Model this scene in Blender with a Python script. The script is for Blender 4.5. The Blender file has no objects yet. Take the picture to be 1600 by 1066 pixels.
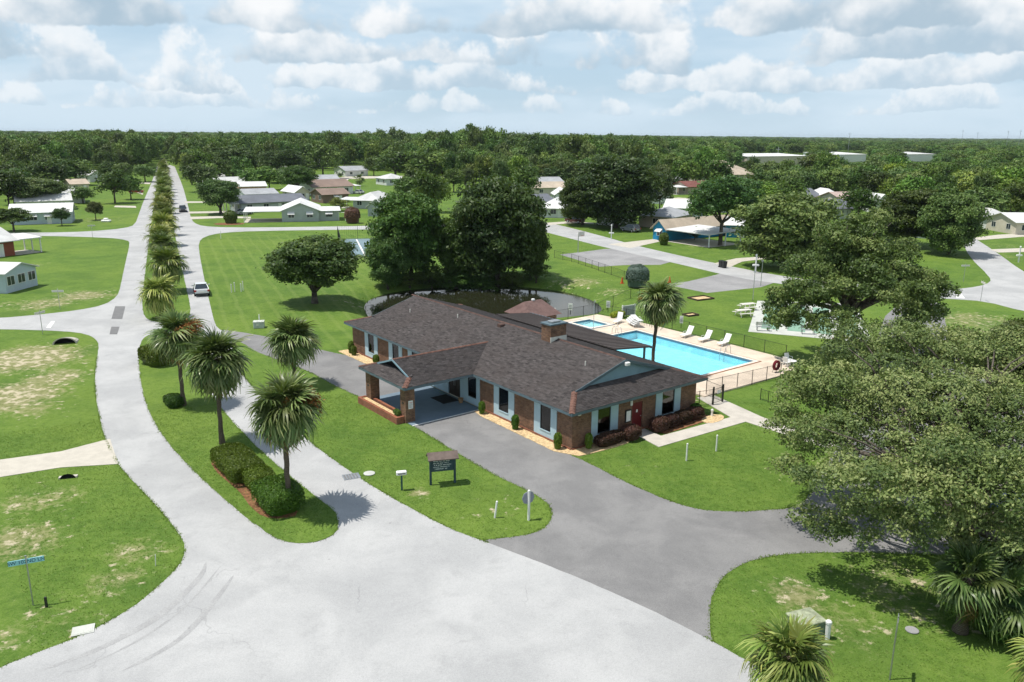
import bpy, bmesh, math, random
import numpy as np
from mathutils import Vector, Matrix
from mathutils.geometry import tessellate_polygon

random.seed(7)
RNG = np.random.default_rng(11)
scene = bpy.context.scene
COL = scene.collection

# ------------------------------------------------------------------ camera
CAM_H = 20.0
FPX = 1255.0                       # focal length in photograph pixels (1600 wide)
PITCH = math.atan(323.0 / FPX)
ROLL = math.radians(0.4)
_f = np.array([0, math.cos(PITCH), -math.sin(PITCH)])
_r = np.array([1.0, 0, 0])
_u = np.cross(_r, _f)
cam_d = bpy.data.cameras.new("camera")
cam = bpy.data.objects.new("camera", cam_d)
COL.objects.link(cam)
cam_d.sensor_width = 36.0
cam_d.lens = FPX / 1600.0 * 36.0
cam_d.clip_start = 0.5
cam_d.clip_end = 30000
_rr = math.cos(ROLL) * _r + math.sin(ROLL) * _u
_uu = -math.sin(ROLL) * _r + math.cos(ROLL) * _u
cam.matrix_world = Matrix(((_rr[0], _uu[0], -_f[0], 0), (_rr[1], _uu[1], -_f[1], 0),
                           (_rr[2], _uu[2], -_f[2], CAM_H), (0, 0, 0, 1)))
scene.camera = cam

# ------------------------------------------------------------------ sun and sky
SUN_EL = math.radians(69)
SHADOW_DIR = Vector((0.985, 0.10, 0)).normalized()           # way the shadows fall
sun_dir = -SHADOW_DIR * math.cos(SUN_EL) + Vector((0, 0, math.sin(SUN_EL)))
sd = bpy.data.lights.new("sun", 'SUN')
sd.energy = 5.0
sd.angle = math.radians(0.53)
sd.color = (1.0, 0.955, 0.88)
so = bpy.data.objects.new("sun", sd)
COL.objects.link(so)
so.rotation_euler = sun_dir.to_track_quat('Z', 'Y').to_euler()
so.location = (0, 0, 60)

world = bpy.data.worlds.new("World")
scene.world = world
world.use_nodes = True
scene.view_settings.view_transform = 'Standard'
scene.view_settings.look = 'None'
scene.view_settings.exposure = 0.0
scene.view_settings.gamma = 1.0
scene.view_settings.use_curve_mapping = False
scene.cycles.max_bounces = 6
scene.cycles.diffuse_bounces = 3
scene.cycles.glossy_bounces = 3
scene.cycles.transmission_bounces = 4
scene.cycles.transparent_max_bounces = 8
scene.cycles.use_denoising = True
scene.cycles.use_adaptive_sampling = True
scene.cycles.adaptive_threshold = 0.02


class NT:
    """small helper to write node trees"""
    def __init__(s, tree):
        s.t = tree
        tree.nodes.clear()

    def n(s, typ, **kw):
        nd = s.t.nodes.new(typ)
        ins = kw.pop('ins', {})
        for k, v in kw.items():
            setattr(nd, k, v)
        for k, v in ins.items():
            s.set(nd, k, v)
        return nd

    def set(s, nd, k, v):
        sock = nd.inputs[k]
        if isinstance(v, bpy.types.NodeSocket):
            s.t.links.new(v, sock)
        elif isinstance(v, bpy.types.Node):
            s.t.links.new(v.outputs[0], sock)
        else:
            sock.default_value = v

    def m(s, op, a, b=0.0, c=None, clamp=False):
        nd = s.t.nodes.new('ShaderNodeMath')
        nd.operation = op
        nd.use_clamp = clamp
        s.set(nd, 0, a)
        s.set(nd, 1, b)
        if c is not None:
            s.set(nd, 2, c)
        return nd.outputs[0]

    def ss(s, x, lo, hi):
        nd = s.t.nodes.new('ShaderNodeMapRange')
        nd.interpolation_type = 'SMOOTHSTEP'
        s.set(nd, 0, x)
        s.set(nd, 1, lo)
        s.set(nd, 2, hi)
        return nd.outputs[0]

    def mix(s, f, a, b, mode='MIX'):
        nd = s.t.nodes.new('ShaderNodeMix')
        nd.data_type = 'RGBA'
        nd.blend_type = mode
        s.set(nd, 0, f)
        s.set(nd, 6, a if not isinstance(a, tuple) else (*a[:3], 1))
        s.set(nd, 7, b if not isinstance(b, tuple) else (*b[:3], 1))
        return nd.outputs[2]

    def noise(s, vec, scale, detail=4, rough=0.55, dist=0.0, out=0):
        nd = s.t.nodes.new('ShaderNodeTexNoise')
        if vec is not None:
            s.set(nd, 'Vector', vec)
        nd.inputs['Scale'].default_value = scale
        nd.inputs['Detail'].default_value = detail
        nd.inputs['Roughness'].default_value = rough
        nd.inputs['Distortion'].default_value = dist
        return nd.outputs[out]

    def vor(s, vec, scale, detail=0, feature='F1', out=0):
        nd = s.t.nodes.new('ShaderNodeTexVoronoi')
        nd.feature = feature
        if vec is not None:
            s.set(nd, 'Vector', vec)
        nd.inputs['Scale'].default_value = scale
        if 'Detail' in nd.inputs:
            nd.inputs['Detail'].default_value = detail
        return nd.outputs[out]


def build_sky():
    w = NT(world.node_tree)
    out = w.n('ShaderNodeOutputWorld')
    sky = w.n('ShaderNodeTexSky', sky_type='NISHITA', sun_disc=False)
    sky.sun_elevation = SUN_EL
    sky.sun_rotation = math.atan2(sun_dir.x, sun_dir.y)
    sky.altitude = 0
    sky.air_density = 1.0
    sky.dust_density = 0.4
    sky.ozone_density = 1.4
    K = 0.085
    tc = w.n('ShaderNodeTexCoord')
    sep = w.n('ShaderNodeSeparateXYZ', ins={0: tc.outputs['Generated']})
    x, y, z = sep.outputs
    hyp = w.m('MAXIMUM', w.m('SQRT', w.m('ADD', w.m('MULTIPLY', x, x), w.m('MULTIPLY', y, y))), 0.02)
    e = w.m('DIVIDE', z, hyp)                 # tangent of elevation
    e_c = w.m('MINIMUM', e, 3.0)
    cx = w.m('DIVIDE', x, hyp)
    cy = w.m('DIVIDE', y, hyp)
    base = w.n('ShaderNodeVectorMath', operation='SCALE', ins={0: sky.outputs[0], 'Scale': K}).outputs[0]
    # thin bright veil of humid air and high cloud
    cv = w.n('ShaderNodeCombineXYZ', ins={0: cx, 1: cy, 2: w.m('MULTIPLY', e_c, 4.0)}).outputs[0]
    veil = w.ss(w.noise(cv, 2.6, 4, 0.6), 0.40, 0.62)
    thick = w.m('SUBTRACT', 1.0, w.m('MULTIPLY', w.ss(e, 0.20, 1.1), 0.8))      # less air to look through overhead
    col = w.mix(w.m('MULTIPLY', w.m('MULTIPLY_ADD', veil, 0.14, 0.80), thick), base, (0.55, 0.735, 0.90))
    col = w.mix(w.m('MULTIPLY', w.m('MULTIPLY', veil, 0.55), thick), col, (0.77, 0.87, 0.945))
    # rows of cumulus, far to near: base slope, thickness, scale, bias, seed
    rows = [(0.024, 0.026, 22.0, 0.11, 3.1), (0.046, 0.040, 13.5, 0.12, 9.4), (0.074, 0.052, 9.5, 0.115, 14.3),
            (0.108, 0.062, 7.4, 0.09, 27.2), (0.150, 0.12, 5.6, 0.06, 36.5), (0.42, 0.6, 1.9, 0.07, 55.4)]
    for i, (b, th, sc, bias, seed) in enumerate(rows):
        stretch = 0.50 / th / sc
        p = w.n('ShaderNodeCombineXYZ', ins={0: w.m('ADD', cx, seed), 1: cy, 2: w.m('MULTIPLY', e_c, stretch)}).outputs[0]
        big = w.noise(p, sc * 0.5, 1, 0.5)
        n1 = w.noise(p, sc, 5.5, 0.60)
        lift = w.m('MULTIPLY_ADD', big, th * 1.2, b - th * 0.6)
        hrel = w.m('DIVIDE', w.m('SUBTRACT', e_c, lift), th)              # 0 at base, 1 at top
        hb = w.m('MULTIPLY_ADD', n1, 0.5, hrel)
        base_cut = w.m('MULTIPLY', w.ss(hb, 0.42, 0.08), 0.55)
        top_cut = w.m('MULTIPLY', w.m('MAXIMUM', w.m('SUBTRACT', hrel, 0.1), 0.0), 0.27)
        dens = w.m('MULTIPLY_ADD', big, 0.85, w.m('MULTIPLY_ADD', n1, 1.15, -1.0 + 0.09 + bias))
        dens = w.m('SUBTRACT', w.m('SUBTRACT', dens, base_cut), top_cut)
        alpha = w.ss(dens, 0.0, 0.14)
        hi = w.noise(w.n('ShaderNodeVectorMath', operation='ADD', ins={0: p, 1: (-0.16 / sc, 0.0, 0.34 / sc)}).outputs[0], sc, 3.5, 0.60)
        lit = w.m('MULTIPLY_ADD', w.m('SUBTRACT', n1, hi), 2.4, w.m('MULTIPLY_ADD', hrel, 0.72, 0.08))
        lit = w.ss(lit, -0.05, 0.80)
        far = max(0.0, 1.0 - i / 3.5)
        dark = tuple(a * (1 - far * 0.8) + c * far * 0.8 for a, c in zip((0.42, 0.55, 0.66), (0.57, 0.71, 0.83)))
        white = tuple(a * (1 - far * 0.5) + c * far * 0.5 for a, c in zip((0.98, 0.99, 1.0), (0.86, 0.92, 0.965)))
        ccol = w.mix(lit, dark, white)
        opa = 0.66 + 0.29 * min(1, i / 2.0)
        col = w.mix(w.m('MULTIPLY', alpha, opa), col, ccol)
    # humid band at the horizon and plain ground colour under it
    hz = w.ss(e, 0.045, -0.01)
    col = w.mix(w.m('MULTIPLY', hz, 0.72), col, (0.64, 0.785, 0.90))
    col = w.mix(w.ss(e, -0.01, -0.06), col, (0.16, 0.2, 0.14))
    bg = w.n('ShaderNodeBackground', ins={0: col, 1: 1.0})
    w.t.links.new(bg.outputs[0], out.inputs[0])
    world.cycles.sampling_method = 'MANUAL'
    world.cycles.sample_map_resolution = 512


build_sky()


# ------------------------------------------------------------------ helpers
def ray(px, py):
    x = (px - 800) / FPX
    y = (533 - py) / FPX
    return x * _rr + y * _uu + _f


def G(px, py, z=0.0):
    """point of the place at height z seen at a photograph pixel"""
    d = ray(px, py)
    t = (z - CAM_H) / d[2]
    return Vector((d[0] * t, d[1] * t, z))


def to_px(P):
    q = np.array(P, float) - np.array([0, 0, CAM_H])
    zz = q @ _f
    return 800 + FPX * (q @ _rr) / zz, 533 - FPX * (q @ _uu) / zz, zz


def height_at(base, top_py):
    """height of a vertical thing standing at base whose top shows at row top_py"""
    zz = to_px(base)[2]
    lo, hi = 0.0, 60.0
    for _ in range(40):
        mid = (lo + hi) / 2
        if to_px((base[0], base[1], mid))[1] > top_py:
            lo = mid
        else:
            hi = mid
    return lo


class MB:
    def __init__(s):
        s.v, s.f, s.mi = [], [], []
        s.cur = 0

    def add(s, vs, fs):
        o = len(s.v)
        s.v.extend([tuple(p) for p in vs])
        for f in fs:
            s.f.append(tuple(i + o for i in f))
            s.mi.append(s.cur)
        return s

    def box(s, x0, x1, y0, y1, z0, z1):
        s.add([(x0, y0, z0), (x1, y0, z0), (x1, y1, z0), (x0, y1, z0), (x0, y0, z1), (x1, y0, z1), (x1, y1, z1), (x0, y1, z1)],
              [(0, 3, 2, 1), (4, 5, 6, 7), (0, 1, 5, 4), (1, 2, 6, 5), (2, 3, 7, 6), (3, 0, 4, 7)])
        return s

    def bbox(s, x0, x1, y0, y1, z0, z1, b=0.02):
        """box with chamfered edges"""
        bm = bmesh.new()
        bmesh.ops.create_cube(bm, size=1.0)
        for vv in bm.verts:
            vv.co = Vector((x0 + (vv.co.x + .5) * (x1 - x0), y0 + (vv.co.y + .5) * (y1 - y0), z0 + (vv.co.z + .5) * (z1 - z0)))
        bmesh.ops.bevel(bm, geom=bm.edges[:], offset=b, segments=1, affect='EDGES')
        bm.verts.index_update()
        s.add([vv.co for vv in bm.verts], [[q.index for q in f.verts] for f in bm.faces])
        bm.free()
        return s

    def obox(s, c, ax, ay, az, hx, hy, hz):
        c, ax, ay, az = Vector(c), Vector(ax), Vector(ay), Vector(az)
        vs = [c + ax * (hx * i) + ay * (hy * j) + az * (hz * k) for k in (-1, 1) for j in (-1, 1) for i in (-1, 1)]
        s.add(vs, [(0, 2, 3, 1), (4, 5, 7, 6), (0, 1, 5, 4), (1, 3, 7, 5), (3, 2, 6, 7), (2, 0, 4, 6)])
        return s

    def prism(s, poly, z0, z1):
        n = len(poly)
        s.add([(p[0], p[1], z0) for p in poly] + [(p[0], p[1], z1) for p in poly],
              [tuple(range(n - 1, -1, -1)), tuple(range(n, 2 * n))] + [(i, (i + 1) % n, n + (i + 1) % n, n + i) for i in range(n)])
        return s

    def slab(s, quad, t):
        """a plane polygon given as upper points, thickened downwards by t"""
        n = len(quad)
        lo = [(p[0], p[1], p[2] - t) for p in quad]
        s.add(list(quad) + lo, [tuple(range(n)), tuple(range(2 * n - 1, n - 1, -1))] + [(i, n + i, n + (i + 1) % n, (i + 1) % n) for i in range(n)])
        return s

    def tube(s, pts, rad, n=8, cap=True):
        pts = [Vector(p) for p in pts]
        if not hasattr(rad, '__len__'):
            rad = [rad] * len(pts)
        o = len(s.v)
        ref = None
        for i, p in enumerate(pts):
            t = (pts[min(i + 1, len(pts) - 1)] - pts[max(i - 1, 0)]).normalized()
            if ref is None:
                ref = Vector((1, 0, 0)) if abs(t.x) < 0.9 else Vector((0, 1, 0))
            a = (ref - t * ref.dot(t)).normalized()
            ref = a
            b = t.cross(a)
            for k in range(n):
                q = 2 * math.pi * k / n
                s.v.append(tuple(p + (a * math.cos(q) + b * math.sin(q)) * rad[i]))
        for i in range(len(pts) - 1):
            for k in range(n):
                s.f.append((o + i * n + k, o + i * n + (k + 1) % n, o + (i + 1) * n + (k + 1) % n, o + (i + 1) * n + k))
                s.mi.append(s.cur)
        if cap:
            s.f.append(tuple(o + k for k in range(n - 1, -1, -1)))
            s.mi.append(s.cur)
            e = o + (len(pts) - 1) * n
            s.f.append(tuple(e + k for k in range(n)))
            s.mi.append(s.cur)
        return s

    def lathe(s, prof, n=12, c=(0, 0, 0)):
        o = len(s.v)
        for r, z in prof:
            for k in range(n):
                q = 2 * math.pi * k / n
                s.v.append((c[0] + r * math.cos(q), c[1] + r * math.sin(q), c[2] + z))
        for i in range(len(prof) - 1):
            for k in range(n):
                s.f.append((o + i * n + k, o + i * n + (k + 1) % n, o + (i + 1) * n + (k + 1) % n, o + (i + 1) * n + k))
                s.mi.append(s.cur)
        s.f.append(tuple(o + k for k in range(n - 1, -1, -1)))
        s.mi.append(s.cur)
        e = o + (len(prof) - 1) * n
        s.f.append(tuple(e + k for k in range(n)))
        s.mi.append(s.cur)
        return s

    def mesh(s, name, mats, smooth=False):
        me = bpy.data.meshes.new(name)
        me.from_pydata(s.v, [], s.f)
        for m in (mats if isinstance(mats, (list, tuple)) else [mats]):
            me.materials.append(m)
        if any(s.mi):
            me.polygons.foreach_set('material_index', s.mi)
        if smooth:
            me.polygons.foreach_set('use_smooth', [True] * len(me.polygons))
        me.update()
        return me

    def part(s, name, mats, parent=None, smooth=False):
        return mobj(name, s.mesh(name, mats, smooth), parent)


def mobj(name, me, parent=None):
    o = bpy.data.objects.new(name, me)
    COL.objects.link(o)
    o.parent = parent
    return o


def tag(o, label, cat, group=None):
    o['label'] = label
    o['category'] = cat
    if group:
        o['group'] = group
    return o


def struct(o):
    o['kind'] = 'structure'
    return o


def stuff(o, label=None, cat=None):
    o['kind'] = 'stuff'
    if label:
        tag(o, label, cat)
    return o


def thing(name, label, cat, loc=(0, 0, 0), rz=0.0, group=None):
    o = bpy.data.objects.new(name, None)
    o.empty_display_size = 0.3
    COL.objects.link(o)
    o.location = loc
    o.rotation_euler = (0, 0, rz)
    return tag(o, label, cat, group)


def copy_tree(o, parent=None):
    c = o.copy()
    COL.objects.link(c)
    c.parent = parent
    for ch in list(o.children):
        copy_tree(ch, c)
    return c


def npmesh(name, V, quads, mats, attrs=None, midx=None):
    """fast mesh from numpy arrays; quads (N,4) or triangles (N,3)"""
    me = bpy.data.meshes.new(name)
    V = np.asarray(V, np.float32)
    F = np.asarray(quads, np.int32)
    k = F.shape[1]
    me.vertices.add(len(V))
    me.vertices.foreach_set('co', V.ravel())
    me.loops.add(F.size)
    me.loops.foreach_set('vertex_index', F.ravel())
    me.polygons.add(len(F))
    me.polygons.foreach_set('loop_start', np.arange(0, F.size, k, dtype=np.int32))
    try:
        me.polygons.foreach_set('loop_total', np.full(len(F), k, np.int32))
    except Exception:
        pass
    for m in (mats if isinstance(mats, (list, tuple)) else [mats]):
        me.materials.append(m)
    if midx is not None:
        me.polygons.foreach_set('material_index', np.asarray(midx, np.int32))
    for an, av in (attrs or {}).items():
        a = me.attributes.new(an, 'FLOAT', 'POINT')
        a.data.foreach_set('value', np.asarray(av, np.float32))
    me.update(calc_edges=True)
    me.validate()
    return me


# ------------------------------------------------------------------ materials
def new_mat(name):
    m = bpy.data.materials.new(name)
    m.use_nodes = True
    return m, NT(m.node_tree)


def finish(w, color, rough=0.8, bump=None, bstr=0.3, bdist=0.02, spec=0.3, metal=0.0, **extra):
    out = w.n('ShaderNodeOutputMaterial')
    b = w.n('ShaderNodeBsdfPrincipled')
    w.set(b, 'Base Color', color if not isinstance(color, tuple) else (*color[:3], 1))
    w.set(b, 'Roughness', rough)
    b.inputs['Specular IOR Level'].default_value = spec
    b.inputs['Metallic'].default_value = metal
    for k, v in extra.items():
        w.set(b, k, v)
    if bump is not None:
        bp = w.n('ShaderNodeBump')
        bp.inputs['Strength'].default_value = bstr
        bp.inputs['Distance'].default_value = bdist
        w.set(bp, 'Height', bump)
        w.t.links.new(bp.outputs[0], b.inputs['Normal'])
    w.t.links.new(b.outputs[0], out.inputs[0])
    return b


def pmat(name, c, var=0.12, scale=3.0, rough=0.7, bstr=0.0, spec=0.3, metal=0.0, world_co=False, fine=None):
    """painted / plain surface with a little mottling, grime and relief"""
    m, w = new_mat(name)
    if world_co:
        co = w.n('ShaderNodeNewGeometry').outputs['Position']
    else:
        co = w.n('ShaderNodeTexCoord').outputs['Object']
    n = w.noise(co, scale, 5, 0.6)
    f = w.ss(n, 0.3, 0.7)
    lo = tuple(v * (1 - var) for v in c)
    hi = tuple(min(1, v * (1 + var)) for v in c)
    col = w.mix(f, lo, hi)
    n2 = w.noise(co, fine or scale * 14, 3, 0.6)
    col = w.mix(w.m('MULTIPLY', w.ss(n2, 0.45, 0.8), var * 1.2), col, tuple(v * 0.5 for v in c))
    finish(w, col, rough, n2 if bstr else None, bstr, 0.02, spec, metal)
    return m


def flat(name, c, rough=0.6, spec=0.3, metal=0.0):
    return pmat(name, c, 0.06, 4.0, rough, 0.0, spec, metal)


# ------------------------------------------------------------------ ground, roads, water
def inpoly(x, y, poly):
    c = False
    n = len(poly)
    j = n - 1
    for i in range(n):
        xi, yi = poly[i][0], poly[i][1]
        xj, yj = poly[j][0], poly[j][1]
        if (yi > y) != (yj > y) and x < (xj - xi) * (y - yi) / (yj - yi + 1e-12) + xi:
            c = not c
        j = i
    return c


def inpoly_np(X, Y, poly):
    c = np.zeros(X.shape, bool)
    n = len(poly)
    j = n - 1
    for i in range(n):
        xi, yi = poly[i][0], poly[i][1]
        xj, yj = poly[j][0], poly[j][1]
        if abs(yj - yi) > 1e-9:
            k = ((yi > Y) != (yj > Y)) & (X < (xj - xi) * (Y - yi) / (yj - yi) + xi)
            c ^= k
        j = i
    return c


def dist_np(X, Y, poly, closed=True):
    d = np.full(X.shape, 1e9)
    n = len(poly)
    for i in range(n if closed else n - 1):
        ax, ay = poly[i][0], poly[i][1]
        bx, by = poly[(i + 1) % n][0], poly[(i + 1) % n][1]
        L2 = (bx - ax) ** 2 + (by - ay) ** 2 + 1e-12
        t = np.clip(((X - ax) * (bx - ax) + (Y - ay) * (by - ay)) / L2, 0, 1)
        d = np.minimum(d, np.hypot(X - ax - t * (bx - ax), Y - ay - t * (by - ay)))
    return d


def smooth_poly(pts, it=2):
    """corner cutting of a closed ring of points; a point given twice in a row stays sharp"""
    P = [Vector((p[0], p[1])) for p in pts]
    for _ in range(it):
        Q = []
        n = len(P)
        for i in range(n):
            a, b = P[i], P[(i + 1) % n]
            if (a - b).length < 1e-6:
                Q.append(a)
                Q.append(b)
            else:
                Q.append(a * 0.75 + b * 0.25)
                Q.append(a * 0.25 + b * 0.75)
        P = Q
    out = []
    for p in P:
        if not out or (out[-1] - p).length > 0.01:
            out.append(p)
    return out


def pxpoly(pts, z=0.0):
    return [G(p[0], p[1], z).xy for p in pts]


def sheet(name, poly, z, mat, z_low=None, ragged=0.0):
    """flat sheet with a border that drops to the ground"""
    P = [Vector((p[0], p[1])) for p in poly]
    if ragged:
        Q = []
        n = len(P)
        for i in range(n):
            a, b = P[i], P[(i + 1) % n]
            k = max(1, min(60, int((b - a).length / 0.5)))
            for j in range(k):
                Q.append(a.lerp(b, j / k) + Vector((random.uniform(-ragged, ragged), random.uniform(-ragged, ragged))))
        P = Q
    area = sum(P[i].x * P[(i + 1) % len(P)].y - P[(i + 1) % len(P)].x * P[i].y for i in range(len(P)))
    if area < 0:
        P.reverse()
    tri = tessellate_polygon([[Vector((p.x, p.y, 0)) for p in P]])
    n = len(P)
    mb = MB()
    top = [(p.x, p.y, z) for p in P]
    fs = []
    for t in tri:
        a, b, c = (P[i] for i in t)
        s = (b - a).cross(c - a)
        fs.append(tuple(t) if s > 0 else tuple(reversed(t)))
    mb.add(top, fs)
    if z_low is not None:
        mb.add(top + [(p.x, p.y, z_low) for p in P], [(i, n + i, n + (i + 1) % n, (i + 1) % n) for i in range(n)])
    return struct(mb.part(name, mat))


def grass_material():
    m, w = new_mat("grass")
    pos = w.n('ShaderNodeNewGeometry').outputs['Position']
    dry = w.n('ShaderNodeAttribute', attribute_name='dry').outputs['Fac']
    mow = w.n('ShaderNodeAttribute', attribute_name='mow').outputs['Fac']
    n0 = w.noise(pos, 0.045, 3, 0.5)
    n1 = w.noise(pos, 0.35, 5, 0.62)
    n2 = w.noise(pos, 2.2, 5, 0.7)
    n3 = w.noise(pos, 14.0, 3, 0.7)
    col = w.mix(w.ss(n1, 0.34, 0.68), (0.074, 0.150, 0.020), (0.124, 0.208, 0.031))
    col = w.mix(w.m('MULTIPLY', w.ss(n0, 0.45, 0.65), 0.55), col, (0.16, 0.235, 0.034))
    col = w.mix(w.m('MULTIPLY', w.ss(n2, 0.40, 0.72), 0.45), col, (0.18, 0.25, 0.055))
    col = w.mix(w.m('MULTIPLY', w.ss(n2, 0.50, 0.28), 0.45), col, (0.050, 0.085, 0.014))
    col = w.mix(w.m('MULTIPLY', w.ss(n3, 0.48, 0.74), 0.45), col, (0.20, 0.24, 0.085))
    col = w.mix(w.m('MULTIPLY', w.ss(n3, 0.52, 0.30), 0.4), col, (0.040, 0.068, 0.012))
    col = w.mix(w.m('MULTIPLY', w.ss(w.noise(pos, 0.11, 4, 0.6), 0.50, 0.68), 0.45), col, (0.058, 0.118, 0.022))
    # mowing tracks
    rot = w.n('ShaderNodeVectorRotate', rotation_type='Z_AXIS', ins={'Vector': pos, 'Angle': math.radians(-23)}).outputs[0]
    wv = w.n('ShaderNodeTexWave', wave_type='BANDS', bands_direction='X', ins={'Vector': rot, 'Scale': 0.17, 'Distortion': 1.4, 'Detail': 2.0})
    strip = w.m('MULTIPLY', w.ss(wv.outputs['Fac'], 0.72, 0.98), mow)
    col = w.mix(w.m('MULTIPLY', strip, 0.26), col, (0.20, 0.26, 0.07))
    # dry thatch and bare sand
    mk = w.m('ADD', w.m('MULTIPLY', n1, 0.55), w.m('MULTIPLY', n2, 0.6))
    th = w.m('SUBTRACT', 1.18, w.m('MULTIPLY', dry, 0.82))
    dm = w.ss(mk, w.m('SUBTRACT', th, 0.16), w.m('ADD', th, 0.05))
    dcol = w.mix(w.ss(n2, 0.35, 0.65), (0.19, 0.185, 0.075), (0.33, 0.30, 0.165))
    col = w.mix(w.m('MULTIPLY', dm, 0.72), col, dcol)
    bare = w.ss(w.m('ADD', w.m('MULTIPLY', w.noise(pos, 1.3, 4, 0.65), 1.0), w.m('MULTIPLY', dry, 0.27)), 0.72, 0.84)
    col = w.mix(w.m('MULTIPLY', bare, w.ss(dry, 0.2, 0.6)), col, (0.48, 0.42, 0.29))
    hgt = w.m('ADD', w.m('MULTIPLY', n2, 0.5), n3)
    finish(w, col, 0.85, hgt, 0.7, 0.06, 0.12)
    return m


def road_material(name, a, b, speck, scale=0.22, crack=True):
    m, w = new_mat(name)
    pos = w.n('ShaderNodeNewGeometry').outputs['Position']
    n1 = w.noise(pos, scale, 5, 0.6, 0.4)
    col = w.mix(w.ss(n1, 0.33, 0.68), a, b)
    n4 = w.noise(pos, 0.9, 4, 0.65)
    col = w.mix(w.m('MULTIPLY', w.ss(n4, 0.5, 0.75), 0.35), col, tuple(v * 0.80 for v in a))
    spots = w.m('MULTIPLY', w.ss(w.vor(pos, 0.9, 0), 0.09, 0.03), w.ss(w.noise(pos, 0.25, 2, 0.5), 0.52, 0.62))
    col = w.mix(w.m('MULTIPLY', spots, 0.45), col, tuple(v * 0.45 for v in a))
    n2 = w.noise(pos, 22.0, 4, 0.8)
    col = w.mix(w.m('MULTIPLY', w.ss(n2, 0.46, 0.7), speck), col, tuple(v * 0.55 for v in a))
    col = w.mix(w.m('MULTIPLY', w.ss(n2, 0.5, 0.3), speck * 0.8), col, tuple(min(0.9, v * 1.3) for v in b))
    if crack:
        rp = w.noise(pos, 0.5, 3, 0.6, out=1)
        vv = w.n('ShaderNodeVectorMath', operation='ADD', ins={0: pos, 1: w.n('ShaderNodeVectorMath', operation='SCALE', ins={0: rp, 'Scale': 2.5}).outputs[0]}).outputs[0]
        v1 = w.vor(vv, 0.16, 0, 'DISTANCE_TO_EDGE')
        ln = w.m('MULTIPLY', w.ss(v1, 0.007, 0.002), w.ss(w.noise(pos, 0.12, 2, 0.5), 0.5, 0.6))
        col = w.mix(w.m('MULTIPLY', ln, 0.28), col, tuple(v * 0.45 for v in a))
    finish(w, col, 0.9, n2, 0.25, 0.01, 0.2)
    return m


M = {}
M['grass'] = grass_material()
M['concrete'] = road_material("road_concrete", (0.360, 0.362, 0.363), (0.45, 0.45, 0.447), 0.36)
M['asphalt'] = road_material("asphalt", (0.185, 0.183, 0.183), (0.25, 0.246, 0.243), 0.5, 0.3)
M['driveway'] = pmat("driveway_concrete", (0.50, 0.465, 0.40), 0.08, 1.2, 0.9, 0.1, 0.2, world_co=True)
M['walk'] = pmat("walk_concrete", (0.50, 0.465, 0.41), 0.1, 1.0, 0.9, 0.1, 0.2, world_co=True)
M['patch'] = road_material("road_patch", (0.16, 0.16, 0.162), (0.2, 0.2, 0.2), 0.5, 0.8, False)
M['tyre_mark'] = road_material("road_worn", (0.325, 0.325, 0.325), (0.39, 0.39, 0.388), 0.5, 0.9, False)
M['paint'] = pmat("road_paint", (0.75, 0.74, 0.72), 0.12, 6.0, 0.8, 0, 0.2, world_co=True)
M['apron'] = road_material("apron_asphalt", (0.25, 0.248, 0.25), (0.33, 0.325, 0.325), 0.4, 0.15, False)
M['deck'] = pmat("pool_deck", (0.62, 0.52, 0.415), 0.13, 0.6, 0.85, 0.1, 0.2, world_co=True)
M['sand'] = pmat("stone_chip_bed", (0.60, 0.44, 0.25), 0.35, 7.0, 0.95, 0.9, 0.1, world_co=True, fine=30)
M['mulch'] = pmat("mulch", (0.21, 0.105, 0.055), 0.4, 5.0, 0.95, 0.9, 0.1, world_co=True, fine=25)
M['mud'] = pmat("pond_mud", (0.16, 0.135, 0.085), 0.4, 1.0, 0.9, 0.5, 0.2, world_co=True)

POND_Z = -1.0
POND = [(-13.5, 88.5), (-15.4, 93.0), (-17.2, 99.5), (-16.4, 105.5), (-11.0, 110.0), (-2.0, 111.5), (4.5, 109.5), (8.4, 104.5),
        (9.8, 98.5), (8.4, 94.8), (4.0, 92.6), (-1.0, 91.5), (-8.0, 89.0), (-13.0, 87.0)]
POND = smooth_poly(POND, 2)


def ground_z(X, Y):
    X = np.asarray(X, float)
    Y = np.asarray(Y, float)
    ins = inpoly_np(X, Y, POND)
    d = dist_np(X, Y, POND)
    sd_ = np.where(ins, -d, d)
    t = np.clip((sd_ + 2.0) / 7.0, 0, 1)
    t = t * t * (3 - 2 * t)
    z = -2.2 * (1 - t)
    dx, dy = X - 3.943, Y - 49.10          # excavation under the pool deck (clubhouse axes)
    lx = dx * math.cos(0.65943) + dy * math.sin(0.65943)
    ly = -dx * math.sin(0.65943) + dy * math.cos(0.65943)
    for a, b, c, d, k in ((18.0, 27.45, 5.75, 20.45, 1.8), (24.3, 27.0, 24.1, 27.2, 0.9)):
        z = np.where((lx > a - 1.1) & (lx < b + 1.1) & (ly > c - 1.1) & (ly < d + 1.1), -k, z)
    return z


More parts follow.
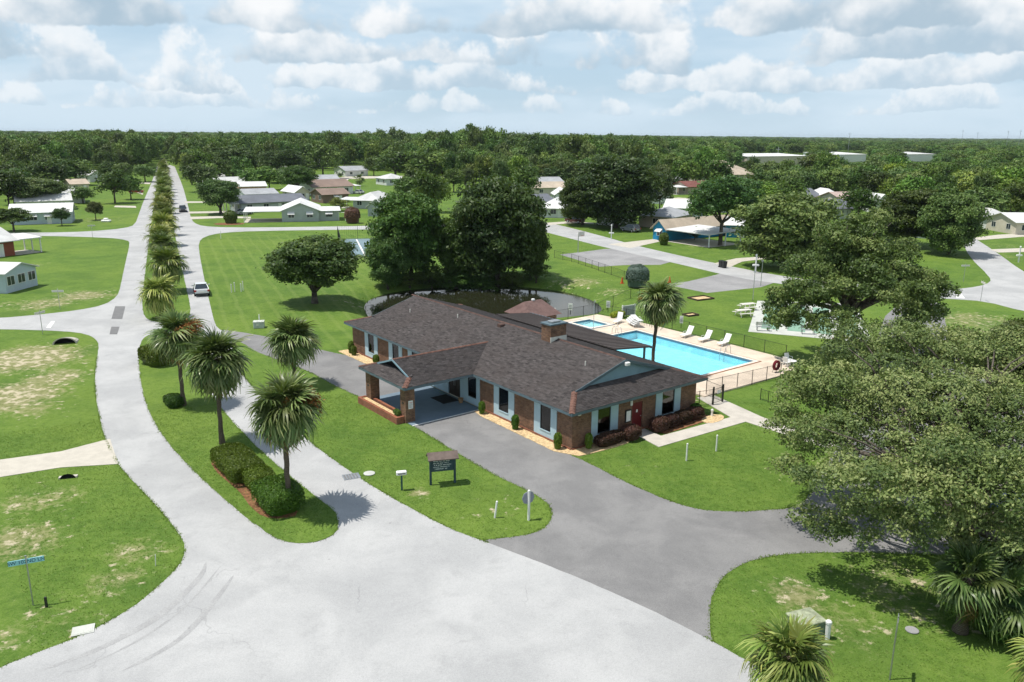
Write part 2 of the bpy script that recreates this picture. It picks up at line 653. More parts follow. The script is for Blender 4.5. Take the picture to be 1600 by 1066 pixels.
# dry patches: (photo x, photo y, radius m, amount)
DRY = [(40, 560, 7, 1.0), (10, 620, 6, 1.0), (85, 590, 4.5, 0.8), (60, 780, 5, 0.62), (20, 850, 4.5, 0.75), (220, 860, 3.2, 0.62), (185, 905, 2.6, 0.7),
       (60, 960, 3, 0.55), (15, 1000, 3, 0.6), (115, 980, 2.4, 0.6), (130, 462, 6, 0.8), (70, 475, 6, 0.75), (20, 475, 5, 0.6),
       (120, 565, 3, 0.6), (60, 640, 5, 0.6), (345, 655, 2.2, 0.4), (650, 640, 3.6, 0.5), (600, 622, 2.2, 0.6), (700, 650, 3, 0.35), (655, 770, 1.2, 0.9),
       (780, 800, 3, 0.55), (815, 770, 2.4, 0.5), (1270, 950, 3.2, 0.62), (1330, 985, 3, 0.6), (1240, 925, 2.2, 0.85), (1400, 920, 5, 0.62), (1190, 985, 2.0, 0.5),
       (1450, 960, 3.5, 0.6), (940, 640, 3, 0.4), (1000, 730, 4, 0.35), (1120, 740, 4, 0.3), (1200, 700, 4, 0.25), (905, 440, 7, 0.66), (960, 455, 5, 0.6),
       (860, 430, 7, 0.5), (1000, 470, 4, 0.4), (1520, 500, 9, 0.66), (1570, 520, 6, 0.7), (1560, 470, 4, 0.6), (140, 345, 14, 0.55), (100, 340, 10, 0.6),
       (1085, 385, 6, 0.5), (1130, 395, 6, 0.45), (1150, 405, 5, 0.5), (1570, 385, 10, 0.5), (1560, 400, 8, 0.5), (430, 470, 8, 0.2), (560, 470, 6, 0.55), (45, 415, 5, 0.6),
       (1085, 632, 2.2, 0.6), (1120, 660, 2, 0.5), (470, 830, 1.5, 0.3), (170, 530, 2, 0.35), (455, 800, 1.1, 0.8), (350, 690, 1.2, 0.6), (250, 570, 1.6, 0.4)]
DRYW = [(*G(a, b).xy, r, k) for a, b, r, k in DRY]
MOW = [G(a, b).xy for a, b in ((312, 372), (620, 362), (600, 470), (540, 550), (345, 512), (318, 430))]


def dryness(X, Y):
    d = np.zeros(X.shape)
    for x, y, r, k in DRYW:
        q = np.hypot(X - x, Y - y) / r
        d = np.maximum(d, k * np.clip(1.25 - q * 0.95, 0, 1))
    return np.clip(d, 0, 1) * 0.92 + 0.06


def build_ground():
    xs = np.concatenate([[-9000, -4000, -1500, -600, -280, -160], np.arange(-100, 112, 0.8), [170, 300, 600, 1500, 4000, 9000]])
    ys = np.concatenate([[-300, -60, 0], np.arange(12, 210, 0.8), [260, 340, 500, 900, 2000, 4500, 9000]])
    X, Y = np.meshgrid(xs, ys)
    Z = ground_z(X, Y)
    ny, nx = X.shape
    idx = np.arange(nx * ny).reshape(ny, nx)
    F = np.stack([idx[:-1, :-1], idx[:-1, 1:], idx[1:, 1:], idx[1:, :-1]], -1).reshape(-1, 4)
    V = np.stack([X, Y, Z], -1).reshape(-1, 3)
    mw = inpoly_np(X, Y, MOW).astype(float)
    me = npmesh("ground", V, F, [M['grass']], {'dry': dryness(X, Y).ravel(), 'mow': mw.ravel()})
    me.polygons.foreach_set('use_smooth', [True] * len(me.polygons))
    struct(mobj("ground", me))


build_ground()

# pond
m, w = new_mat("pond_water")
pos = w.n('ShaderNodeNewGeometry').outputs['Position']
finish(w, (0.020, 0.022, 0.011), 0.06, w.noise(pos, 1.6, 3, 0.5), 0.12, 0.02, 0.4)
M['pond'] = m
pw = [p + (p - Vector((-5, 98))).normalized() * 2.5 for p in POND]
sheet("pond", pw, POND_Z, M['pond'])

# concrete streets (outlines traced on the ground)
BLVD = [(-60, 1075), (0, 1043), (60, 1020), (130, 993), (200, 955), (250, 915), (281, 884), (290, 862), (287, 845), (268, 818), (240, 785),
        (210, 755), (184, 725), (166, 690), (157, 660), (150, 620), (148, 590), (151, 562), (155, 540), (150, 530), (135, 522), (100, 517.5), (0, 514.5), (-80, 514),
        (-80, 499), (0, 497.5), (60, 492), (120, 485.5), (163, 477), (183, 464), (188, 450), (195, 415), (203, 381), (200, 375.5), (170, 371.5), (60, 368.5), (-80, 368),
        (-80, 364), (60, 364), (140, 362), (195, 357), (211, 351.5), (217, 335), (224, 315), (236, 288), (243, 268), (246, 258),
        (272, 258), (277, 270), (286, 292), (294, 322), (299, 344), (308, 351.5), (330, 355), (400, 356), (590, 353), (720, 350.5), (848, 348),
        (870, 351), (930, 366), (990, 383), (1050, 397), (1110, 410), (1220, 432), (1300, 441), (1400, 449), (1486, 453), (1530, 448), (1548, 441), (1547, 433), (1516, 403), (1504, 380), (1490, 350),
        (1502, 350), (1522, 372), (1555, 393), (1600, 426), (1680, 470), (1680, 500), (1600, 487), (1540, 471), (1486, 467.5), (1400, 462), (1300, 453), (1220, 444), (1150, 434),
        (1060, 412.5), (950, 388), (880, 370), (845, 361), (720, 357), (590, 358.5), (400, 361), (345, 364), (319, 370), (310, 379), (312, 400), (320, 440), (328, 475), (336, 508),
        (343, 515), (353, 521), (363, 533), (367, 552), (373, 577), (393, 604), (430, 640), (480, 688), (539, 732), (604, 774), (700, 826), (750, 844), (880, 893), (1000, 945), (1113, 1002), (1165, 1032), (1260, 1080),
        (1260, 1160), (600, 1250), (-60, 1200)]
blvd = smooth_poly(pxpoly(BLVD), 1)
street = sheet("boulevard", blvd, 0.02, M['concrete'], -0.2, 0.02)
MED1 = [(469, 850.5), (441, 847), (407, 827), (356, 785), (300, 734), (260, 690), (235, 650), (222, 610), (217, 570), (217, 545), (222, 530), (236, 522),
        (270, 520), (300, 530), (310, 560), (318, 595), (335, 626), (382, 681), (446, 740), (500, 782), (522, 798), (529, 815), (525, 834), (503, 846)]
MED2 = [(238, 503), (226, 496), (222, 480), (224, 450), (230, 400), (236, 350), (243, 300), (250, 270), (252, 262), (258, 262), (260, 275), (264, 310), (270, 350), (280, 400), (291, 450), (298, 480), (296, 497), (280, 506)]
LEFT_LAWNS = []


def lawn_sheet(name, poly, z=0.045):
    P = [Vector((p[0], p[1])) for p in poly]
    o = sheet(name, P, z, M['grass'], -0.2, 0.035)
    me = o.data
    co = np.empty(len(me.vertices) * 3, np.float32)
    me.vertices.foreach_get('co', co)
    co = co.reshape(-1, 3)
    a = me.attributes.new('dry', 'FLOAT', 'POINT')
    a.data.foreach_set('value', (dryness(co[:, 0], co[:, 1])).astype(np.float32) * 0.3)
    return o


med1 = smooth_poly(pxpoly(MED1), 1)
med2 = smooth_poly(pxpoly(MED2), 1)
lawn_sheet("median", med1)
lawn_sheet("median", med2)

# asphalt loop drive and car park
DRIVE = [(338, 514), (402, 523), (450, 534), (500, 546.5), (534, 554), (548, 556.5), (575, 571), (625, 590), (680, 610), (716, 626), (752, 646), (800, 668), (860, 698), (895, 713), (912, 719.5),
         (980, 755), (1045, 783), (1090, 796), (1130, 800), (1180, 799), (1240, 794), (1262, 780), (1295, 720), (1310, 690), (1345, 600), (1392, 470), (1470, 466),
         (1480, 520), (1490, 560), (1640, 640), (1700, 760), (1640, 850), (1500, 868), (1350, 863), (1240, 864), (1180, 874), (1142, 890), (1119, 915), (1110, 942), (1108, 975), (1113, 1001), (1116, 1005),
         (1000, 947), (880, 895), (750, 846), (768, 842.5), (815, 838), (846, 829), (860, 815), (863, 800), (855, 785), (830, 769), (760, 736), (700, 699), (640, 662), (575, 627), (517, 600), (486, 582), (425, 559), (395, 547), (380, 536), (345, 522)]
drive = smooth_poly(pxpoly(DRIVE), 1)
sheet("car_park_drive", drive, 0.012, M['asphalt'], -0.2, 0.03)
AP1 = [(875, 398), (905, 394.5), (947, 389), (960, 389), (1050, 409), (1032, 414), (975, 414.5), (937, 417)]
AP2 = [(1040, 445), (1075, 440), (1109, 432), (1125, 428), (1215, 440), (1189, 449), (1105, 458)]
for a in (AP1, AP2):
    sheet("parking_apron", pxpoly(a), 0.014, M['apron'], -0.2, 0.03)
# driveways and walks
sheet("driveway", pxpoly([(-60, 752), (0, 746), (95, 731), (185, 725.5), (172, 686), (95, 706), (0, 719), (-60, 724)]), 0.028, M['driveway'], -0.1)
for q in ([(950, 382), (1020, 374), (1062, 366), (1072, 370), (1030, 378), (985, 388)],
          [(1115, 412), (1150, 404), (1195, 401), (1240, 402), (1250, 405), (1195, 405), (1160, 409), (1140, 418)],
          [(1545, 390), (1600, 388), (1640, 388), (1640, 393), (1560, 395)], [(1520, 372), (1560, 367), (1640, 363), (1640, 367), (1530, 375.5)],
          [(212, 322), (180, 321.5), (178, 324), (213, 325)], [(224, 302), (215, 300), (214, 301.6), (223, 304.5)], [(236, 285), (218, 285), (217, 287), (234, 288)],
          [(297, 339), (345, 338), (392, 339), (392, 341.5), (345, 341), (298, 343)], [(294, 331), (365, 330), (390, 329), (390, 331), (365, 332.5), (295, 334)],
          [(289, 315), (345, 315), (370, 314), (370, 315.5), (345, 316.5), (290, 317.5)], [(845, 349), (890, 346), (930, 348.5), (930, 350), (890, 349), (860, 352)],
          [(500, 282), (540, 276), (620, 275), (720, 274), (720, 276), (620, 278), (545, 280), (530, 300), (515, 300), (520, 284)],
          [(1030, 312), (1060, 309), (1090, 311), (1090, 313), (1060, 312), (1035, 314.5)]):
    sheet("driveway", pxpoly(q), 0.03, M['driveway'])
for q in ([(174, 499), (191, 499), (196, 479), (180, 479)], [(171, 523), (183, 523), (187, 511), (174, 511)]):
    sheet("road_patch", pxpoly(q), 0.026, M['patch'])
sheet("stop_line", pxpoly([(72, 512.5), (79, 512.5), (86, 502.5), (80, 502.5)]), 0.026, M['paint'])
sheet("stop_line", pxpoly([(1494, 466), (1508, 466.8), (1501, 458), (1494, 458)]), 0.026, M['paint'])


def arc_strip(name, pts, wdt, mat, z):
    P = [G(*p).xy for p in pts]
    Q = []
    for i in range(len(P) - 1):
        for k in range(6):
            t = k / 6
            p0, p1, p2, p3 = P[max(i - 1, 0)], P[i], P[i + 1], P[min(i + 2, len(P) - 1)]
            Q.append(0.5 * ((2 * p1) + (p2 - p0) * t + (2 * p0 - 5 * p1 + 4 * p2 - p3) * t * t + (3 * p1 - p0 - 3 * p2 + p3) * t ** 3))
    Q.append(P[-1])
    L, R = [], []
    for i, p in enumerate(Q):
        t = (Q[min(i + 1, len(Q) - 1)] - Q[max(i - 1, 0)]).normalized()
        nn = Vector((-t.y, t.x))
        ww = wdt * (0.03 + 0.97 * math.sin(math.pi * i / (len(Q) - 1)) ** .6) * random.uniform(.85, 1.1)
        L.append(p + nn * ww / 2)
        R.append(p - nn * ww / 2)
    return sheet(name, L + R[::-1], z, mat)


arc_strip("worn_wheel_track", [(60, 1050), (160, 1012), (250, 962), (310, 905), (322, 880)], 0.35, M['tyre_mark'], 0.0245)
arc_strip("worn_wheel_track", [(190, 1050), (280, 1000), (335, 940), (365, 900)], 0.30, M['tyre_mark'], 0.0245)
arc_strip("worn_wheel_track", [(120, 1048), (215, 1002), (290, 948), (345, 885)], 0.12, M['tyre_mark'], 0.0245)


# ------------------------------------------------------------------ clubhouse
def brick_material(name, c1, c2, mortar):
    m, w = new_mat(name)
    co = w.n('ShaderNodeTexCoord').outputs['Object']
    sp = w.n('ShaderNodeSeparateXYZ', ins={0: co})
    v = w.n('ShaderNodeCombineXYZ', ins={0: w.m('ADD', sp.outputs[0], sp.outputs[1]), 1: sp.outputs[2], 2: 0.0}).outputs[0]
    b = w.n('ShaderNodeTexBrick', offset=0.5)
    w.set(b, 'Vector', v)
    b.inputs['Color1'].default_value = (*c1, 1)
    b.inputs['Color2'].default_value = (*c2, 1)
    b.inputs['Mortar'].default_value = (*mortar, 1)
    b.inputs['Scale'].default_value = 1.0
    b.inputs['Mortar Size'].default_value = 0.009
    b.inputs['Bias'].default_value = -0.1
    b.inputs['Brick Width'].default_value = 0.21
    b.inputs['Row Height'].default_value = 0.075
    n = w.noise(co, 1.4, 4, 0.6)
    col = w.mix(w.m('MULTIPLY', w.ss(n, 0.35, 0.7), 0.45), b.outputs['Color'], tuple(x * 0.5 for x in c1))
    n2 = w.noise(co, 9.0, 3, 0.6)
    col = w.mix(w.m('MULTIPLY', w.ss(n2, 0.45, 0.75), 0.5), col, (c2[0] * 1.5, c2[1] * 1.5, c2[2] * 1.4))
    finish(w, col, 0.9, b.outputs['Fac'], -0.4, 0.01, 0.15)
    return m


def shingle_material(name, c1, c2, c3):
    m, w = new_mat(name)
    t = w.n('ShaderNodeAttribute', attribute_name='tint').outputs['Fac']
    co = w.n('ShaderNodeTexCoord').outputs['Object']
    n = w.noise(co, 0.35, 4, 0.6)
    col = w.mix(t, c1, c2)
    col = w.mix(w.m('MULTIPLY', w.ss(n, 0.4, 0.7), 0.4), col, c3)
    n3 = w.noise(co, 30, 3, 0.7)
    col = w.mix(w.m('MULTIPLY', w.ss(n3, 0.5, 0.75), 0.45), col, tuple(min(1, v * 2.0) for v in c2))
    finish(w, col, 0.95, n3, 0.5, 0.01, 0.1)
    return m


M['brick'] = brick_material("brown_brick", (0.115, 0.060, 0.040), (0.26, 0.140, 0.085), (0.25, 0.195, 0.15))
M['brick_red'] = brick_material("red_brick", (0.24, 0.085, 0.05), (0.30, 0.115, 0.065), (0.25, 0.18, 0.14))
M['trim'] = pmat("pale_blue_paint", (0.40, 0.545, 0.62), 0.06, 1.5, 0.6, 0, 0.3)
M['fascia'] = pmat("slate_blue_paint", (0.105, 0.15, 0.175), 0.1, 2.0, 0.6, 0, 0.3)
M['gable'] = pmat("gable_blue_paint", (0.22, 0.34, 0.40), 0.06, 1.5, 0.6, 0, 0.3)
M['shingle'] = shingle_material("roof_shingles", (0.040, 0.036, 0.036), (0.112, 0.100, 0.098), (0.070, 0.057, 0.053))
M['hipcap'] = pmat("hip_cap_shingles", (0.17, 0.095, 0.075), 0.25, 2.5, 0.95, 0.4, 0.1)
M['ridgecap'] = pmat("ridge_cap_shingles", (0.105, 0.068, 0.058), 0.25, 2.5, 0.95, 0.4, 0.1)
M['white'] = pmat("white_paint", (0.78, 0.78, 0.76), 0.05, 2.0, 0.5, 0, 0.35)
M['offwhite'] = pmat("offwhite_paint", (0.66, 0.64, 0.58), 0.08, 2.0, 0.6, 0, 0.3)
M['black'] = pmat("black_metal", (0.018, 0.019, 0.02), 0.1, 5.0, 0.45, 0, 0.4)
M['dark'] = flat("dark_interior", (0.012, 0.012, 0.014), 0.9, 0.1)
M['window_backing'] = pmat("window_blind", (0.30, 0.27, 0.225), 0.05, 1.0, 0.8)
M['reddoor'] = pmat("dark_red_paint", (0.13, 0.012, 0.014), 0.1, 2.0, 0.5, 0, 0.35)
M['porchfloor'] = pmat("blue_grey_floor_paint", (0.16, 0.215, 0.27), 0.1, 0.6, 0.7, 0, 0.25)
M['steel'] = pmat("galvanised_steel", (0.45, 0.46, 0.47), 0.1, 6.0, 0.4, 0, 0.5, 0.8)
M['patio'] = shingle_material("patio_roofing", (0.075, 0.066, 0.064), (0.15, 0.135, 0.13), (0.055, 0.046, 0.044))
m, w = new_mat("window_glass")
_o = w.n('ShaderNodeOutputMaterial')
_mx = w.n('ShaderNodeMixShader')
_fr = w.n('ShaderNodeFresnel', ins={'IOR': 1.5})
_tr = w.n('ShaderNodeBsdfTransparent', ins={0: (0.55, 0.58, 0.6, 1)})
_gl = w.n('ShaderNodeBsdfGlossy', ins={0: (0.9, 0.9, 0.9, 1), 'Roughness': 0.03})
w.t.links.new(w.m('MULTIPLY_ADD', _fr.outputs[0], 1.0, 0.04), _mx.inputs[0])
w.t.links.new(_tr.outputs[0], _mx.inputs[1])
w.t.links.new(_gl.outputs[0], _mx.inputs[2])
w.t.links.new(_mx.outputs[0], _o.inputs[0])
M['glass'] = m


def shingles(name, poly, mat, parent, row=0.15, tab=0.32, lift=0.012, seed=1, skip=None):
    """overlapping tabs laid in rows over a plane roof polygon (first two points are the eave)"""
    rng = np.random.default_rng(seed)
    P = [Vector(p) for p in poly]
    a = (P[1] - P[0]).normalized()
    nrm = None
    for q in P[2:]:
        c = (P[1] - P[0]).cross(q - P[0])
        if c.length > 1e-3:
            nrm = c.normalized()
            break
    if nrm.z < 0:
        nrm = -nrm
    up = nrm.cross(a)
    if up.z < 0:
        up = -up
    L2 = [((p - P[0]).dot(a), (p - P[0]).dot(up)) for p in P]
    xmin, xmax = min(p[0] for p in L2), max(p[0] for p in L2)
    ymax = max(p[1] for p in L2)
    V, F, T = [], [], []
    k = 0
    y = -0.03
    while y < ymax - 0.02:
        # row limits by polygon
        yc = min(max(y + row * 0.5, 0.001), ymax - 0.001)
        xs = []
        n = len(L2)
        for i in range(n):
            p, q = L2[i], L2[(i + 1) % n]
            if (p[1] > yc) != (q[1] > yc):
                xs.append(p[0] + (yc - p[1]) * (q[0] - p[0]) / (q[1] - p[1]))
        if len(xs) >= 2:
            x0, x1 = min(xs), max(xs)
            x = x0 - rng.uniform(0, tab)
            while x < x1:
                wd = tab * rng.uniform(0.75, 1.25)
                xa, xb = max(x, x0), min(x + wd - 0.012, x1)
                if xb - xa > 0.03:
                    j = rng.uniform(-0.012, 0.012)
                    h = lift * rng.uniform(0.8, 1.7)
                    yt = min(y + row + 0.04, ymax)
                    b0 = P[0] + a * xa + up * (y + j)
                    b1 = P[0] + a * xb + up * (y + j)
                    t1 = P[0] + a * xb + up * yt
                    t0 = P[0] + a * xa + up * yt
                    o = len(V)
                    V += [b0 + nrm * (h + .004), b1 + nrm * (h + .004), t1 + nrm * .004, t0 + nrm * .004, b0 - nrm * .004, b1 - nrm * .004]
                    F += [(o, o + 1, o + 2, o + 3), (o + 4, o + 5, o + 1, o)]
                    tt = float(np.clip(rng.normal(0.45, 0.2), 0, 1))
                    T += [tt] * 6
                x += wd
        y += row
        k += 1
    me = npmesh(name, [tuple(v) for v in V], F, [mat], {'tint': T})
    o = mobj(name, me, parent)
    o['kind'] = 'stuff'
    return o


C0 = Vector((3.943, 49.10, 0))
CROT = 0.65943
club = thing("clubhouse", "long brown brick clubhouse with dark shingle roof and pale blue window panels", "clubhouse", C0, CROT)
_cs, _sn = math.cos(CROT), math.sin(CROT)


def CL(x, y, z=0.0):
    """clubhouse plan (x across, y along) to the place"""
    return Vector((C0.x + x * _cs - y * _sn, C0.y + x * _sn + y * _cs, z))


CLW, CLL, WH = 12.25, 31.0, 2.66
OV, ZE, ZR, TT = 0.55, 2.80, 4.86, 1.9
SL = (ZR - ZE) / (CLW / 2 + OV)


def build_clubhouse():
    MB().box(0.05, CLW - 0.05, 0.05, CLL - 0.05, 0.0, 0.10).part("foundation", M['walk'], club)
    # bays on the front (x=0): (y0,y1, window y0,y1)
    front = [(1.5, 3.85, 2.1, 3.2), (6.1, 8.5, 6.75, 7.9), (18.4, 20.75, 19.0, 20.1), (21.75, 24.05, 22.3, 23.4), (26.1, 28.5, 26.75, 27.85)]
    side = [(1.7, 4.15, 2.25, 3.45), (7.9, 10.5, 8.55, 9.85)]

    def seg(face, a, b, z0=0.0, z1=WH, mat=None, t0=0.0, t1=0.2, name="wall"):
        mb = MB()
        if face == 'F':
            mb.box(t0, t1, a, b, z0, z1)
        elif face == 'S':
            mb.box(a, b, t0, t1, z0, z1)
        elif face == 'B':
            mb.box(CLW - t1, CLW - t0, a, b, z0, z1)
        else:
            mb.box(a, b, CLL - t1, CLL - t0, z0, z1)
        return mb.part(name, mat or M['brick'], club)

    def bay(face, a, b, wa, wb, shade):
        fr = seg(face, a, wa, 0.12, WH, M['trim'], -0.05, 0.16, "window_panel")
        seg(face, wb, b, 0.12, WH, M['trim'], -0.05, 0.16, "window_panel")
        seg(face, wa, wb, 0.12, 0.62, M['trim'], -0.047, 0.16, "window_panel")
        seg(face, wa, wb, 2.42, WH, M['trim'], -0.047, 0.16, "window_panel")
        win = bpy.data.objects.new("window", None)
        COL.objects.link(win)
        win.parent = club

        def box(u0, u1, t0, t1, z0, z1):
            return MB().box(t0, t1, u0, u1, z0, z1) if face == 'F' else MB().box(u0, u1, t0, t1, z0, z1)
        f = MB()
        for (u0, u1, z0, z1) in ((wa, wa + .05, .62, 2.42), (wb - .05, wb, .62, 2.42), (wa + .05, wb - .05, .62, .68), (wa + .05, wb - .05, 2.36, 2.42)):
            b_ = box(u0, u1, -0.01, 0.07, z0, z1)
            f.add(b_.v, b_.f)
        f.part("window_frame", M['black'], win)
        box(wa + .05, wb - .05, 0.02, 0.03, .68, 2.36).part("pane", M['glass'], win)
        box(wa + .03, wb - .03, 0.15, 0.17, .68 + (0.0 if shade < 1 else 0.25), 2.4).part("window_backing", M['window_backing'] if shade else M['dark'], win)  # without a blind, a near-black panel stands in for the unlit room
        box(wa - .02, wb + .02, -0.09, 0.0, .56, .62).part("window_sill", M['trim'], win)

    cur = 0.0
    for k, (a, b, wa, wb) in enumerate(front):
        if k == 2:
            seg('F', cur, 10.3)
            # entrance wall, painted, with tall window and door
            seg('F', 10.3, 10.75, 0.12, WH, M['trim'], -0.04, 0.16, "entrance_panel")
            seg('F', 11.85, 12.9, 0.12, WH, M['trim'], -0.04, 0.16, "entrance_panel")
            seg('F', 10.75, 11.85, 0.12, 0.62, M['trim'], -0.037, 0.16, "entrance_panel")
            seg('F', 10.75, 11.85, 2.42, WH, M['trim'], -0.037, 0.16, "entrance_panel")
            seg('F', 14.6, 18.4, 0.12, WH, M['trim'], -0.04, 0.16, "entrance_panel")
            seg('F', 12.9, 14.6, 2.25, WH, M['trim'], -0.037, 0.16, "entrance_panel")
            d = bpy.data.objects.new("entrance_door", None)
            COL.objects.link(d)
            d.parent = club
            for i in (0, 1):
                MB().bbox(0.05, 0.10, 12.92 + i * .84, 13.74 + i * .84, 0.1, 2.25, .01).part("door_leaf", flat("dark_door", (0.03, 0.018, 0.012), 0.4), d)
                MB().tube([(0.0, 13.66 + i * .17, 0.95), (0.0, 13.66 + i * .17, 1.35)], 0.018, 6).part("handle", M['steel'], d)
            win = bpy.data.objects.new("window", None)
            COL.objects.link(win)
            win.parent = club
            f = MB()
            for (u0, u1, z0, z1) in ((10.75, 10.8, .62, 2.42), (11.8, 11.85, .62, 2.42), (10.8, 11.8, .62, .68), (10.8, 11.8, 2.36, 2.42)):
                f.box(-.01, .07, u0, u1, z0, z1)
            f.part("window_frame", M['black'], win)
            MB().box(.02, .03, 10.8, 11.8, .68, 2.36).part("pane", M['glass'], win)
            MB().box(.15, .17, 10.76, 11.84, .64, 2.4).part("window_backing", M['dark'], win)  # no blind here: near-black panel imitates the dark of the room
            cur = 18.4
        seg('F', cur, a) if a > cur + 0.01 else None
        bay('F', a, b, wa, wb, 1 if k < 2 else 0)
        cur = b
    seg('F', cur, CLL)
    cur = 0.2
    for k, (a, b, wa, wb) in enumerate(side):
        if k == 1:
            seg('S', cur, 5.55)
            seg('S', 5.55, 6.6, 2.1, WH)
            d = MB().bbox(5.57, 6.58, 0.06, 0.11, 0.12, 2.1, .01).part("side_door", M['reddoor'], club)
            MB().lathe([(0.001, 0), (.035, .01), (.035, .05), (.001, .06)], 8, (6.45, 0.03, 1.0)).part("handle", M['steel'], d)
            MB().box(6.0, 6.14, 0.045, 0.058, 1.35, 1.55).part("paper_notice", M['white'], d)
            cur = 6.6
        seg('S', cur, a)
        bay('S', a, b, wa, wb, 2 if k == 0 else 0)
        cur = b
    seg('S', cur, CLW - 0.2)
    seg('B', 0.0, CLL)
    seg('E', 0.2, CLW - 0.2)
    for a, b in ((0.0, 10.25), (18.45, 31.0)):
        MB().box(-0.11, -0.002 - 0.05, a, b, 0.0, 0.16).part("plinth", M['brick_red'], club)
    MB().box(0, 12.25, -0.10, -0.052, 0.0, 0.14).part("plinth", M['brick_red'], club)
    # soffit
    MB().box(-OV + .04, CLW + OV - .04, -OV + .04, CLL + OV - .04, WH + .003, WH + .03).part("soffit", M['gable'], club)

    zt = ZE + TT * SL
    xa, xb, ya, yb = -OV, CLW + OV, -OV, CLL + OV
    xr = CLW / 2
    y1, y2 = ya + TT, yb - TT
    front_poly = [(xa, ya, ZE), (xa, yb, ZE), (xa + TT, y2, zt), (xr, y2, ZR), (xr, y1, ZR), (xa + TT, y1, zt)]
    back_poly = [(xb, yb, ZE), (xb, ya, ZE), (xb - TT, y1, zt), (xr, y1, ZR), (xr, y2, ZR), (xb - TT, y2, zt)]
    zi = ZE + (TT + 0.3) * SL
    near = [(xb, ya, ZE), (xa, ya, ZE), (xa + TT, y1, zt), (xa + TT, y1 + .3, zi), (xb - TT, y1 + .3, zi), (xb - TT, y1, zt)]
    far = [(xa, yb, ZE), (xb, yb, ZE), (xb - TT, y2, zt), (xb - TT, y2 - .3, zi), (xa + TT, y2 - .3, zi), (xa + TT, y2, zt)]
    for k, poly in enumerate((front_poly, back_poly, near, far)):
        r = MB().slab(poly if k else poly, 0.06).part("roof_slope", M['shingle'], club)
        shingles("shingles", poly, M['shingle'], r, seed=k + 3)
    # fascia boards round the eaves
    f = 0.025
    MB().box(xa - f, xa, ya - f, yb + f, ZE - 0.2, ZE - 0.003).part("fascia", M['fascia'], club)
    MB().box(xb, xb + f, ya - f, yb + f, ZE - 0.2, ZE - 0.003).part("fascia", M['fascia'], club)
    MB().box(xa, xb, ya - f, ya, ZE - 0.2, ZE - 0.003).part("fascia", M['fascia'], club)
    MB().box(xa, xb, yb, yb + f, ZE - 0.2, ZE - 0.003).part("fascia", M['fascia'], club)

    def rake(p, q, out, parent, mat, drop=0.2, th=0.04):
        p, q = Vector(p), Vector(q)
        o = Vector(out) * th
        d = Vector((0, 0, drop))
        up_ = Vector((0, 0, 0.012))
        MB().add([p + up_, q + up_, q - d, p - d, p + o + up_, q + o + up_, q + o - d, p + o - d],
                 [(0, 3, 2, 1), (4, 5, 6, 7), (0, 1, 5, 4), (1, 2, 6, 5), (2, 3, 7, 6), (3, 0, 4, 7)]).part("rake_board", mat, parent)
    for yy, sgn in ((y1, -1), (y2, 1)):
        g = MB()
        yw = yy - sgn * 0.25
        za = ZE + (TT + 0.25) * SL - 0.02
        g.add([(xa + TT - .1, yw, za - .05), (xb - TT + .1, yw, za - .05), (xb - TT + .1, yw, zt - .05), (xr, yw, ZR - .06), (xa + TT - .1, yw, zt - .05)], [(0, 1, 2, 3, 4)])
        gw = g.part("gable_wall", M['gable'], club)
        rake((xa + TT - .05, yy, zt), (xr, yy, ZR), (0, sgn, 0), club, M['fascia'])
        rake((xr, yy, ZR), (xb - TT + .05, yy, zt), (0, sgn, 0), club, M['fascia'])
    # hip and ridge caps
    def caps(p, q, wdt=0.17, mat=None):
        p, q = Vector(p), Vector(q)
        d = q - p
        n = max(2, int(d.length / 0.3))
        t = d.normalized()
        s = t.cross(Vector((0, 0, 1))).normalized()
        u = s.cross(t)
        mb = MB()
        for i in range(n):
            a, b = p + d * (i / n), p + d * ((i + 1) / n + 0.02)
            h0, h1 = .045, .03
            mb.add([a + s * wdt - u * .035 + u * (h0 - .03), a + u * h0, a - s * wdt - u * .035 + u * (h0 - .03), b + s * wdt - u * .05, b + u * h1, b - s * wdt - u * .05],
                   [(0, 1, 4, 3), (1, 2, 5, 4), (0, 3, 4, 1)[:3], (2, 1, 0)])
        mb.part("ridge_cap", mat or M['hipcap'], club)
    caps((xa, ya, ZE + .02), (xa + TT, y1, zt + .02), 0.2)
    caps((xb, ya, ZE + .02), (xb - TT, y1, zt + .02), .15, M['ridgecap'])
    caps((xa, yb, ZE + .02), (xa + TT, y2, zt + .02), .15)
    caps((xb, yb, ZE + .02), (xb - TT, y2, zt + .02))
    caps((xr, y1, ZR + .01), (xr, y2, ZR + .01), .13, M['ridgecap'])

    # porte-cochere
    pa, pb, px0, pr, pz, T2 = 10.4, 17.2, -6.4, 13.8, 3.97, 1.0
    s2 = (pz - ZE) / (pr - pa)
    xe = -OV + 0.02
    xm = (pz - ZE) / SL - OV + .05
    zt2 = ZE + T2 * s2
    A = [(px0, pa, ZE), (xe, pa, ZE), (xm, pr, pz), (px0 + T2, pr, pz), (px0 + T2, pa + T2, zt2)]
    A = [(xe, pa, ZE), (px0, pa, ZE), (px0 + T2, pa + T2, zt2), (px0 + T2, pr, pz), (xm, pr, pz)]
    B = [(px0, pb, ZE), (xe, pb, ZE), (xm, pr, pz), (px0 + T2, pr, pz), (px0 + T2, pb - T2, zt2)]
    zi2 = ZE + (T2 + .3) * s2
    Cp = [(px0, pa, ZE), (px0, pb, ZE), (px0 + T2, pb - T2, zt2), (px0 + T2 + .3, pb - T2, zi2), (px0 + T2 + .3, pa + T2, zi2), (px0 + T2, pa + T2, zt2)]
    for k, poly in enumerate((A, B, Cp)):
        r = MB().slab(poly, 0.06).part("porch_roof_slope", M['shingle'], club)
        shingles("shingles", poly, M['shingle'], r, seed=k + 23)
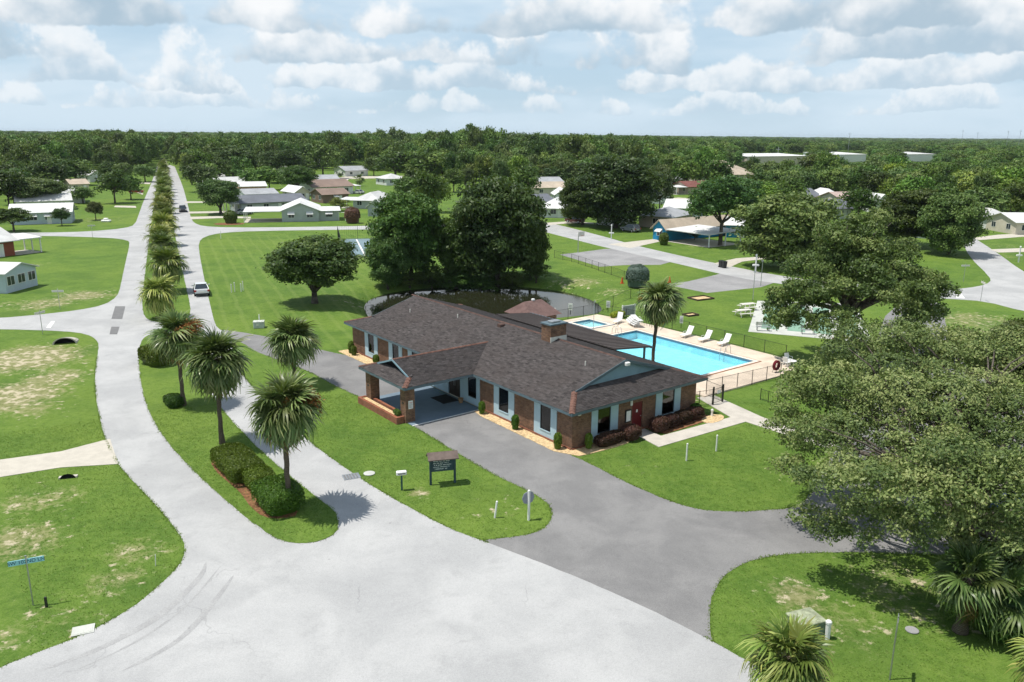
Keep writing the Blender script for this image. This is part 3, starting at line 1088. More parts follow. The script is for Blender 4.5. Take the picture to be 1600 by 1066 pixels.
    caps((px0, pa, ZE + .02), (px0 + T2, pa + T2, zt2 + .02), .2)
    caps((px0, pb, ZE + .02), (px0 + T2, pb - T2, zt2 + .02), .15)
    caps((px0 + T2, pr, pz + .01), (xm, pr, pz + .01), .14)
    MB().add([(px0 + T2 + .25, pa + T2 - .1, zt2 - .05), (px0 + T2 + .25, pr, pz - .08), (px0 + T2 + .25, pb - T2 + .1, zt2 - .05)], [(0, 1, 2)]).part("gable_wall", M['dark'], club)  # near-black face puts the shade of a recessed opening into the colour
    rake((px0 + T2, pa + T2, zt2), (px0 + T2, pr, pz), (-1, 0, 0), club, M['gable'], .12)
    rake((px0 + T2, pr, pz), (px0 + T2, pb - T2, zt2), (-1, 0, 0), club, M['gable'], .12)
    MB().box(px0 - f, px0, pa - f, pb + f, ZE - .2, ZE - .003).part("fascia", M['fascia'], club)
    MB().box(px0, xe - .06, pa - f, pa, ZE - .2, ZE - .003).part("fascia", M['fascia'], club)
    MB().box(px0, xe - .06, pb, pb + f, ZE - .2, ZE - .003).part("fascia", M['fascia'], club)
    MB().box(px0 + .03, -OV - .03, pa + .03, pb - .03, WH + .005, WH + .035).part("porch_ceiling", M['gable'], club)
    for ya_ in (10.8, 16.0):
        c = MB().box(-6.1, -5.35, ya_, ya_ + .75, 0.0, WH).part("porch_column", M['brick'], club)
        MB().tube([(-6.13, ya_ + .37, 1.45), (-6.09, ya_ + .37, 1.45)], 0.09, 10).part("column_vent", M['black'], c)
    pl = MB()
    for b_ in ((-6.75, -6.55, 11.0, 16.9), (-5.95, -5.75, 11.56, 15.99), (-6.55, -6.1, 11.0, 11.2), (-6.55, -6.1, 16.7, 16.9)):
        pl.box(b_[0], b_[1], b_[2], b_[3], 0, 0.5)
    pl.part("porch_planter", M['brick_red'], club)
    MB().box(-6.55, -6.105, 11.2, 16.7, 0.1, 0.42).part("planter_soil", M['sand'], club)
    MB().box(-6.0, -0.06, 10.12, 17.35, 0.0, 0.045).part("porch_floor", M['porchfloor'], club)
    MB().box(-6.0, -0.06, 10.02, 10.118, 0.0, 0.05).part("porch_floor_edge", M['white'], club)
    # chimney straddling the ridge
    ch = MB().box(5.4, 6.95, 8.6, 9.7, 4.2, 5.95).part("chimney", M['brick'], club)
    MB().box(5.32, 7.03, 8.52, 9.78, 5.95, 6.06).part("chimney_cap", M['fascia'], ch)
    MB().box(5.36, 6.99, 8.56, 8.597, 4.3, 5.05).part("flashing", M['offwhite'], ch)
    MB().bbox(5.75, 6.6, 8.85, 9.45, 6.06, 6.2, .03).part("flue_cover", M['steel'], ch)
    # flood lamp on the gable, corner lamp, notice board
    fl = MB().bbox(xr - .2, xr + .18, y1 - .3, y1 - .06, ZR - .42, ZR - .16, .04).part("flood_lamp", M['white'], club)
    MB().bbox(.35, .6, -.22, -.055, 2.35, 2.52, .03).part("corner_lamp", M['offwhite'], club)
    nb = MB().box(4.85, 5.4, -.08, -.003, .85, 1.75).part("notice_board", M['black'], club)
    MB().box(4.92, 5.33, -.09, -.081, .93, 1.67).part("paper", M['white'], nb)
    MB().bbox(5.3, 5.48, -.12, -.003, 2.0, 2.35, .03).part("wall_lamp", M['white'], club)
    for (x, y) in ((4.2, 3.4), (4.9, 20.5), (3.6, 26.4)):
        zz = ZE + (x + OV) * SL
        MB().tube([(x, y, zz - .1), (x, y, zz + .32)], .045, 8).part("vent_pipe", M['offwhite'], club)
    MB().bbox(5.3, 5.8, 14.8, 15.3, ZE + (5.3 + OV) * SL - .02, ZE + (5.8 + OV) * SL + .14, .04).part("roof_vent", M['ridgecap'], club)
    # patio roof behind, on posts
    pz0, pz1 = 3.42, 2.98
    Pp = [(15.6, 23.6, pz1), (15.6, 7.6, pz1), (11.4, 7.6, pz0), (11.4, 23.6, pz0)]
    r = MB().slab(Pp, 0.09).part("patio_roof", M['patio'], club)
    for i in range(33):
        yy = 7.7 + i * 0.49
        MB().add([(15.62, yy, pz1 + .003), (15.62, yy + .05, pz1 + .003), (11.4, yy + .05, pz0 + .003), (11.4, yy, pz0 + .003),
                  (15.62, yy, pz1 + .04), (15.62, yy + .05, pz1 + .04), (11.4, yy + .05, pz0 + .04), (11.4, yy, pz0 + .04)],
                 [(4, 5, 6, 7), (0, 4, 7, 3), (1, 2, 6, 5), (0, 1, 5, 4)]).part("roof_seam", M['patio'], r)
    MB().box(15.6, 15.72, 7.5, 23.7, pz1 - .16, pz1 + .01).part("patio_gutter", M['fascia'], club)
    for yy in (8.0, 13.1, 18.2, 23.2):
        MB().box(15.2, 15.34, yy, yy + .14, 0, pz1 - .08).part("patio_post", M['fascia'], club)


build_clubhouse()

# annex roof seen over the ridge
ax = thing("pump_house", "small brown hipped roof annex just behind the clubhouse ridge near the pond", "annex", CL(17.2, 25.2), CROT)
MB().box(-1.7, 1.7, -1.7, 1.7, 0, 2.5).part("wall", M['brick'], ax)
hr = MB().add([(-2.1, -2.1, 2.5), (2.1, -2.1, 2.5), (2.1, 2.1, 2.5), (-2.1, 2.1, 2.5), (-1.1, -0.1, 3.75), (1.1, -0.1, 3.75), (1.1, 0.1, 3.75), (-1.1, 0.1, 3.75)],
              [(0, 1, 5, 4), (1, 2, 6, 5), (2, 3, 7, 6), (3, 0, 4, 7), (4, 5, 6, 7), (3, 2, 1, 0)]).part("roof", pmat("brown_roofing", (0.16, 0.1, 0.09), 0.2, 2, 0.9, 0.3), ax)
MB().bbox(-.15, .15, -.15, .15, 3.76, 3.95, .04).part("roof_vent", M['white'], hr)

# door mat and notice on the porch
mat_ = MB().box(-1.7, -.25, 12.7, 14.6, .047, .06).part("door_mat", flat("rubber_mat", (0.012, 0.012, 0.013), 0.9))
mat_.location, mat_.rotation_euler = C0, (0, 0, CROT)
tag(mat_, "black door mat in front of the clubhouse entrance under the porch roof", "door mat")
ns = thing("notice_sign", "small white notice fixed to the right brick porch column", "sign", CL(-5.72, 10.74, 0), CROT)
MB().box(-.18, .18, 0, .03, 1.05, 1.65).part("board", M['white'], ns)
for i in range(5):
    MB().box(-.13, .13 - .03 * (i % 2), -.006, -.001, 1.14 + i * .09, 1.17 + i * .09).part("printed_line", flat("print_red" if i == 4 else "print_grey", (0.5, 0.05, 0.04) if i == 4 else (0.2, 0.2, 0.22)), ns)
pot = thing("plant_pot", "small tan flower pot beside the clubhouse entrance door", "plant pot", CL(-.45, 12.2, .047), CROT)
MB().lathe([(.14, 0), (.2, .32), (.22, .36), (.18, .36), (.17, .3)], 12).part("pot", pmat("clay", (0.32, 0.2, 0.11)), pot)

# stone-chip beds along the walls
bed = smooth_poly([CL(-1.05, -1.0).xy, CL(-1.0, 5).xy, CL(-.95, 10.0).xy, CL(-.12, 10.0).xy, CL(-.12, 3).xy, CL(-.12, -.12).xy, CL(3, -.12).xy, CL(4.6, -.12).xy, CL(4.5, -1.3).xy, CL(2, -1.35).xy], 1)
sheet("stone_chip_bed", bed, 0.05, M['sand'], -0.1, 0.03)
sheet("stone_chip_bed", [CL(*p).xy for p in ((-1.1, 17.6), (-1.3, 31.6), (-.12, 31.6), (-.12, 17.6))], 0.05, M['sand'], -0.1, 0.03)
sheet("mulch_bed", [CL(*p).xy for p in ((6.9, -.12), (12.3, -.12), (12.6, -1.0), (12.2, -1.7), (7.2, -1.7))], 0.045, M['mulch'], -0.1, 0.03)
sheet("stone_chip_bed", smooth_poly([CL(*p).xy for p in ((11.2, -1.3), (12.9, -1.0), (13.6, -1.7), (12.4, -2.4), (11.2, -2.2))], 1), 0.052, M['sand'], -0.1, 0.03)
sheet("footpath", [CL(*p).xy for p in ((5.5, -.12), (6.75, -.12), (6.65, -1.75), (13.6, -2.25), (15.2, 2.2), (16.8, 2.0), (15.5, -3.6), (15.2, -8.7), (15.2, -9.9), (13.8, -9.9), (13.7, -3.5), (5.0, -3.05))], 0.035, M['walk'], -0.1)


# ------------------------------------------------------------------ pool
PX0, PX1, PY0, PY1 = 18.0, 27.45, 5.75, 20.45
KX0, KX1, KY0, KY1 = 24.3, 27.0, 24.1, 27.2
M['basin'] = pmat("pool_plaster", (0.45, 0.71, 0.78), 0.10, 1.1, 0.7, 0, 0.3)  # mottling imitates the ripple pattern of the water in the floor colour
M['basin2'] = pmat("small_pool_plaster", (0.72, 0.80, 0.82), 0.06, 0.5, 0.7, 0, 0.3)
M['tile'] = pmat("pool_tile", (0.10, 0.16, 0.22), 0.2, 8.0, 0.4, 0, 0.5)
M['coping'] = pmat("pool_coping", (0.74, 0.66, 0.57), 0.1, 2.0, 0.8, 0, 0.2)
M['brickedge'] = pmat("brick_edging", (0.33, 0.16, 0.095), 0.25, 3.0, 0.85, 0.2, 0.2)
m, w = new_mat("pool_water")
_o = w.n('ShaderNodeOutputMaterial')
_mx = w.n('ShaderNodeMixShader')
_fr = w.n('ShaderNodeFresnel', ins={'IOR': 1.33})
_tr = w.n('ShaderNodeBsdfTransparent', ins={0: (0.66, 0.95, 0.99, 1)})
_gl = w.n('ShaderNodeBsdfGlossy', ins={0: (1, 1, 1, 1), 'Roughness': 0.05})
_pos = w.n('ShaderNodeNewGeometry').outputs['Position']
_bp = w.n('ShaderNodeBump', ins={'Strength': 0.6, 'Distance': 0.08, 'Height': w.noise(_pos, 1.7, 5, 0.65, 0.8)})
w.t.links.new(_bp.outputs[0], _gl.inputs['Normal'])
w.t.links.new(_bp.outputs[0], _fr.inputs['Normal'])
w.t.links.new(_fr.outputs[0], _mx.inputs[0])
w.t.links.new(_tr.outputs[0], _mx.inputs[1])
w.t.links.new(_gl.outputs[0], _mx.inputs[2])
w.t.links.new(_mx.outputs[0], _o.inputs[0])
M['poolwater'] = m


def build_pool():
    DZ = 0.12
    outer = [(15.7, 1.9), (18.5, 1.85), (25.2, 1.7), (28.3, 2.2), (30.6, 4.6), (30.75, 12), (30.6, 22), (29.5, 28.6), (23.2, 28.5), (16.2, 28.2), (15.7, 22)]
    # deck tiled from rectangles around the two basins
    mb = MB()
    bm = bmesh.new()
    ov = [bm.verts.new((*p, DZ)) for p in outer]
    eds = [bm.edges.new((ov[i], ov[(i + 1) % len(ov)])) for i in range(len(ov))]
    for (a, b, c, d) in ((PX0, PX1, PY0, PY1), (KX0, KX1, KY0, KY1)):
        hv = [bm.verts.new((*p, DZ)) for p in ((a, c), (b, c), (b, d), (a, d))]
        eds += [bm.edges.new((hv[i], hv[(i + 1) % 4])) for i in range(4)]
    bmesh.ops.triangle_fill(bm, use_beauty=True, edges=eds)
    bm.verts.index_update()
    fs = []
    for f in bm.faces:
        ids = [v.index for v in f.verts]
        if f.normal.z < 0:
            ids.reverse()
        fs.append(ids)
    mb.add([v.co for v in bm.verts], fs)
    bm.free()
    n = len(outer)
    mb.add([(*p, DZ) for p in outer] + [(*p, -0.3) for p in outer], [(i, n + i, n + (i + 1) % n, (i + 1) % n) for i in range(n)])
    dk = struct(mb.part("pool_deck", M['deck']))
    dk.location, dk.rotation_euler = C0, (0, 0, CROT)
    # deck joints
    for name, lab, (a, b, c, d), depth, bas, lev in (("swimming_pool", "large rectangular swimming pool with bright turquoise water", (PX0, PX1, PY0, PY1), 0.75, 'basin', 0.0),
                                                     ("wading_pool", "small square pale wading pool in the far corner of the pool deck", (KX0, KX1, KY0, KY1), 0.3, 'basin2', 0.02)):
        t = thing(name, lab, "pool", C0, CROT)
        MB().add([(a, c, DZ), (b, c, DZ), (b, d, DZ), (a, d, DZ), (a, c, -depth), (b, c, -depth), (b, d, -depth), (a, d, -depth)],
                 [(0, 1, 5, 4), (1, 2, 6, 5), (2, 3, 7, 6), (3, 0, 4, 7), (4, 5, 6, 7)]).part("basin", M[bas], t)
        MB().add([(a, c, lev), (b, c, lev), (b, d, lev), (a, d, lev)], [(0, 1, 2, 3)]).part("water", M['poolwater'], t)
        e, g_ = 0.012, 0.32
        for q in ((a + .001, a + e, c, d), (b - e, b - .001, c, d), (a + e, b - e, c + .001, c + e), (a + e, b - e, d - e, d - .001)):
            MB().box(q[0], q[1], q[2], q[3], -.1, DZ - .004).part("tile_band", M['tile'], t)
        for q in ((a - g_, a - .0, c - g_, d + g_), (b, b + g_, c - g_, d + g_), (a, b, c - g_, c), (a, b, d, d + g_)):
            MB().box(q[0], q[1], q[2], q[3], DZ - .02, DZ + .045).part("coping", M['coping'], t)
        h = g_ + .14
        for q in ((a - h, a - g_, c - h, d + h), (b + g_, b + h, c - h, d + h), (a - g_, b + g_, c - h, c - g_), (a - g_, b + g_, d + g_, d + h)):
            MB().box(q[0], q[1], q[2], q[3], DZ - .02, DZ + .03).part("edging", M['brickedge'] if name == "swimming_pool" else M['tile'], t)
    # ladders and rails
    def rail(label, x, y, dx, dy, nm="pool_ladder"):
        t = thing(nm, label, "ladder", CL(x, y, DZ), CROT)
        for k in (-1, 1):
            ox, oy = (-dy * .26 * k, dx * .26 * k)
            pts = [(ox - dx * .5, oy - dy * .5, 0), (ox - dx * .45, oy - dy * .45, .55), (ox - dx * .25, oy - dy * .25, .82), (ox, oy, .85), (ox + dx * .3, oy + dy * .3, .6), (ox + dx * .45, oy + dy * .45, 0), (ox + dx * .45, oy + dy * .45, -.7)]
            MB().tube(pts, 0.024, 6).part("rail", M['steel'], t, True)
        for zz in (-.2, -.5):
            MB().tube([(dy * .26 + dx * .45, -dx * .26 + dy * .45, zz), (-dy * .26 + dx * .45, dx * .26 + dy * .45, zz)], 0.02, 6).part("rung", M['steel'], t)
    rail("steel pool ladder on the long edge nearest the white loungers", 27.5, 9.1, -1, 0)
    rail("steel grab rails at the far end of the pool by the palm crown", 24.6, 20.5, 0, -1)
    rail("steel grab rail at the pool edge next to the palm trunk", 17.95, 9.6, 1, 0)


build_pool()


# ------------------------------------------------------------------ fences
def fence(name, label, pts, h=1.25, step=2.1, picket=0.0, cat="fence", z0=0.0, base=None):
    t = thing(name, label, cat, (*pts[0], z0))
    o = Vector(pts[0])
    P = [Vector(p) - o for p in pts]
    posts = []

    def gz(p):
        return float(ground_z(p.x + o.x, p.y + o.y)) if base else 0.0
    for i in range(len(P) - 1):
        d = P[i + 1] - P[i]
        n = max(1, round(d.length / step))
        for k in range(n):
            posts.append(P[i] + d * (k / n))
    posts.append(P[-1])
    for p in posts:
        MB().tube([(p.x, p.y, gz(p) - .1), (p.x, p.y, gz(p) + h + .05)], 0.032, 6).part("post", M['black'], t)
    pk = MB()
    for a, b in zip(posts[:-1], posts[1:]):
        for hh in (0.1, h):
            MB().tube([(a.x, a.y, gz(a) + hh), (b.x, b.y, gz(b) + hh)], 0.016, 5).part("rail", M['black'], t)
        if picket:
            L = (b - a).length
            n = int(L / picket)
            for k in range(1, n):
                p = a.lerp(b, k / n)
                z = gz(p)
                r = .007
                pk.add([(p.x - r, p.y - r, z + .1), (p.x + r, p.y - r, z + .1), (p.x, p.y + r, z + .1), (p.x - r, p.y - r, z + h), (p.x + r, p.y - r, z + h), (p.x, p.y + r, z + h)],
                       [(0, 1, 4, 3), (1, 2, 5, 4), (2, 0, 3, 5)])
    if pk.v:
        stuff(pk.part("pickets", M['black'], t))
    return t


cl = lambda *q: [CL(*p).xy for p in q]
fence("metal_fence", "black metal fence along the front edge of the pool deck by the lawn", cl((16.2, 2.15), (25.2, 1.5)), 1.25, 1.85, .12)
fence("metal_fence", "black metal fence behind the white loungers along the pool deck", cl((31.0, 4.9), (31.1, 12), (31.0, 21), (29.9, 28.9)), 1.25, 2.1, .13)
fence("metal_fence", "black metal fence across the far end of the pool deck by the pond", cl((29.9, 28.9), (23.0, 28.9), (16.0, 28.6)), 1.25, 2.1, .13)
fence("metal_fence", "short black metal fence panel between clubhouse corner and the gate", cl((12.35, .95), (14.78, .4)), 1.25, 1.25, .11)
fence("metal_fence", "short black metal fence return from gate post back to deck fence", cl((15.95, .35), (16.2, 2.15)), 1.25, 1.9, .11)
gt = thing("pool_gate", "open black metal pool gate with small sign beside the clubhouse corner", "gate", CL(15.95, .35), CROT)
for x in (0.0, -1.15):
    MB().box(x - .05, x + .05, -.05, .05, 0, 1.45).part("gate_post", M['black'], gt)
for z in (.15, 1.25):
    MB().tube([(-.05, 0, z), (-1.1, 0, z)], .016, 5).part("rail", M['black'], gt)
for k in range(1, 9):
    MB().tube([(-.05 - k * .117, 0, .15), (-.05 - k * .117, 0, 1.25)], .009, 4).part("picket", M['black'], gt)
MB().box(-.75, -.35, -.04, -.02, .85, 1.1).part("sign_plate", M['white'], gt)
pf = [G(*p, -0.0).xy for p in ((866, 403), (893, 409), (915, 416), (935, 423), (955, 430), (975, 437), (1000, 446), (1012, 458), (985, 467), (958, 474), (930, 482))]
fence("chain_link_fence", "dark wire fence running down the pond bank beside the parking apron", pf[:7], 1.25, 2.7, .22, "fence", 0, True)
fence("chain_link_fence", "dark wire fence between the pond bank and the wading pool", pf[6:], 1.25, 2.7, .2, "fence", 0, True)
fence("chain_link_fence", "low dark wire fence beyond the left end of the clubhouse near the pond", [G(*p).xy for p in ((572, 492), (582, 490), (598, 489))], 1.0, 1.6, .3)
fence("metal_fence", "small black picket barrier on the lawn at the oak's edge", [G(*p).xy for p in ((1188, 625), (1200, 629), (1214, 632))], .9, 1.2, .13)


# ------------------------------------------------------------------ pool-side and lawn furniture
def lounger(label, x, y, rz=0.0, z=0.12, back=0.95, group="white loungers along the pool fence"):
    t = thing("pool_lounger", label, "lounger", CL(x, y, z), CROT + rz, group)
    mw = M['white']
    MB().bbox(-1.15, .1, -.3, .3, .27, .32, .015).part("seat", mw, t)
    for k in range(9):
        MB().box(-1.1 + k * .13, -1.02 + k * .13, -.28, .28, .321, .332).part("slat", mw, t)
    c, s = math.cos(back), math.sin(back)
    b = MB().obox((.1 + c * .42, 0, .3 + s * .42), (c, 0, s), (0, 1, 0), (-s, 0, c), .43, .3, .022)
    b.part("backrest", mw, t)
    for xx, yy in ((-1.05, -.26), (-1.05, .26), (.02, -.26), (.02, .26)):
        MB().tube([(xx, yy, 0), (xx, yy, .27)], .022, 6).part("leg", mw, t)
    for yy in (-.33, .33):
        MB().tube([(-.45, yy, .3), (-.42, yy, .5), (.05, yy, .5), (.12, yy, .33)], .018, 6).part("armrest", mw, t)
    return t


lounger("white plastic pool lounger, farthest of the three along the fence", 29.9, 15.6, .15)
lounger("white plastic pool lounger, middle one of the three along the fence", 29.95, 13.3, .1)
lounger("white plastic pool lounger, nearest to the steel pool ladder", 30.25, 11.2, .12)
for k in range(4):
    lounger("white lounger in the folded stack behind the palm crown" if k else "bottom white lounger of the stack behind the palm crown", 28.7 + .1 * k, 22.4 - .12 * k, 1.2, .12 + k * .16, .25, "stacked white loungers")
lounger("white pool lounger standing upright just left of the lounger stack", 28.6, 24.2, .4, .12, 1.25, "white loungers along the pool fence")


def chair(label, loc, rz):
    t = thing("plastic_chair", label, "chair", loc, rz, "white plastic chairs at the deck corner")
    mw = M['white']
    MB().bbox(-.24, .24, -.24, .24, .40, .44, .015).part("seat", mw, t)
    MB().obox((0, .26, .66), (1, 0, 0), (0, .25, .97), (0, -.97, .25), .24, .26, .015).part("backrest", mw, t)
    for a in (-1, 1):
        for b in (-1, 1):
            MB().tube([(a * .25, b * .25, 0), (a * .21, b * .21, .4)], .02, 6).part("leg", mw, t)
        MB().tube([(a * .26, -.2, .4), (a * .27, -.18, .62), (a * .27, .26, .64)], .02, 6).part("armrest", mw, t)


chair("white plastic chair at the deck corner nearest the parked blue car", CL(29.3, 3.5, .12), 0.4)
chair("white plastic chair facing away beside the low table at the deck corner", CL(28.3, 3.0, .12), 2.2)
tb = thing("deck_table", "low round white table between the plastic chairs at the deck corner", "table", CL(28.9, 2.9, .12))
MB().lathe([(.4, .42), (.42, .45), (.42, .47), (.38, .48)], 16).part("top", M['white'], tb)
for a in range(4):
    q = a * math.pi / 2 + .4
    MB().tube([(.3 * math.cos(q), .3 * math.sin(q), 0), (.2 * math.cos(q), .2 * math.sin(q), .42)], .02, 6).part("leg", M['white'], tb)
hr = thing("hose_reel", "dark red hose reel behind the deck fence corner post", "hose reel", CL(26.0, 2.5, .12), CROT)
ring = MB()
for R_ in (.30, .36, .42):
    for zz in (-.08, 0.0, .08):
        ring.tube([(R_ * math.cos(a * math.pi / 9), zz, .62 + R_ * math.sin(a * math.pi / 9)) for a in range(19)], .035, 5, False)
ring.part("hose_coil", flat("red_hose", (0.17, 0.01, 0.018), 0.5), hr)
for zz in (-.16, .16):
    MB().tube([(-.3, zz, 0), (0, zz, .62), (.3, zz, 0)], .02, 5).part("reel_frame", M['black'], hr)
for lab, p, wd in (("white sign board on the fence left of the wading pool", (863, 502), .7), ("white sign board on the pond fence left of the wading pool gate", (891, 492), .45), ("white sign board on the fence right of the wading pool", (950, 488), .45), ("small white sign on the fence behind the first lounger", (1064, 513), .35)):
    b = G(*p)
    t = thing("sign_board", lab, "sign", b, CROT - .9)
    MB().box(-wd / 2, wd / 2, -.02, .02, .55, 1.35 if wd < .6 else 1.5).part("board", M['white'], t)
    MB().box(-.03, .03, .021, .06, 0, 1.3).part("post", M['black'], t)
    for i in range(3):
        MB().box(-wd * .35, wd * .35, -.026, -.021, .75 + i * .17, .80 + i * .17).part("printed_line", flat("print_dark", (0.1, 0.1, 0.12)), t)
sc_ = thing("equipment_screen", "white framed grey panel screen standing behind the pool fence", "screen", G(982, 494), .55)
for x in (-.9, .9):
    MB().box(x - .06, x + .06, -.06, .06, 0, 1.35).part("post", M['white'], sc_)
for k in range(6):
    MB().box(-.84 + k * .28, -.58 + k * .28, -.02, .02, .1, 1.2).part("panel", pmat("grey_panel", (0.33, 0.35, 0.37)) if k == 0 else bpy.data.materials["grey_panel"], sc_)
MB().box(-.84, .84, -.03, .03, 1.2, 1.28).part("rail", M['white'], sc_)
ps = thing("life_pole", "tall thin pale pole standing beside the wading pool", "pole", CL(24.0, 23.4, .12))
MB().tube([(0, 0, 0), (0, 0, 3.2)], .03, 6).part("pole", M['steel'], ps)
MB().tube([(0, 0, 3.0), (.2, .1, 3.0)], .03, 6).part("bracket", M['steel'], ps)


def picnic(label, px, py, rz):
    t = thing("picnic_table", label, "picnic table", G(px, py), rz, "picnic tables on the lawn")
    wd = M['offwhite']
    for k in range(5):
        MB().bbox(-.95, .95, -.38 + k * .155, -.24 + k * .155, .72, .76, .01).part("table_plank", wd, t)
    for s in (-1, 1):
        for k in (0, 1):
            MB().bbox(-.95, .95, s * .72 - .14 + k * .145, s * .72 - .005 + k * .145, .42, .46, .01).part("bench_plank", wd, t)
    for x in (-.65, .65):
        for s in (-1, 1):
            MB().obox((x, s * .48, .36), (1, 0, 0), (0, -s * .42, .9), (0, .9, s * .42), .03, .4, .05).part("leg", wd, t)
        MB().box(x - .035, x + .035, -.82, .82, .36, .42).part("cross_beam", wd, t)


picnic("cream picnic table on the lawn, the farther of two beside the court", 1168, 484, .35)
picnic("cream picnic table on the lawn, the nearer of two beside the court", 1161, 494, .35)
# game court
M['court'] = pmat("court_concrete", (0.50, 0.51, 0.47), 0.1, 0.8, 0.9, 0, 0.2, world_co=True)
M['courtgreen'] = pmat("court_green", (0.22, 0.36, 0.27), 0.12, 0.6, 0.8, 0, 0.2, world_co=True)
crt = cl((36.9, 13.4), (51.5, 22.8), (60, 14.5), (43.0, 3.0))
sheet("game_court", crt, .03, M['court'], -.1)
ca = Vector(crt[0])
e1 = (Vector(crt[1]) - ca)
e2 = (Vector(crt[3]) - ca)
for k in range(4):
    a, b = .1 + k * .22, .1 + k * .22 + .15
    sheet("court_lane", [ca + e2 * a + e1 * .12, ca + e2 * b + e1 * .12, ca + e2 * b + e1 * .92, ca + e2 * a + e1 * .92], .036, M['courtgreen'])


def bench(label, p, rz):
    t = thing("park_bench", label, "bench", p, rz, "benches at the game court")
    for k in range(3):
        MB().bbox(-.75, .75, -.2 + k * .14, -.09 + k * .14, .43, .46, .008).part("seat_slat", M['steel'], t)
    for k in range(3):
        MB().bbox(-.75, .75, .2, .23, .55 + k * .13, .64 + k * .13, .008).part("back_slat", M['steel'], t)
    for x in (-.6, .6):
        MB().tube([(x, -.18, 0), (x, -.18, .43)], .025, 6).part("leg", M['black'], t)
        MB().tube([(x, .24, 0), (x, .24, .92)], .025, 6).part("leg", M['black'], t)


bench("grey slatted bench on the game court's near left corner", G(1192, 517, .04), -.1)
bench("grey slatted bench half hidden by the leaning oak on the court edge", G(1262, 522, .04), -.1)
for lab, p, sz in (("dark timber framed sand box on the lawn beyond the pool palm", (1095, 467), 1.3), ("small timber framed pit on the lawn right of the pool palm crown", (1079, 493), .7)):
    t = thing("horseshoe_pit", lab, "sand box", G(*p), .5)
    MB().box(-sz, sz, -sz * .7, sz * .7, 0, .06).part("sand", M['sand'], t)
    for q in ((-sz - .08, -sz, -sz * .7 - .08, sz * .7 + .08), (sz, sz + .08, -sz * .7 - .08, sz * .7 + .08), (-sz, sz, -sz * .7 - .08, -sz * .7), (-sz, sz, sz * .7, sz * .7 + .08)):
        MB().box(*q, 0, .2).part("timber", pmat("dark_timber", (0.07, 0.05, 0.035)), t)
for lab, p, hh in (("thin grey lamp pole left of the game court", (1176, 470), 3.6), ("thin grey lamp pole at the far edge of the court lawn", (1188.5, 447), 3.4)):
    t = thing("lamp_post", lab, "lamp post", G(*p))
    MB().tube([(0, 0, 0), (0, 0, hh)], [.05, .035], 8).part("pole", M['steel'], t)
    MB().bbox(-.16, .16, -.1, .1, hh, hh + .12, .03).part("lamp_head", M['steel'], t)


# ------------------------------------------------------------------ vegetation
def leaf_mat(name, dark, mid, light, transl=0.20, rough=0.5):
    m, w = new_mat(name)
    out = w.n('ShaderNodeOutputMaterial')
    t = w.n('ShaderNodeAttribute', attribute_name='tint').outputs['Fac']
    oi = w.n('ShaderNodeObjectInfo')
    a = w.mix(w.ss(t, 0.0, 0.55), dark, mid)
    a = w.mix(w.ss(t, 0.5, 1.0), a, light)
    a = w.mix(1.0, a, oi.outputs['Color'], 'MULTIPLY')
    hv = w.n('ShaderNodeHueSaturation', ins={'Hue': w.m('MULTIPLY_ADD', w.m('FRACT', w.m('MULTIPLY', oi.outputs['Random'], 7.31)), 0.045, 0.475), 'Value': w.m('MULTIPLY_ADD', oi.outputs['Random'], 0.80, 0.62), 'Color': a})
    p = w.n('ShaderNodeBsdfPrincipled', ins={'Base Color': hv.outputs[0], 'Roughness': rough})
    p.inputs['Specular IOR Level'].default_value = 0.25
    tr = w.n('ShaderNodeBsdfTranslucent', ins={0: w.mix(0.5, hv.outputs[0], (0.20, 0.30, 0.03))})
    mx = w.n('ShaderNodeMixShader', ins={0: transl})
    w.t.links.new(p.outputs[0], mx.inputs[1])
    w.t.links.new(tr.outputs[0], mx.inputs[2])
    w.t.links.new(mx.outputs[0], out.inputs[0])
    return m


M['oakleaf'] = leaf_mat("live_oak_leaves", (0.036, 0.070, 0.021), (0.084, 0.138, 0.038), (0.165, 0.222, 0.078))
M['greenleaf'] = leaf_mat("green_leaves", (0.034, 0.070, 0.014), (0.080, 0.138, 0.026), (0.155, 0.215, 0.055))
M['hedgeleaf'] = leaf_mat("hedge_leaves", (0.035, 0.075, 0.008), (0.072, 0.135, 0.015), (0.12, 0.19, 0.028))
M['redleaf'] = leaf_mat("burgundy_leaves", (0.028, 0.012, 0.012), (0.075, 0.030, 0.025), (0.14, 0.07, 0.05), 0.15)
M['greyleaf'] = leaf_mat("blue_grey_leaves", (0.09, 0.14, 0.115), (0.18, 0.25, 0.21), (0.32, 0.40, 0.35), 0.2)
M['palmleaf'] = leaf_mat("palm_leaves", (0.038, 0.075, 0.020), (0.100, 0.150, 0.042), (0.29, 0.33, 0.14), 0.15, 0.36)
M['deadleaf'] = leaf_mat("dead_palm_leaves", (0.10, 0.060, 0.025), (0.22, 0.125, 0.05), (0.33, 0.21, 0.09), 0.15, 0.8)
M['stalk'] = leaf_mat("palm_seed_stalks", (0.20, 0.075, 0.02), (0.34, 0.14, 0.04), (0.45, 0.23, 0.08), 0.1, 0.8)
m, w = new_mat("bark")
_co = w.n('ShaderNodeTexCoord').outputs['Object']
_n = w.noise(_co, 6.0, 5, 0.7)
finish(w, w.mix(w.ss(_n, .35, .7), (0.055, 0.045, 0.036), (0.17, 0.15, 0.125)), 0.95, _n, 0.8, 0.05, 0.1)
M['bark'] = m
m, w = new_mat("palm_bark")
_co = w.n('ShaderNodeTexCoord').outputs['Object']
_n = w.noise(_co, 9.0, 5, 0.7)
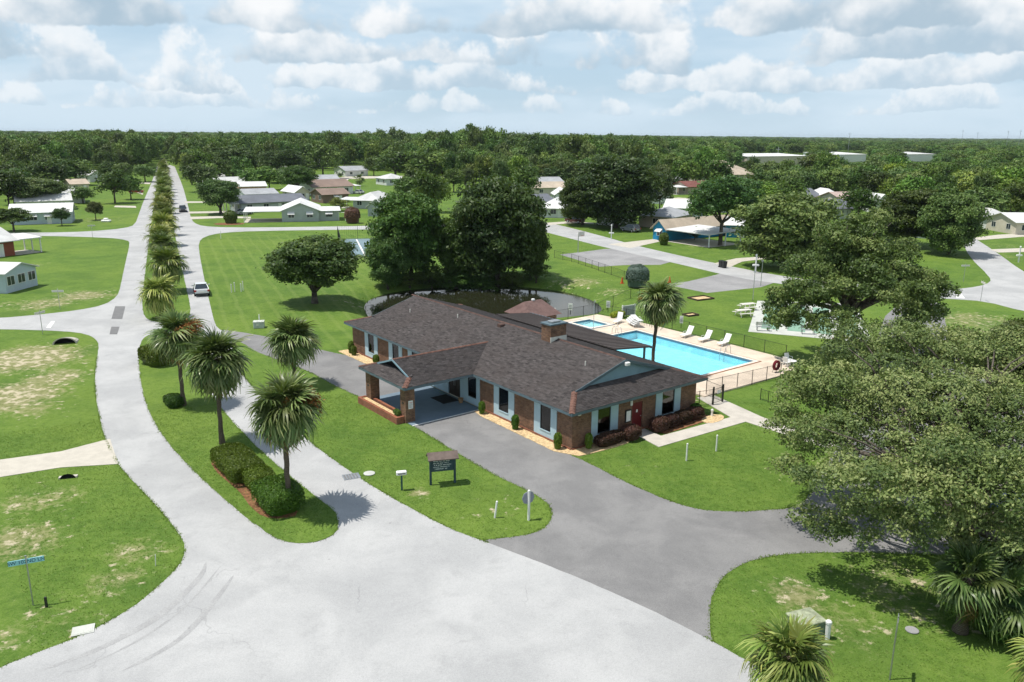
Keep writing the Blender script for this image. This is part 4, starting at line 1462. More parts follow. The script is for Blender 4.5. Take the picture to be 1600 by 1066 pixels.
_wv = w.n('ShaderNodeTexWave', wave_type='BANDS', bands_direction='Z', ins={'Vector': _co, 'Scale': 5.0, 'Distortion': 6.0, 'Detail': 3.0}).outputs['Fac']
finish(w, w.mix(w.ss(w.m('ADD', w.m('MULTIPLY', _wv, .5), w.m('MULTIPLY', _n, .6)), .3, .8), (0.062, 0.048, 0.036), (0.20, 0.165, 0.125)), 0.95, _wv, 0.7, 0.04, 0.1)
M['palmbark'] = m


def rand_dirs(rng, n):
    v = rng.normal(size=(n, 3))
    return v / np.linalg.norm(v, axis=1, keepdims=True)


def cards(P, N, size, tint, rng, aspect=0.55):
    """rhombic leaf faces"""
    n = len(P)
    nn = N * 0.85 + rand_dirs(rng, n) * 0.85
    nn /= np.linalg.norm(nn, axis=1, keepdims=True) + 1e-9
    t = np.cross(nn, rand_dirs(rng, n))
    t /= np.linalg.norm(t, axis=1, keepdims=True) + 1e-9
    b = np.cross(nn, t)
    s = (size * rng.uniform(0.65, 1.35, n))[:, None]
    V = np.stack([P - t * s, P - b * s * aspect, P + t * s, P + b * s * aspect], 1).reshape(-1, 3)
    F = np.arange(4 * n).reshape(n, 4)
    return V, F, np.repeat(tint, 4)


def crown_mesh(name, lobes, n_twig, per, spread, leaf, seed, mat, up=0.35, shell=0.30, keep_in=0.72):
    rng = np.random.default_rng(seed)
    L = np.array(lobes, float)
    area = (L[:, 3] * L[:, 4] + L[:, 3] * L[:, 5]) ** 1.0
    k = rng.choice(len(L), size=int(n_twig * 1.7), p=area / area.sum())
    d = rand_dirs(rng, len(k))
    low = (d[:, 2] < -0.15) & (rng.random(len(k)) < up + 0.25)
    d[low, 2] *= -1
    r = 1 - shell * rng.random(len(k)) ** 1.6
    # lumpy lobe surface
    ph = rng.uniform(0, 6.28, (len(L), 3))
    bump = 1 + 0.13 * np.sin(d[:, 0] * 5 + ph[k, 0]) + 0.13 * np.sin(d[:, 1] * 5 + ph[k, 1]) + 0.10 * np.sin(d[:, 2] * 6 + ph[k, 2])
    P = L[k, :3] + d * L[k, 3:6] * (r * bump)[:, None]
    ok = np.ones(len(P), bool)
    for i in range(len(L)):
        q = np.linalg.norm((P - L[i, :3]) / L[i, 3:6], axis=1)
        ok &= ~((q < keep_in) & (k != i))
    P, d, k = P[ok][:n_twig], d[ok][:n_twig], k[ok][:n_twig]
    lt = rng.uniform(0.18, 0.82, len(L))
    base_t = lt[k] + rng.normal(0, 0.10, len(P))
    m_ = len(P)
    PP = np.repeat(P, per, 0) + rng.normal(0, spread, (m_ * per, 3)) * np.array([1, 1, .6])
    NN = np.repeat(d, per, 0) + np.array([0, 0, 0.35])
    TT_ = np.clip(np.repeat(base_t, per) + rng.normal(0, 0.16, m_ * per), 0, 1)
    V, F, T = cards(PP, NN, leaf, TT_, rng)
    return npmesh(name, V, F, [mat], {'tint': T})


def gen_lobes(rng, nl, R, zc, hz, lobe=(.30, .46), flat_=.72, lean=(0, 0), low=-.30):
    L = [(lean[0] * .5, lean[1] * .5, zc + hz * .05, R * .55, R * .55, hz * .6)]
    for i in range(nl):
        az = i * 2.39996 + rng.uniform(-.35, .35)
        f = (i + .5) / nl
        el = math.asin(max(-1, min(1, low + (.95 - low) * f)))
        rr = rng.uniform(.56, .80)
        r = R * rng.uniform(*lobe)
        L.append((R * rr * math.cos(az) * math.cos(el) + lean[0] * (f), R * rr * math.sin(az) * math.cos(el) + lean[1] * f,
                  zc + hz * rr * math.sin(el), r, r, r * flat_ * (1.0 if hz > R * .9 else hz / R * 1.35)))
    return L


def skeleton(name, lobes, zfork, rt, parent, rng, nlimb=9, lean=(0, 0), mat=None, trunks=1):
    mb = MB()
    fork = Vector((lean[0] * .35, lean[1] * .35, zfork))
    mb.tube([(0, 0, -.2), (lean[0] * .05, lean[1] * .05, zfork * .15), (lean[0] * .18, lean[1] * .18, zfork * .55), fork], [rt * 1.5, rt * 1.1, rt * .9, rt * .8], 9)
    ls = sorted(lobes[1:], key=lambda q: -q[3])[:nlimb]
    for l in ls:
        e = Vector(l[:3])
        mid = fork.lerp(e, .5) + Vector((rng.uniform(-.1, .1), rng.uniform(-.1, .1), .12)) * (e - fork).length
        mb.tube([fork - Vector((0, 0, rt * .3)), fork.lerp(mid, .5) + Vector((0, 0, -.02)), mid, e], [rt * .62, rt * .45, rt * .3, rt * .10], 6)
        for s in range(3):
            q = e + Vector((rng.uniform(-1, 1), rng.uniform(-1, 1), rng.uniform(-.2, .8))) * l[3] * .8
            mb.tube([mid.lerp(e, rng.uniform(0, .7)), (mid + q) * .5 + Vector((0, 0, .1 * l[3])), q], [rt * .2, rt * .12, rt * .04], 5)
    return mb.part(name, mat or M['bark'], parent, True)


def clumps(lobes, k, rng, f=.47, out=.66):
    """break every lobe into separate leafy clumps with gaps between"""
    L = []
    for l in lobes:
        n = k + (1 if l[3] > 2.2 else 0)
        a0 = rng.uniform(0, 6.28)
        for i in range(n):
            az = a0 + i * 2.39996
            zz = -.45 + 1.4 * (i + .5) / n + rng.uniform(-.12, .12)
            zz = max(-.95, min(.98, zz))
            h = math.sqrt(max(0, 1 - zz * zz))
            o = out * rng.uniform(.8, 1.12)
            q = f * rng.uniform(.72, 1.22)
            L.append((l[0] + l[3] * o * h * math.cos(az), l[1] + l[4] * o * h * math.sin(az), l[2] + l[5] * o * zz, l[3] * q, l[4] * q, l[5] * q * .85))
    return L


TREES = []      # (x, y, radius) taken


def big_tree(name, label, cat, base, lobes, n_twig, per, spread, leaf, zfork, rt, seed, mat, color=(1, 1, 1), lean=(0, 0), nlimb=10, group=None):
    t = thing(name, label, cat, base, 0, group)
    rng = random.Random(seed)
    c = mobj("crown", crown_mesh("crown", clumps(lobes, 5, rng), n_twig, per, spread, leaf, seed, mat, keep_in=.6), t)
    c.color = (*color, 1)
    skeleton("trunk", lobes, zfork, rt, t, rng, nlimb, lean)
    TREES.append((base[0], base[1], max(abs(l[0]) + l[3] for l in lobes)))
    return t


# ---- the two great oaks on the right
rr_ = random.Random(5)
OAK = G(1492, 900)


def lobes_px(base, L):
    out = []
    for px, py, yd, r in L:
        d = ray(px, py)
        t = yd / d[1]
        out.append((d[0] * t - base.x, yd - base.y, CAM_H + d[2] * t, r, r, r * .78))
    return out


lob = lobes_px(OAK, [(1440, 650, 40.5, 3.6), (1335, 562, 46, 2.5), (1400, 548, 47, 2.6), (1468, 556, 47, 2.7), (1540, 566, 46, 2.9), (1610, 580, 45, 3.0), (1262, 612, 43, 2.1), (1320, 625, 42, 2.4), (1392, 612, 43, 2.6),
                     (1462, 622, 42, 2.6), (1545, 640, 41, 2.7), (1620, 650, 40, 2.8), (1236, 668, 41, 1.7), (1298, 690, 39, 2.0), (1362, 680, 39, 2.0), (1440, 705, 37, 2.1), (1515, 700, 38, 2.1), (1605, 722, 37, 2.4), (1650, 800, 35, 2.4),
                     (1278, 752, 33.5, 1.3), (1335, 765, 31.5, 1.35), (1402, 770, 30.5, 1.4), (1478, 775, 30.2, 1.45), (1545, 770, 30.2, 1.5), (1268, 812, 33.5, .95), (1300, 828, 33.0, .9), (1425, 838, 30.6, .9), (1352, 838, 31.5, .7), (1320, 735, 35.5, 1.3), (1400, 740, 35.5, 1.4),
                     (1500, 840, 33.6, 1.25), (1590, 850, 33.0, 1.6), (1440, 745, 31.5, 1.5), (1510, 735, 31, 1.7), (1585, 745, 30.5, 1.8), (1395, 800, 31.8, 1.1), (1480, 812, 30.5, 1.2), (1560, 830, 30.0, 1.3), (1335, 800, 33.0, 1.0), (1240, 735, 38.5, 1.1), (1390, 815, 34.6, .8), (1565, 882, 31.0, 1.3), (1625, 905, 30.0, 1.5), (1515, 872, 31.5, 1.0), (1610, 965, 28.6, 1.1), (1640, 850, 31.0, 1.7)])
oak_near = big_tree("live_oak", "huge spreading live oak filling the right foreground over the car park", "tree", OAK, lob, 13500, 13, 0.16, 0.080, 2.9, .40, 31, M['oakleaf'], (1.62, 1.33, 1.45), (0, 0), 26)
lob = gen_lobes(rr_, 15, 6.0, 6.4, 3.2)
big_tree("live_oak", "live oak at the right edge of the photo behind the huge spreading oak", "tree", (35.0, 47.5, 0), lob, 4600, 11, 0.18, 0.105, 3.2, .4, 32, M['oakleaf'], (1.2, 1.12, 1.0))
lob = [(2.0, .5, 8.9, 3.8, 3.6, 2.5), (-3.9, -1.0, 7.0, 2.6, 2.6, 2.0), (-2.3, 2.2, 8.8, 2.9, 2.9, 2.1), (1.2, 1.2, 11.4, 3.1, 3.1, 2.2), (4.6, 1.8, 10.4, 2.9, 2.9, 2.1), (7.3, .8, 7.8, 2.6, 2.6, 2.0), (6.0, -2.2, 6.9, 2.2, 2.2, 1.7),
       (-5.4, .4, 5.6, 1.8, 1.8, 1.6), (-4.6, -2.4, 4.9, 1.5, 1.5, 1.4), (2.4, -3.0, 7.9, 2.5, 2.5, 1.8), (-1.1, -2.4, 7.4, 2.2, 2.2, 1.6), (8.6, 1.8, 6.0, 1.8, 1.8, 1.5), (3.0, 2.4, 13.0, 2.1, 2.1, 1.5), (-.7, .8, 12.0, 1.9, 1.9, 1.4), (-6.3, -1.4, 4.2, 1.3, 1.3, 1.3), (-2.9, -3.0, 4.2, 1.4, 1.4, 1.3), (-4.6, .6, 3.6, 1.2, 1.2, 1.2), (7.6, -.8, 5.0, 1.7, 1.7, 1.4), (9.6, .4, 4.4, 1.5, 1.5, 1.3), (5.6, -3.4, 5.2, 1.4, 1.4, 1.3), (10.4, 1.6, 6.8, 1.8, 1.8, 1.5), (-1.0, -3.8, 5.6, 1.4, 1.4, 1.2)]
lob = [(q[0] * .94, q[1], q[2] - (.9 if q[2] > 5 else .3), *q[3:]) for q in lob]
big_tree("live_oak", "tall live oak with leaning dark trunk between game court and blue car", "tree", (29.9, 72.2, 0), lob, 6400, 10, 0.20, 0.13, 4.3, .5, 33, M['oakleaf'], (1.35, 1.25, 1.15), (3.4, 1.0), 13)

# ---- generic trees: unit crowns (radius 1, height 1)
UNIT = {}


def unit_tree(key, seed, nl, n_twig, per, spread, leaf, zc, hz, mat, lobe=(.30, .46), zfork=.3, rt=.045, low=-.55):
    rng = random.Random(seed)
    lobes = gen_lobes(rng, nl, .80, zc * 2, hz * 2, lobe, .80, (0, 0), low)
    # normalise height to 1
    me = crown_mesh("crown_" + key, clumps(lobes, 5, rng, .62, .60) if key.startswith("dense") else (clumps(lobes, 4, rng, .5, .62) if n_twig > 1000 else lobes), n_twig, per, spread, leaf, seed, mat, keep_in=.62)
    mb_o = skeleton("trunk_" + key, lobes, zfork * 2, rt, None, rng, 7)
    tm = mb_o.data
    bpy.data.objects.remove(mb_o)
    UNIT[key] = (me, tm)


for i in range(4):
    unit_tree("mid%d" % i, 50 + i, 16 + i, 1700, 8, .045, .034, .54, .42, M['oakleaf'] if i % 2 else M['greenleaf'])
for i in range(3):
    unit_tree("far%d" % i, 70 + i, 11 + i, 480, 6, .07, .062, .52, .43, M['oakleaf'] if i % 2 else M['greenleaf'])
unit_tree("tall0", 81, 14, 460, 6, .06, .06, .54, .45, M['greenleaf'], (.28, .44), .2, .04)
unit_tree("tall1", 82, 13, 460, 6, .06, .06, .56, .42, M['oakleaf'], (.24, .40), .35, .035)
for i in range(2):
    unit_tree("dense%d" % i, 90 + i, 26, 4200, 8, .05, .034, .47, .47, M['oakleaf'] if i else M['greenleaf'], (.32, .44), .2, .05, -1.0)
unit_tree("dense_spread", 95, 24, 3600, 8, .05, .034, .55, .40, M['oakleaf'], (.30, .42), .16, .06, -.75)
unit_tree("bush", 83, 9, 420, 8, .06, .05, .46, .46, M['greenleaf'], (.35, .5), .15, .05, -.8)


def tree_at(key, base, R, h, label, cat="tree", name="tree", color=(1, 1, 1), group=None, rz=None):
    cm, tm = UNIT[key]
    t = thing(name, label, cat, base, 0, group)
    t.rotation_euler.z = random.uniform(0, 6.28) if rz is None else rz
    c = mobj("crown", cm, t)
    c.scale = (R, R * random.uniform(.9, 1.05), h / 2)
    c.color = (*color, 1)
    k = mobj("trunk", tm, t)
    k.scale = c.scale
    TREES.append((base[0], base[1], R))
    return t


def tree_px(key, bx, by, wpx, top, label, color=(1, 1, 1), cat="tree", name="tree", group=None):
    b = G(bx, by)
    b.z = float(ground_z(b.x, b.y))
    R = wpx * to_px(b)[2] / FPX / 2
    h = height_at(G(bx, by), top)
    return tree_at(key, b, R, h, label, cat, name, color, group)


DK = (.66, .74, .62)
DK2 = (.82, .88, .74)
LT = (1.45, 1.4, 1.0)
YL = (2.0, 1.75, .9)
GY = (1.15, 1.1, 1.1)
# (variant, base x, base y, width, top y, label, colour)
for q in [
    ("dense_spread", 492, 474, 172, 362, "rounded dark green oak standing alone on the striped lawn", (1.1, 1.12, .92)),
    ("dense0", 643, 437, 140, 280, "broad dark tree at the left of the pond grove", DK2),
    ("dense1", 778, 436, 168, 242, "tallest dark tree in the middle of the pond grove", DK),
    ("dense1", 606, 445, 80, 352, "lower dark tree at the left end of the pond bank", DK),
    ("dense0", 712, 437, 84, 318, "dark tree between the two big crowns of the pond grove", DK),
    ("dense0", 828, 435, 76, 325, "dark tree at the right end of the pond grove", DK),
    ("dense1", 962, 356, 150, 229, "large dense dark tree beside the curving street", DK),
    ("dense0", 910, 352, 90, 268, "dense tree left of the large dark one by the curving street", DK2),
    ("mid1", 1125, 384, 140, 262, "spreading dark tree on the lawn of the blue house", (.85, .95, .8)),
    ("dense1", 1225, 420, 175, 284, "olive green oak right of the blue house by the street", (1.1, 1.02, .95)),
    ("far1", 505, 279, 62, 212, "tall tree with bare trunk among the white roofs", DK2),
    ("far0", 618, 283, 85, 234, "rounded dark tree behind the white roofs left of the grove", DK2),
    ("far2", 672, 284, 95, 230, "rounded dark tree behind the pond grove's left crown", DK2),
    ("mid0", 466, 306, 64, 256, "dark tree behind the slate roofed house", DK2),
    ("dense_spread", 345, 335, 78, 276, "green tree beside the dark car on the boulevard", (1, 1, .9)),
    ("far1", 312, 300, 58, 250, "dark tree by the boulevard behind the dark car", DK2),
    ("mid3", 365, 283, 120, 222, "large dark oak spreading behind the pink walled house", DK),
    ("mid1", 440, 286, 90, 228, "dark oak right of the large spreading one", DK),
    ("dense_spread", 60, 326, 110, 274, "broad grey green tree over the roofs on the left", (.95, .95, 1)),
    ("mid0", 22, 362, 72, 322, "grey green tree at the left edge beside the red brown house", (1, 1.05, 1.1)),
    ("mid1", 97, 353, 34, 322, "small dense tree in front of the long white house", (.8, .9, .8)),
    ("mid3", 150, 344, 33, 312, "small grey rounded tree on the corner lawn left of the boulevard", (1.5, 1.25, 1.3)),
    ("far0", 180, 318, 66, 262, "dark tree cluster left of the boulevard driveways", DK2),
    ("far2", 205, 312, 44, 270, "palm-dark tree close to the boulevard driveways", DK),
    ("far1", 130, 318, 45, 288, "green bushy tree behind the long white house", (1, 1, .8)),
    ("far2", 120, 290, 70, 243, "grey tree in front of the left forest", GY),
    ("far0", 75, 298, 80, 250, "green tree in front of the left forest", DK2),
    ("far0", 25, 305, 46, 281, "bright yellow green tree near the left edge", YL),
    ("dense1", 1482, 398, 120, 288, "tall dark tree overhanging the street junction at right", (.85, .95, .8)),
    ("dense0", 1415, 385, 125, 284, "dark tree behind the leaning oak's crown", DK2),
    ("far1", 1535, 352, 70, 285, "green tree beyond the street junction at right", (.9, 1, .8)),
    ("far0", 1585, 350, 70, 282, "dark tree at the right edge beyond the junction", DK2),
    ("far2", 1072, 298, 60, 243, "light green tree behind the white roofed houses", LT),
    ("far0", 1120, 300, 60, 246, "tree in front of the tan hipped roof", (1, 1, .8)),
    ("far1", 1195, 300, 62, 245, "dark round tree below the long white store roof", DK2),
    ("far0", 1275, 300, 78, 238, "bright green round tree below the long white store roof", (1.2, 1.15, .85)),
    ("far2", 860, 272, 64, 246, "pale green tree above the white roofed houses at centre", LT),
    ("far1", 1030, 335, 55, 258, "dark tree right of the large dense tree by the street", DK),
    ("far2", 1340, 345, 70, 288, "dark tree left of the low roofs at right", DK2),
    ("bush", 530, 330, 42, 306, "flowering bush behind the grey house", (1.2, 1.0, .8)),
    ("bush", 528, 312, 26, 292, "dark round bush beside the brown roofed house", DK2),
    ("bush", 1085, 375, 26, 352, "round bush under the blue house's carport edge", DK2),
    ("bush", 985, 345, 28, 322, "pale shrub before the grey roofed house", (1.3, 1.3, 1.2)),
]:
    tree_px(*q)


# ---- forest: the nearest trees one by one, the rest as one mass
HOUSE_SPOTS = []


def forest():
    rng = random.Random(99)
    open_px = [[(-50, 262), (-50, 600), (1700, 600), (1700, 350), (1560, 345), (1500, 330), (1400, 332), (1280, 332), (1180, 330), (1120, 305), (1040, 292), (930, 290), (800, 300), (700, 288), (610, 268), (480, 266), (420, 284), (300, 290), (280, 258), (240, 258), (225, 270), (140, 264), (70, 290)],
               [(236, 254), (232, 300), (290, 300), (281, 254)], [(520, 268), (520, 290), (600, 290), (600, 268)],
               [(1150, 246), (1150, 263), (1265, 263), (1265, 246)], [(1300, 240), (1300, 252), (1360, 252), (1360, 240)]]
    pts = []
    seen = {}
    cell = 7.0
    for band, (d0, d1, sp, n) in enumerate(((170, 560, 9.5, 9000), (560, 1250, 13.5, 14000), (1250, 3200, 30.0, 9000), (3200, 8000, 90.0, 5000))):
        for _ in range(n):
            az = rng.uniform(-.66, .66)
            d = math.sqrt(rng.uniform(d0 * d0, d1 * d1))
            x, y = d * math.sin(az), d * math.cos(az)
            ix, iy = int(x // sp), int(y // sp)
            if (band, ix, iy) in seen:
                continue
            px, py, _z = to_px((x, y, 0))
            if any(inpoly(px, py, o) for o in open_px):
                continue
            if py > 352:
                continue
            if band == 0 and any((x - tx) ** 2 + (y - ty) ** 2 < (tr * .9 + 2) ** 2 for tx, ty, tr in TREES[:60]):
                continue
            if any((x - hx) ** 2 + (y - hy) ** 2 < hr_ * hr_ for hx, hy, hr_ in HOUSE_SPOTS):
                continue
            seen[(band, ix, iy)] = 1
            pts.append((d, x, y, px, band))
    pts.sort()
    near, rest = [], []
    for q in pts:
        (near if len(near) < 235 and -60 < q[3] < 1660 else rest).append(q)
    pal = [(.80, .90, .74, "dark green"), (.95, 1.04, .80, "green"), (1.15, 1.2, .85, "fresh green"), (1.6, 1.5, .9, "yellow green"), (1.1, 1.12, 1.05, "grey green"), (.84, .92, .74, "deep green"), (1.25, 1.2, 1.1, "olive green")]

    def swell(x, y):
        return .5 + .5 * (math.sin(x * .021 + 1.3) * math.cos(y * .013 + x * .004) * .6 + .4 * math.sin(x * .057 + y * .031))

    def cap(px, py, x, y, h):
        for a, b, p0, p1, top in ((1150, 1270, 256, 330, 259), (1290, 1362, 250, 330, 254), (1398, 1468, 250, 330, 252), (1122, 1186, 272, 330, 278), (1236, 1395, 320, 350, 322), (480, 500, 255, 290, 262)):
            if a < px < b and p0 < py < p1:
                h = min(h, max(2.5, height_at((x, y, 0), top)))
        return h
    keys = ["far0", "far1", "far2", "tall0", "tall1"]
    for d, x, y, px, band in near:
        right = min(1, max(0, (px - 950) / 400))
        h = rng.uniform(9, 14) * (1 - .18 * right) * (.8 + .5 * swell(x, y))
        R = rng.uniform(4.6, 7.0)
        k = rng.choice(keys[:3] if rng.random() < .75 else keys[3:])
        if k.startswith("tall"):
            h *= 1.2
            R *= .75
        h = cap(px, to_px((x, y, 0))[1], x, y, h)
        cc = rng.choice(pal)
        side = "left edge" if px < 230 else ("left of centre" if px < 560 else ("centre" if px < 900 else ("right of centre" if px < 1250 else "right edge")))
        tree_at(k, (x, y, 0), R, h, "%s %s,%s %s row of the wood, %s" % (cc[3], "tall narrow tree" if k.startswith("tall") else "rounded tree", " broad crown," if R > 6.2 else (" small crown," if R < 5.0 else ""), "nearest" if d < 270 else ("middle" if d < 330 else "farther"), side), "tree", "tree", cc[:3], "front trees of the wood", rng.uniform(0, 6.28))
    # the mass behind
    P = np.array([(q[1], q[2], 0.0) for q in rest], np.float32)
    me = bpy.data.meshes.new("forest")
    me.vertices.add(len(P))
    me.vertices.foreach_set('co', P.ravel())
    sc, rt_, ix = [], [], []
    for d, x, y, px, band in rest:
        right = min(1, max(0, (px - 950) / 400))
        h = rng.uniform(12.5, 20.0) * (1 - .30 * right) * (.82 + .42 * swell(x, y))
        if 300 < d < 700 and 430 < px < 780 and rng.random() < .35:
            h *= 1.22
        R = rng.uniform(5.2, 8.2) * (1.0, 1.15, 2.2, 6.5)[band]
        h = cap(px, to_px((x, y, 0))[1], x, y, h)
        sc.append((R, R, h / 2))
        rt_.append(rng.uniform(0, 6.28))
        ix.append(rng.randrange(5))
    a = me.attributes.new('tscale', 'FLOAT_VECTOR', 'POINT')
    a.data.foreach_set('vector', np.array(sc, np.float32).ravel())
    a = me.attributes.new('trot', 'FLOAT', 'POINT')
    a.data.foreach_set('value', np.array(rt_, np.float32))
    a = me.attributes.new('tpick', 'INT', 'POINT')
    a.data.foreach_set('value', np.array(ix, np.int32))
    fo = mobj("forest", me)
    stuff(fo, "dark green far-off wood stretching to the horizon", "forest")
    fo.color = (1.08, 1.16, .92, 1)
    ng = bpy.data.node_groups.new("forest_nodes", 'GeometryNodeTree')
    ng.interface.new_socket("Geometry", in_out='INPUT', socket_type='NodeSocketGeometry')
    ng.interface.new_socket("Geometry", in_out='OUTPUT', socket_type='NodeSocketGeometry')
    gi, go = ng.nodes.new('NodeGroupInput'), ng.nodes.new('NodeGroupOutput')
    jn = ng.nodes.new('GeometryNodeJoinGeometry')
    srcs = []
    for k in keys:
        src = next(o for o in COL.objects if o.type == 'MESH' and o.data == UNIT[k][0])
        srcs.append(src)
    for src in reversed(srcs):
        oi = ng.nodes.new('GeometryNodeObjectInfo')
        oi.inputs['Object'].default_value = src
        oi.inputs['As Instance'].default_value = True
        ng.links.new(oi.outputs['Geometry'], jn.inputs[0])
    ip = ng.nodes.new('GeometryNodeInstanceOnPoints')
    ip.inputs['Pick Instance'].default_value = True

    def attr(n, ty):
        nd = ng.nodes.new('GeometryNodeInputNamedAttribute')
        nd.data_type = ty
        nd.inputs[0].default_value = n
        return nd.outputs[0]
    cx = ng.nodes.new('ShaderNodeCombineXYZ')
    ng.links.new(attr('trot', 'FLOAT'), cx.inputs[2])
    ng.links.new(gi.outputs[0], ip.inputs['Points'])
    ng.links.new(jn.outputs[0], ip.inputs['Instance'])
    ng.links.new(attr('tpick', 'INT'), ip.inputs['Instance Index'])
    ng.links.new(cx.outputs[0], ip.inputs['Rotation'])
    ng.links.new(attr('tscale', 'FLOAT_VECTOR'), ip.inputs['Scale'])
    ng.links.new(ip.outputs[0], go.inputs[0])
    md = fo.modifiers.new("forest", 'NODES')
    md.node_group = ng


# ---- palms
def frond_arrays(seed, droop, n=24, span=2.25, pet=0.85, blade=1.0, wid=.05):
    rng = np.random.default_rng(seed)
    V, F, T = [], [], []
    # petiole with arch
    pp = [Vector((pet * s, 0, .10 * math.sin(s * 1.8) - droop * .12 * s * s)) for s in (0, .35, .7, 1.0)]
    for i, p in enumerate(pp):
        for a, b in ((0, .022), (-.02, -.012), (.02, -.012)):
            V.append((p.x, p.y + a, p.z + b))
            T.append(.75)
    for i in range(3):
        for k in range(3):
            F.append((i * 3 + k, i * 3 + (k + 1) % 3, (i + 1) * 3 + (k + 1) % 3, (i + 1) * 3 + k))
    tip = pp[-1]
    for k in range(n):
        th = -span + 2 * span * k / (n - 1) + rng.uniform(-.05, .05)
        ln = blade * (.66 + .34 * math.cos(th * .62)) * rng.uniform(.88, 1.08)
        dx, dy = math.cos(th), math.sin(th)
        tt = float(np.clip(rng.normal(.5, .18), 0, 1))
        dr = droop * rng.uniform(.75, 1.3)
        lift = .16 * abs(math.sin(th)) + rng.uniform(-.03, .05)
        o = len(V)
        for s, wv in ((0.02, .35), (.38, 1.0), (.70, .72), (1.0, .06)):
            hx = ln * s * (1 - .16 * dr * s * s)
            z = tip.z + lift * s - dr * .62 * s ** 2.3 * ln
            wy = wid * wv * .5
            cxp, cyp = tip.x + dx * hx, dy * hx
            V.append((cxp - dy * wy, cyp + dx * wy, z + .012 * (k % 2)))
            V.append((cxp + dy * wy, cyp - dx * wy, z - .012 * (k % 2)))
            T += [tt + .25 * s - .1] * 2
        for s in range(3):
            F.append((o + 2 * s, o + 2 * s + 1, o + 2 * s + 3, o + 2 * s + 2))
    return np.array(V, np.float32), np.array(F, np.int32), np.clip(np.array(T, np.float32), 0, 1)


FR = {}
for kind, dr in (("up", .5), ("mid", .95), ("low", 1.3)):
    FR[kind] = []
    for s in range(2):
        V, F, T = frond_arrays(hash(kind) % 97 * 0 + {"up": 1, "mid": 11, "low": 21}[kind] + s, dr, 22, 2.35, .72, 1.08, .098)
        FR[kind].append((V, F, T, npmesh("frond_" + kind, V, F, [M['palmleaf']], {'tint': T}), npmesh("dead_frond_" + kind, V, F, [M['deadleaf']], {'tint': T})))


def stalk_mesh(seed):
    rng = np.random.default_rng(seed)
    n = 260
    t = rng.random(n)
    P = np.stack([t * 1.15, rng.normal(0, .05 + .16 * t), .12 * np.sin(t * 3) - .35 * t * t + rng.normal(0, .05 + .1 * t)], 1)
    V, F, T = cards(P, rand_dirs(rng, n), .075, np.clip(rng.normal(.5, .25, n), 0, 1), rng, .22)
    return npmesh("seed_stalk", V, F, [M['stalk']], {'tint': T})


STALK = [stalk_mesh(3), stalk_mesh(4)]


def frond_plan(rng, n, lowest=-1.0):
    out = []
    for i in range(n):
        f = (i + .5) / n
        el = 1.35 - (f ** .9) * (1.35 - lowest)
        kind = "up" if el > .55 else ("mid" if el > -.25 else "low")
        out.append((i * 2.39996 + rng.uniform(-.2, .2), el + rng.uniform(-.2, .2), kind, rng.randrange(2), rng.uniform(.85, 1.12) * (.86 if el > .7 else 1.0)))
    return out


def palm_trunk(h, r, rng, lean=(0, 0)):
    mb = MB()
    pts, rad = [], []
    n = max(6, int(h / .18))
    for i in range(n + 1):
        f = i / n
        pts.append((lean[0] * f * f + .015 * math.sin(i * .9), lean[1] * f * f + .015 * math.cos(i * 1.3), h * f - .15 * (i == 0)))
        rad.append(r * (1.28 - .45 * min(1, f * 5) + .10 * max(0, f - .6)) * (1 + .06 * (i % 2)) * rng.uniform(.96, 1.04))
    mb.tube(pts, rad, 10)
    return mb


def palm(label, base, h, size=1.0, seed=0, n=38, stalks=0, dead=3, lean=(0, 0), lowest=-1.0, color=(1, 1, 1), name="cabbage_palm", r=.17, group=None, stalk_az=0.0):
    rng = random.Random(seed)
    t = thing(name, label, "palm", base, 0, group)
    palm_trunk(h, r, rng, lean).part("trunk", M['palmbark'], t, True)
    top = Vector((lean[0], lean[1], h))
    for i, (az, el, kind, v, sc) in enumerate(frond_plan(rng, n, lowest)):
        dd = i >= n - dead
        o = mobj("dead_frond" if dd else "frond", FR[kind][v][4 if dd else 3], t)
        o.location = top + Vector((math.cos(az), math.sin(az), 0)) * .10 + Vector((0, 0, .12 * el))
        o.rotation_euler = (rng.uniform(-.6, .6), -el, az)
        o.scale = (sc * size,) * 3
        o.color = (*color, 1)
    for i in range(stalks):
        o = stuff(mobj("seed_stalk", STALK[i % 2], t))
        az = stalk_az + rng.uniform(-.7, .7)
        o.location = top
        o.rotation_euler = (rng.uniform(-.5, .5), -rng.uniform(.15, .75), az)
        o.scale = (size * 1.25,) * 3
    return t


def palm_px(label, bx, by, top_py, wpx, **kw):
    b = G(bx, by)
    zz = to_px(b)[2]
    htop = height_at(b, top_py)
    size = wpx * zz / FPX / 2 / 1.72
    h = htop - 1.50 * size
    return palm(label, b, h, size, **kw)


palm_px("stout cabbage palm with brown seed stalks by the median's nearest tip", 452, 798, 582, 124, seed=3, n=66, stalks=9, dead=4, stalk_az=.6, lean=(.12, 0), lowest=-1.15)
palm_px("full round cabbage palm behind the clipped median hedges", 347, 694, 511, 114, seed=4, n=68, dead=1, lean=(.1, 0), lowest=-1.2)
palm_px("cabbage palm with ragged crown and brown stalks on the median's far half", 287, 634, 482, 92, seed=5, n=54, stalks=5, dead=3, stalk_az=.1, lowest=-1.0)
palm_px("cabbage palm on the grass strip beside the loop drive", 461, 602, 491, 92, seed=6, n=52, dead=1, lowest=-.9)
palm("cabbage palm growing between the clubhouse and the swimming pool", CL(16.6, 8.3), 6.7, 1.28, seed=7, n=58, dead=3, stalks=2, stalk_az=2.5, lowest=-1.1, lean=(.35, .1))
palm_px("bright yellow green palm cut by the bottom edge of the photo", 1222, 1110, 968, 150, seed=8, n=40, dead=1, color=(1.5, 1.4, 1.0), lowest=-.55)
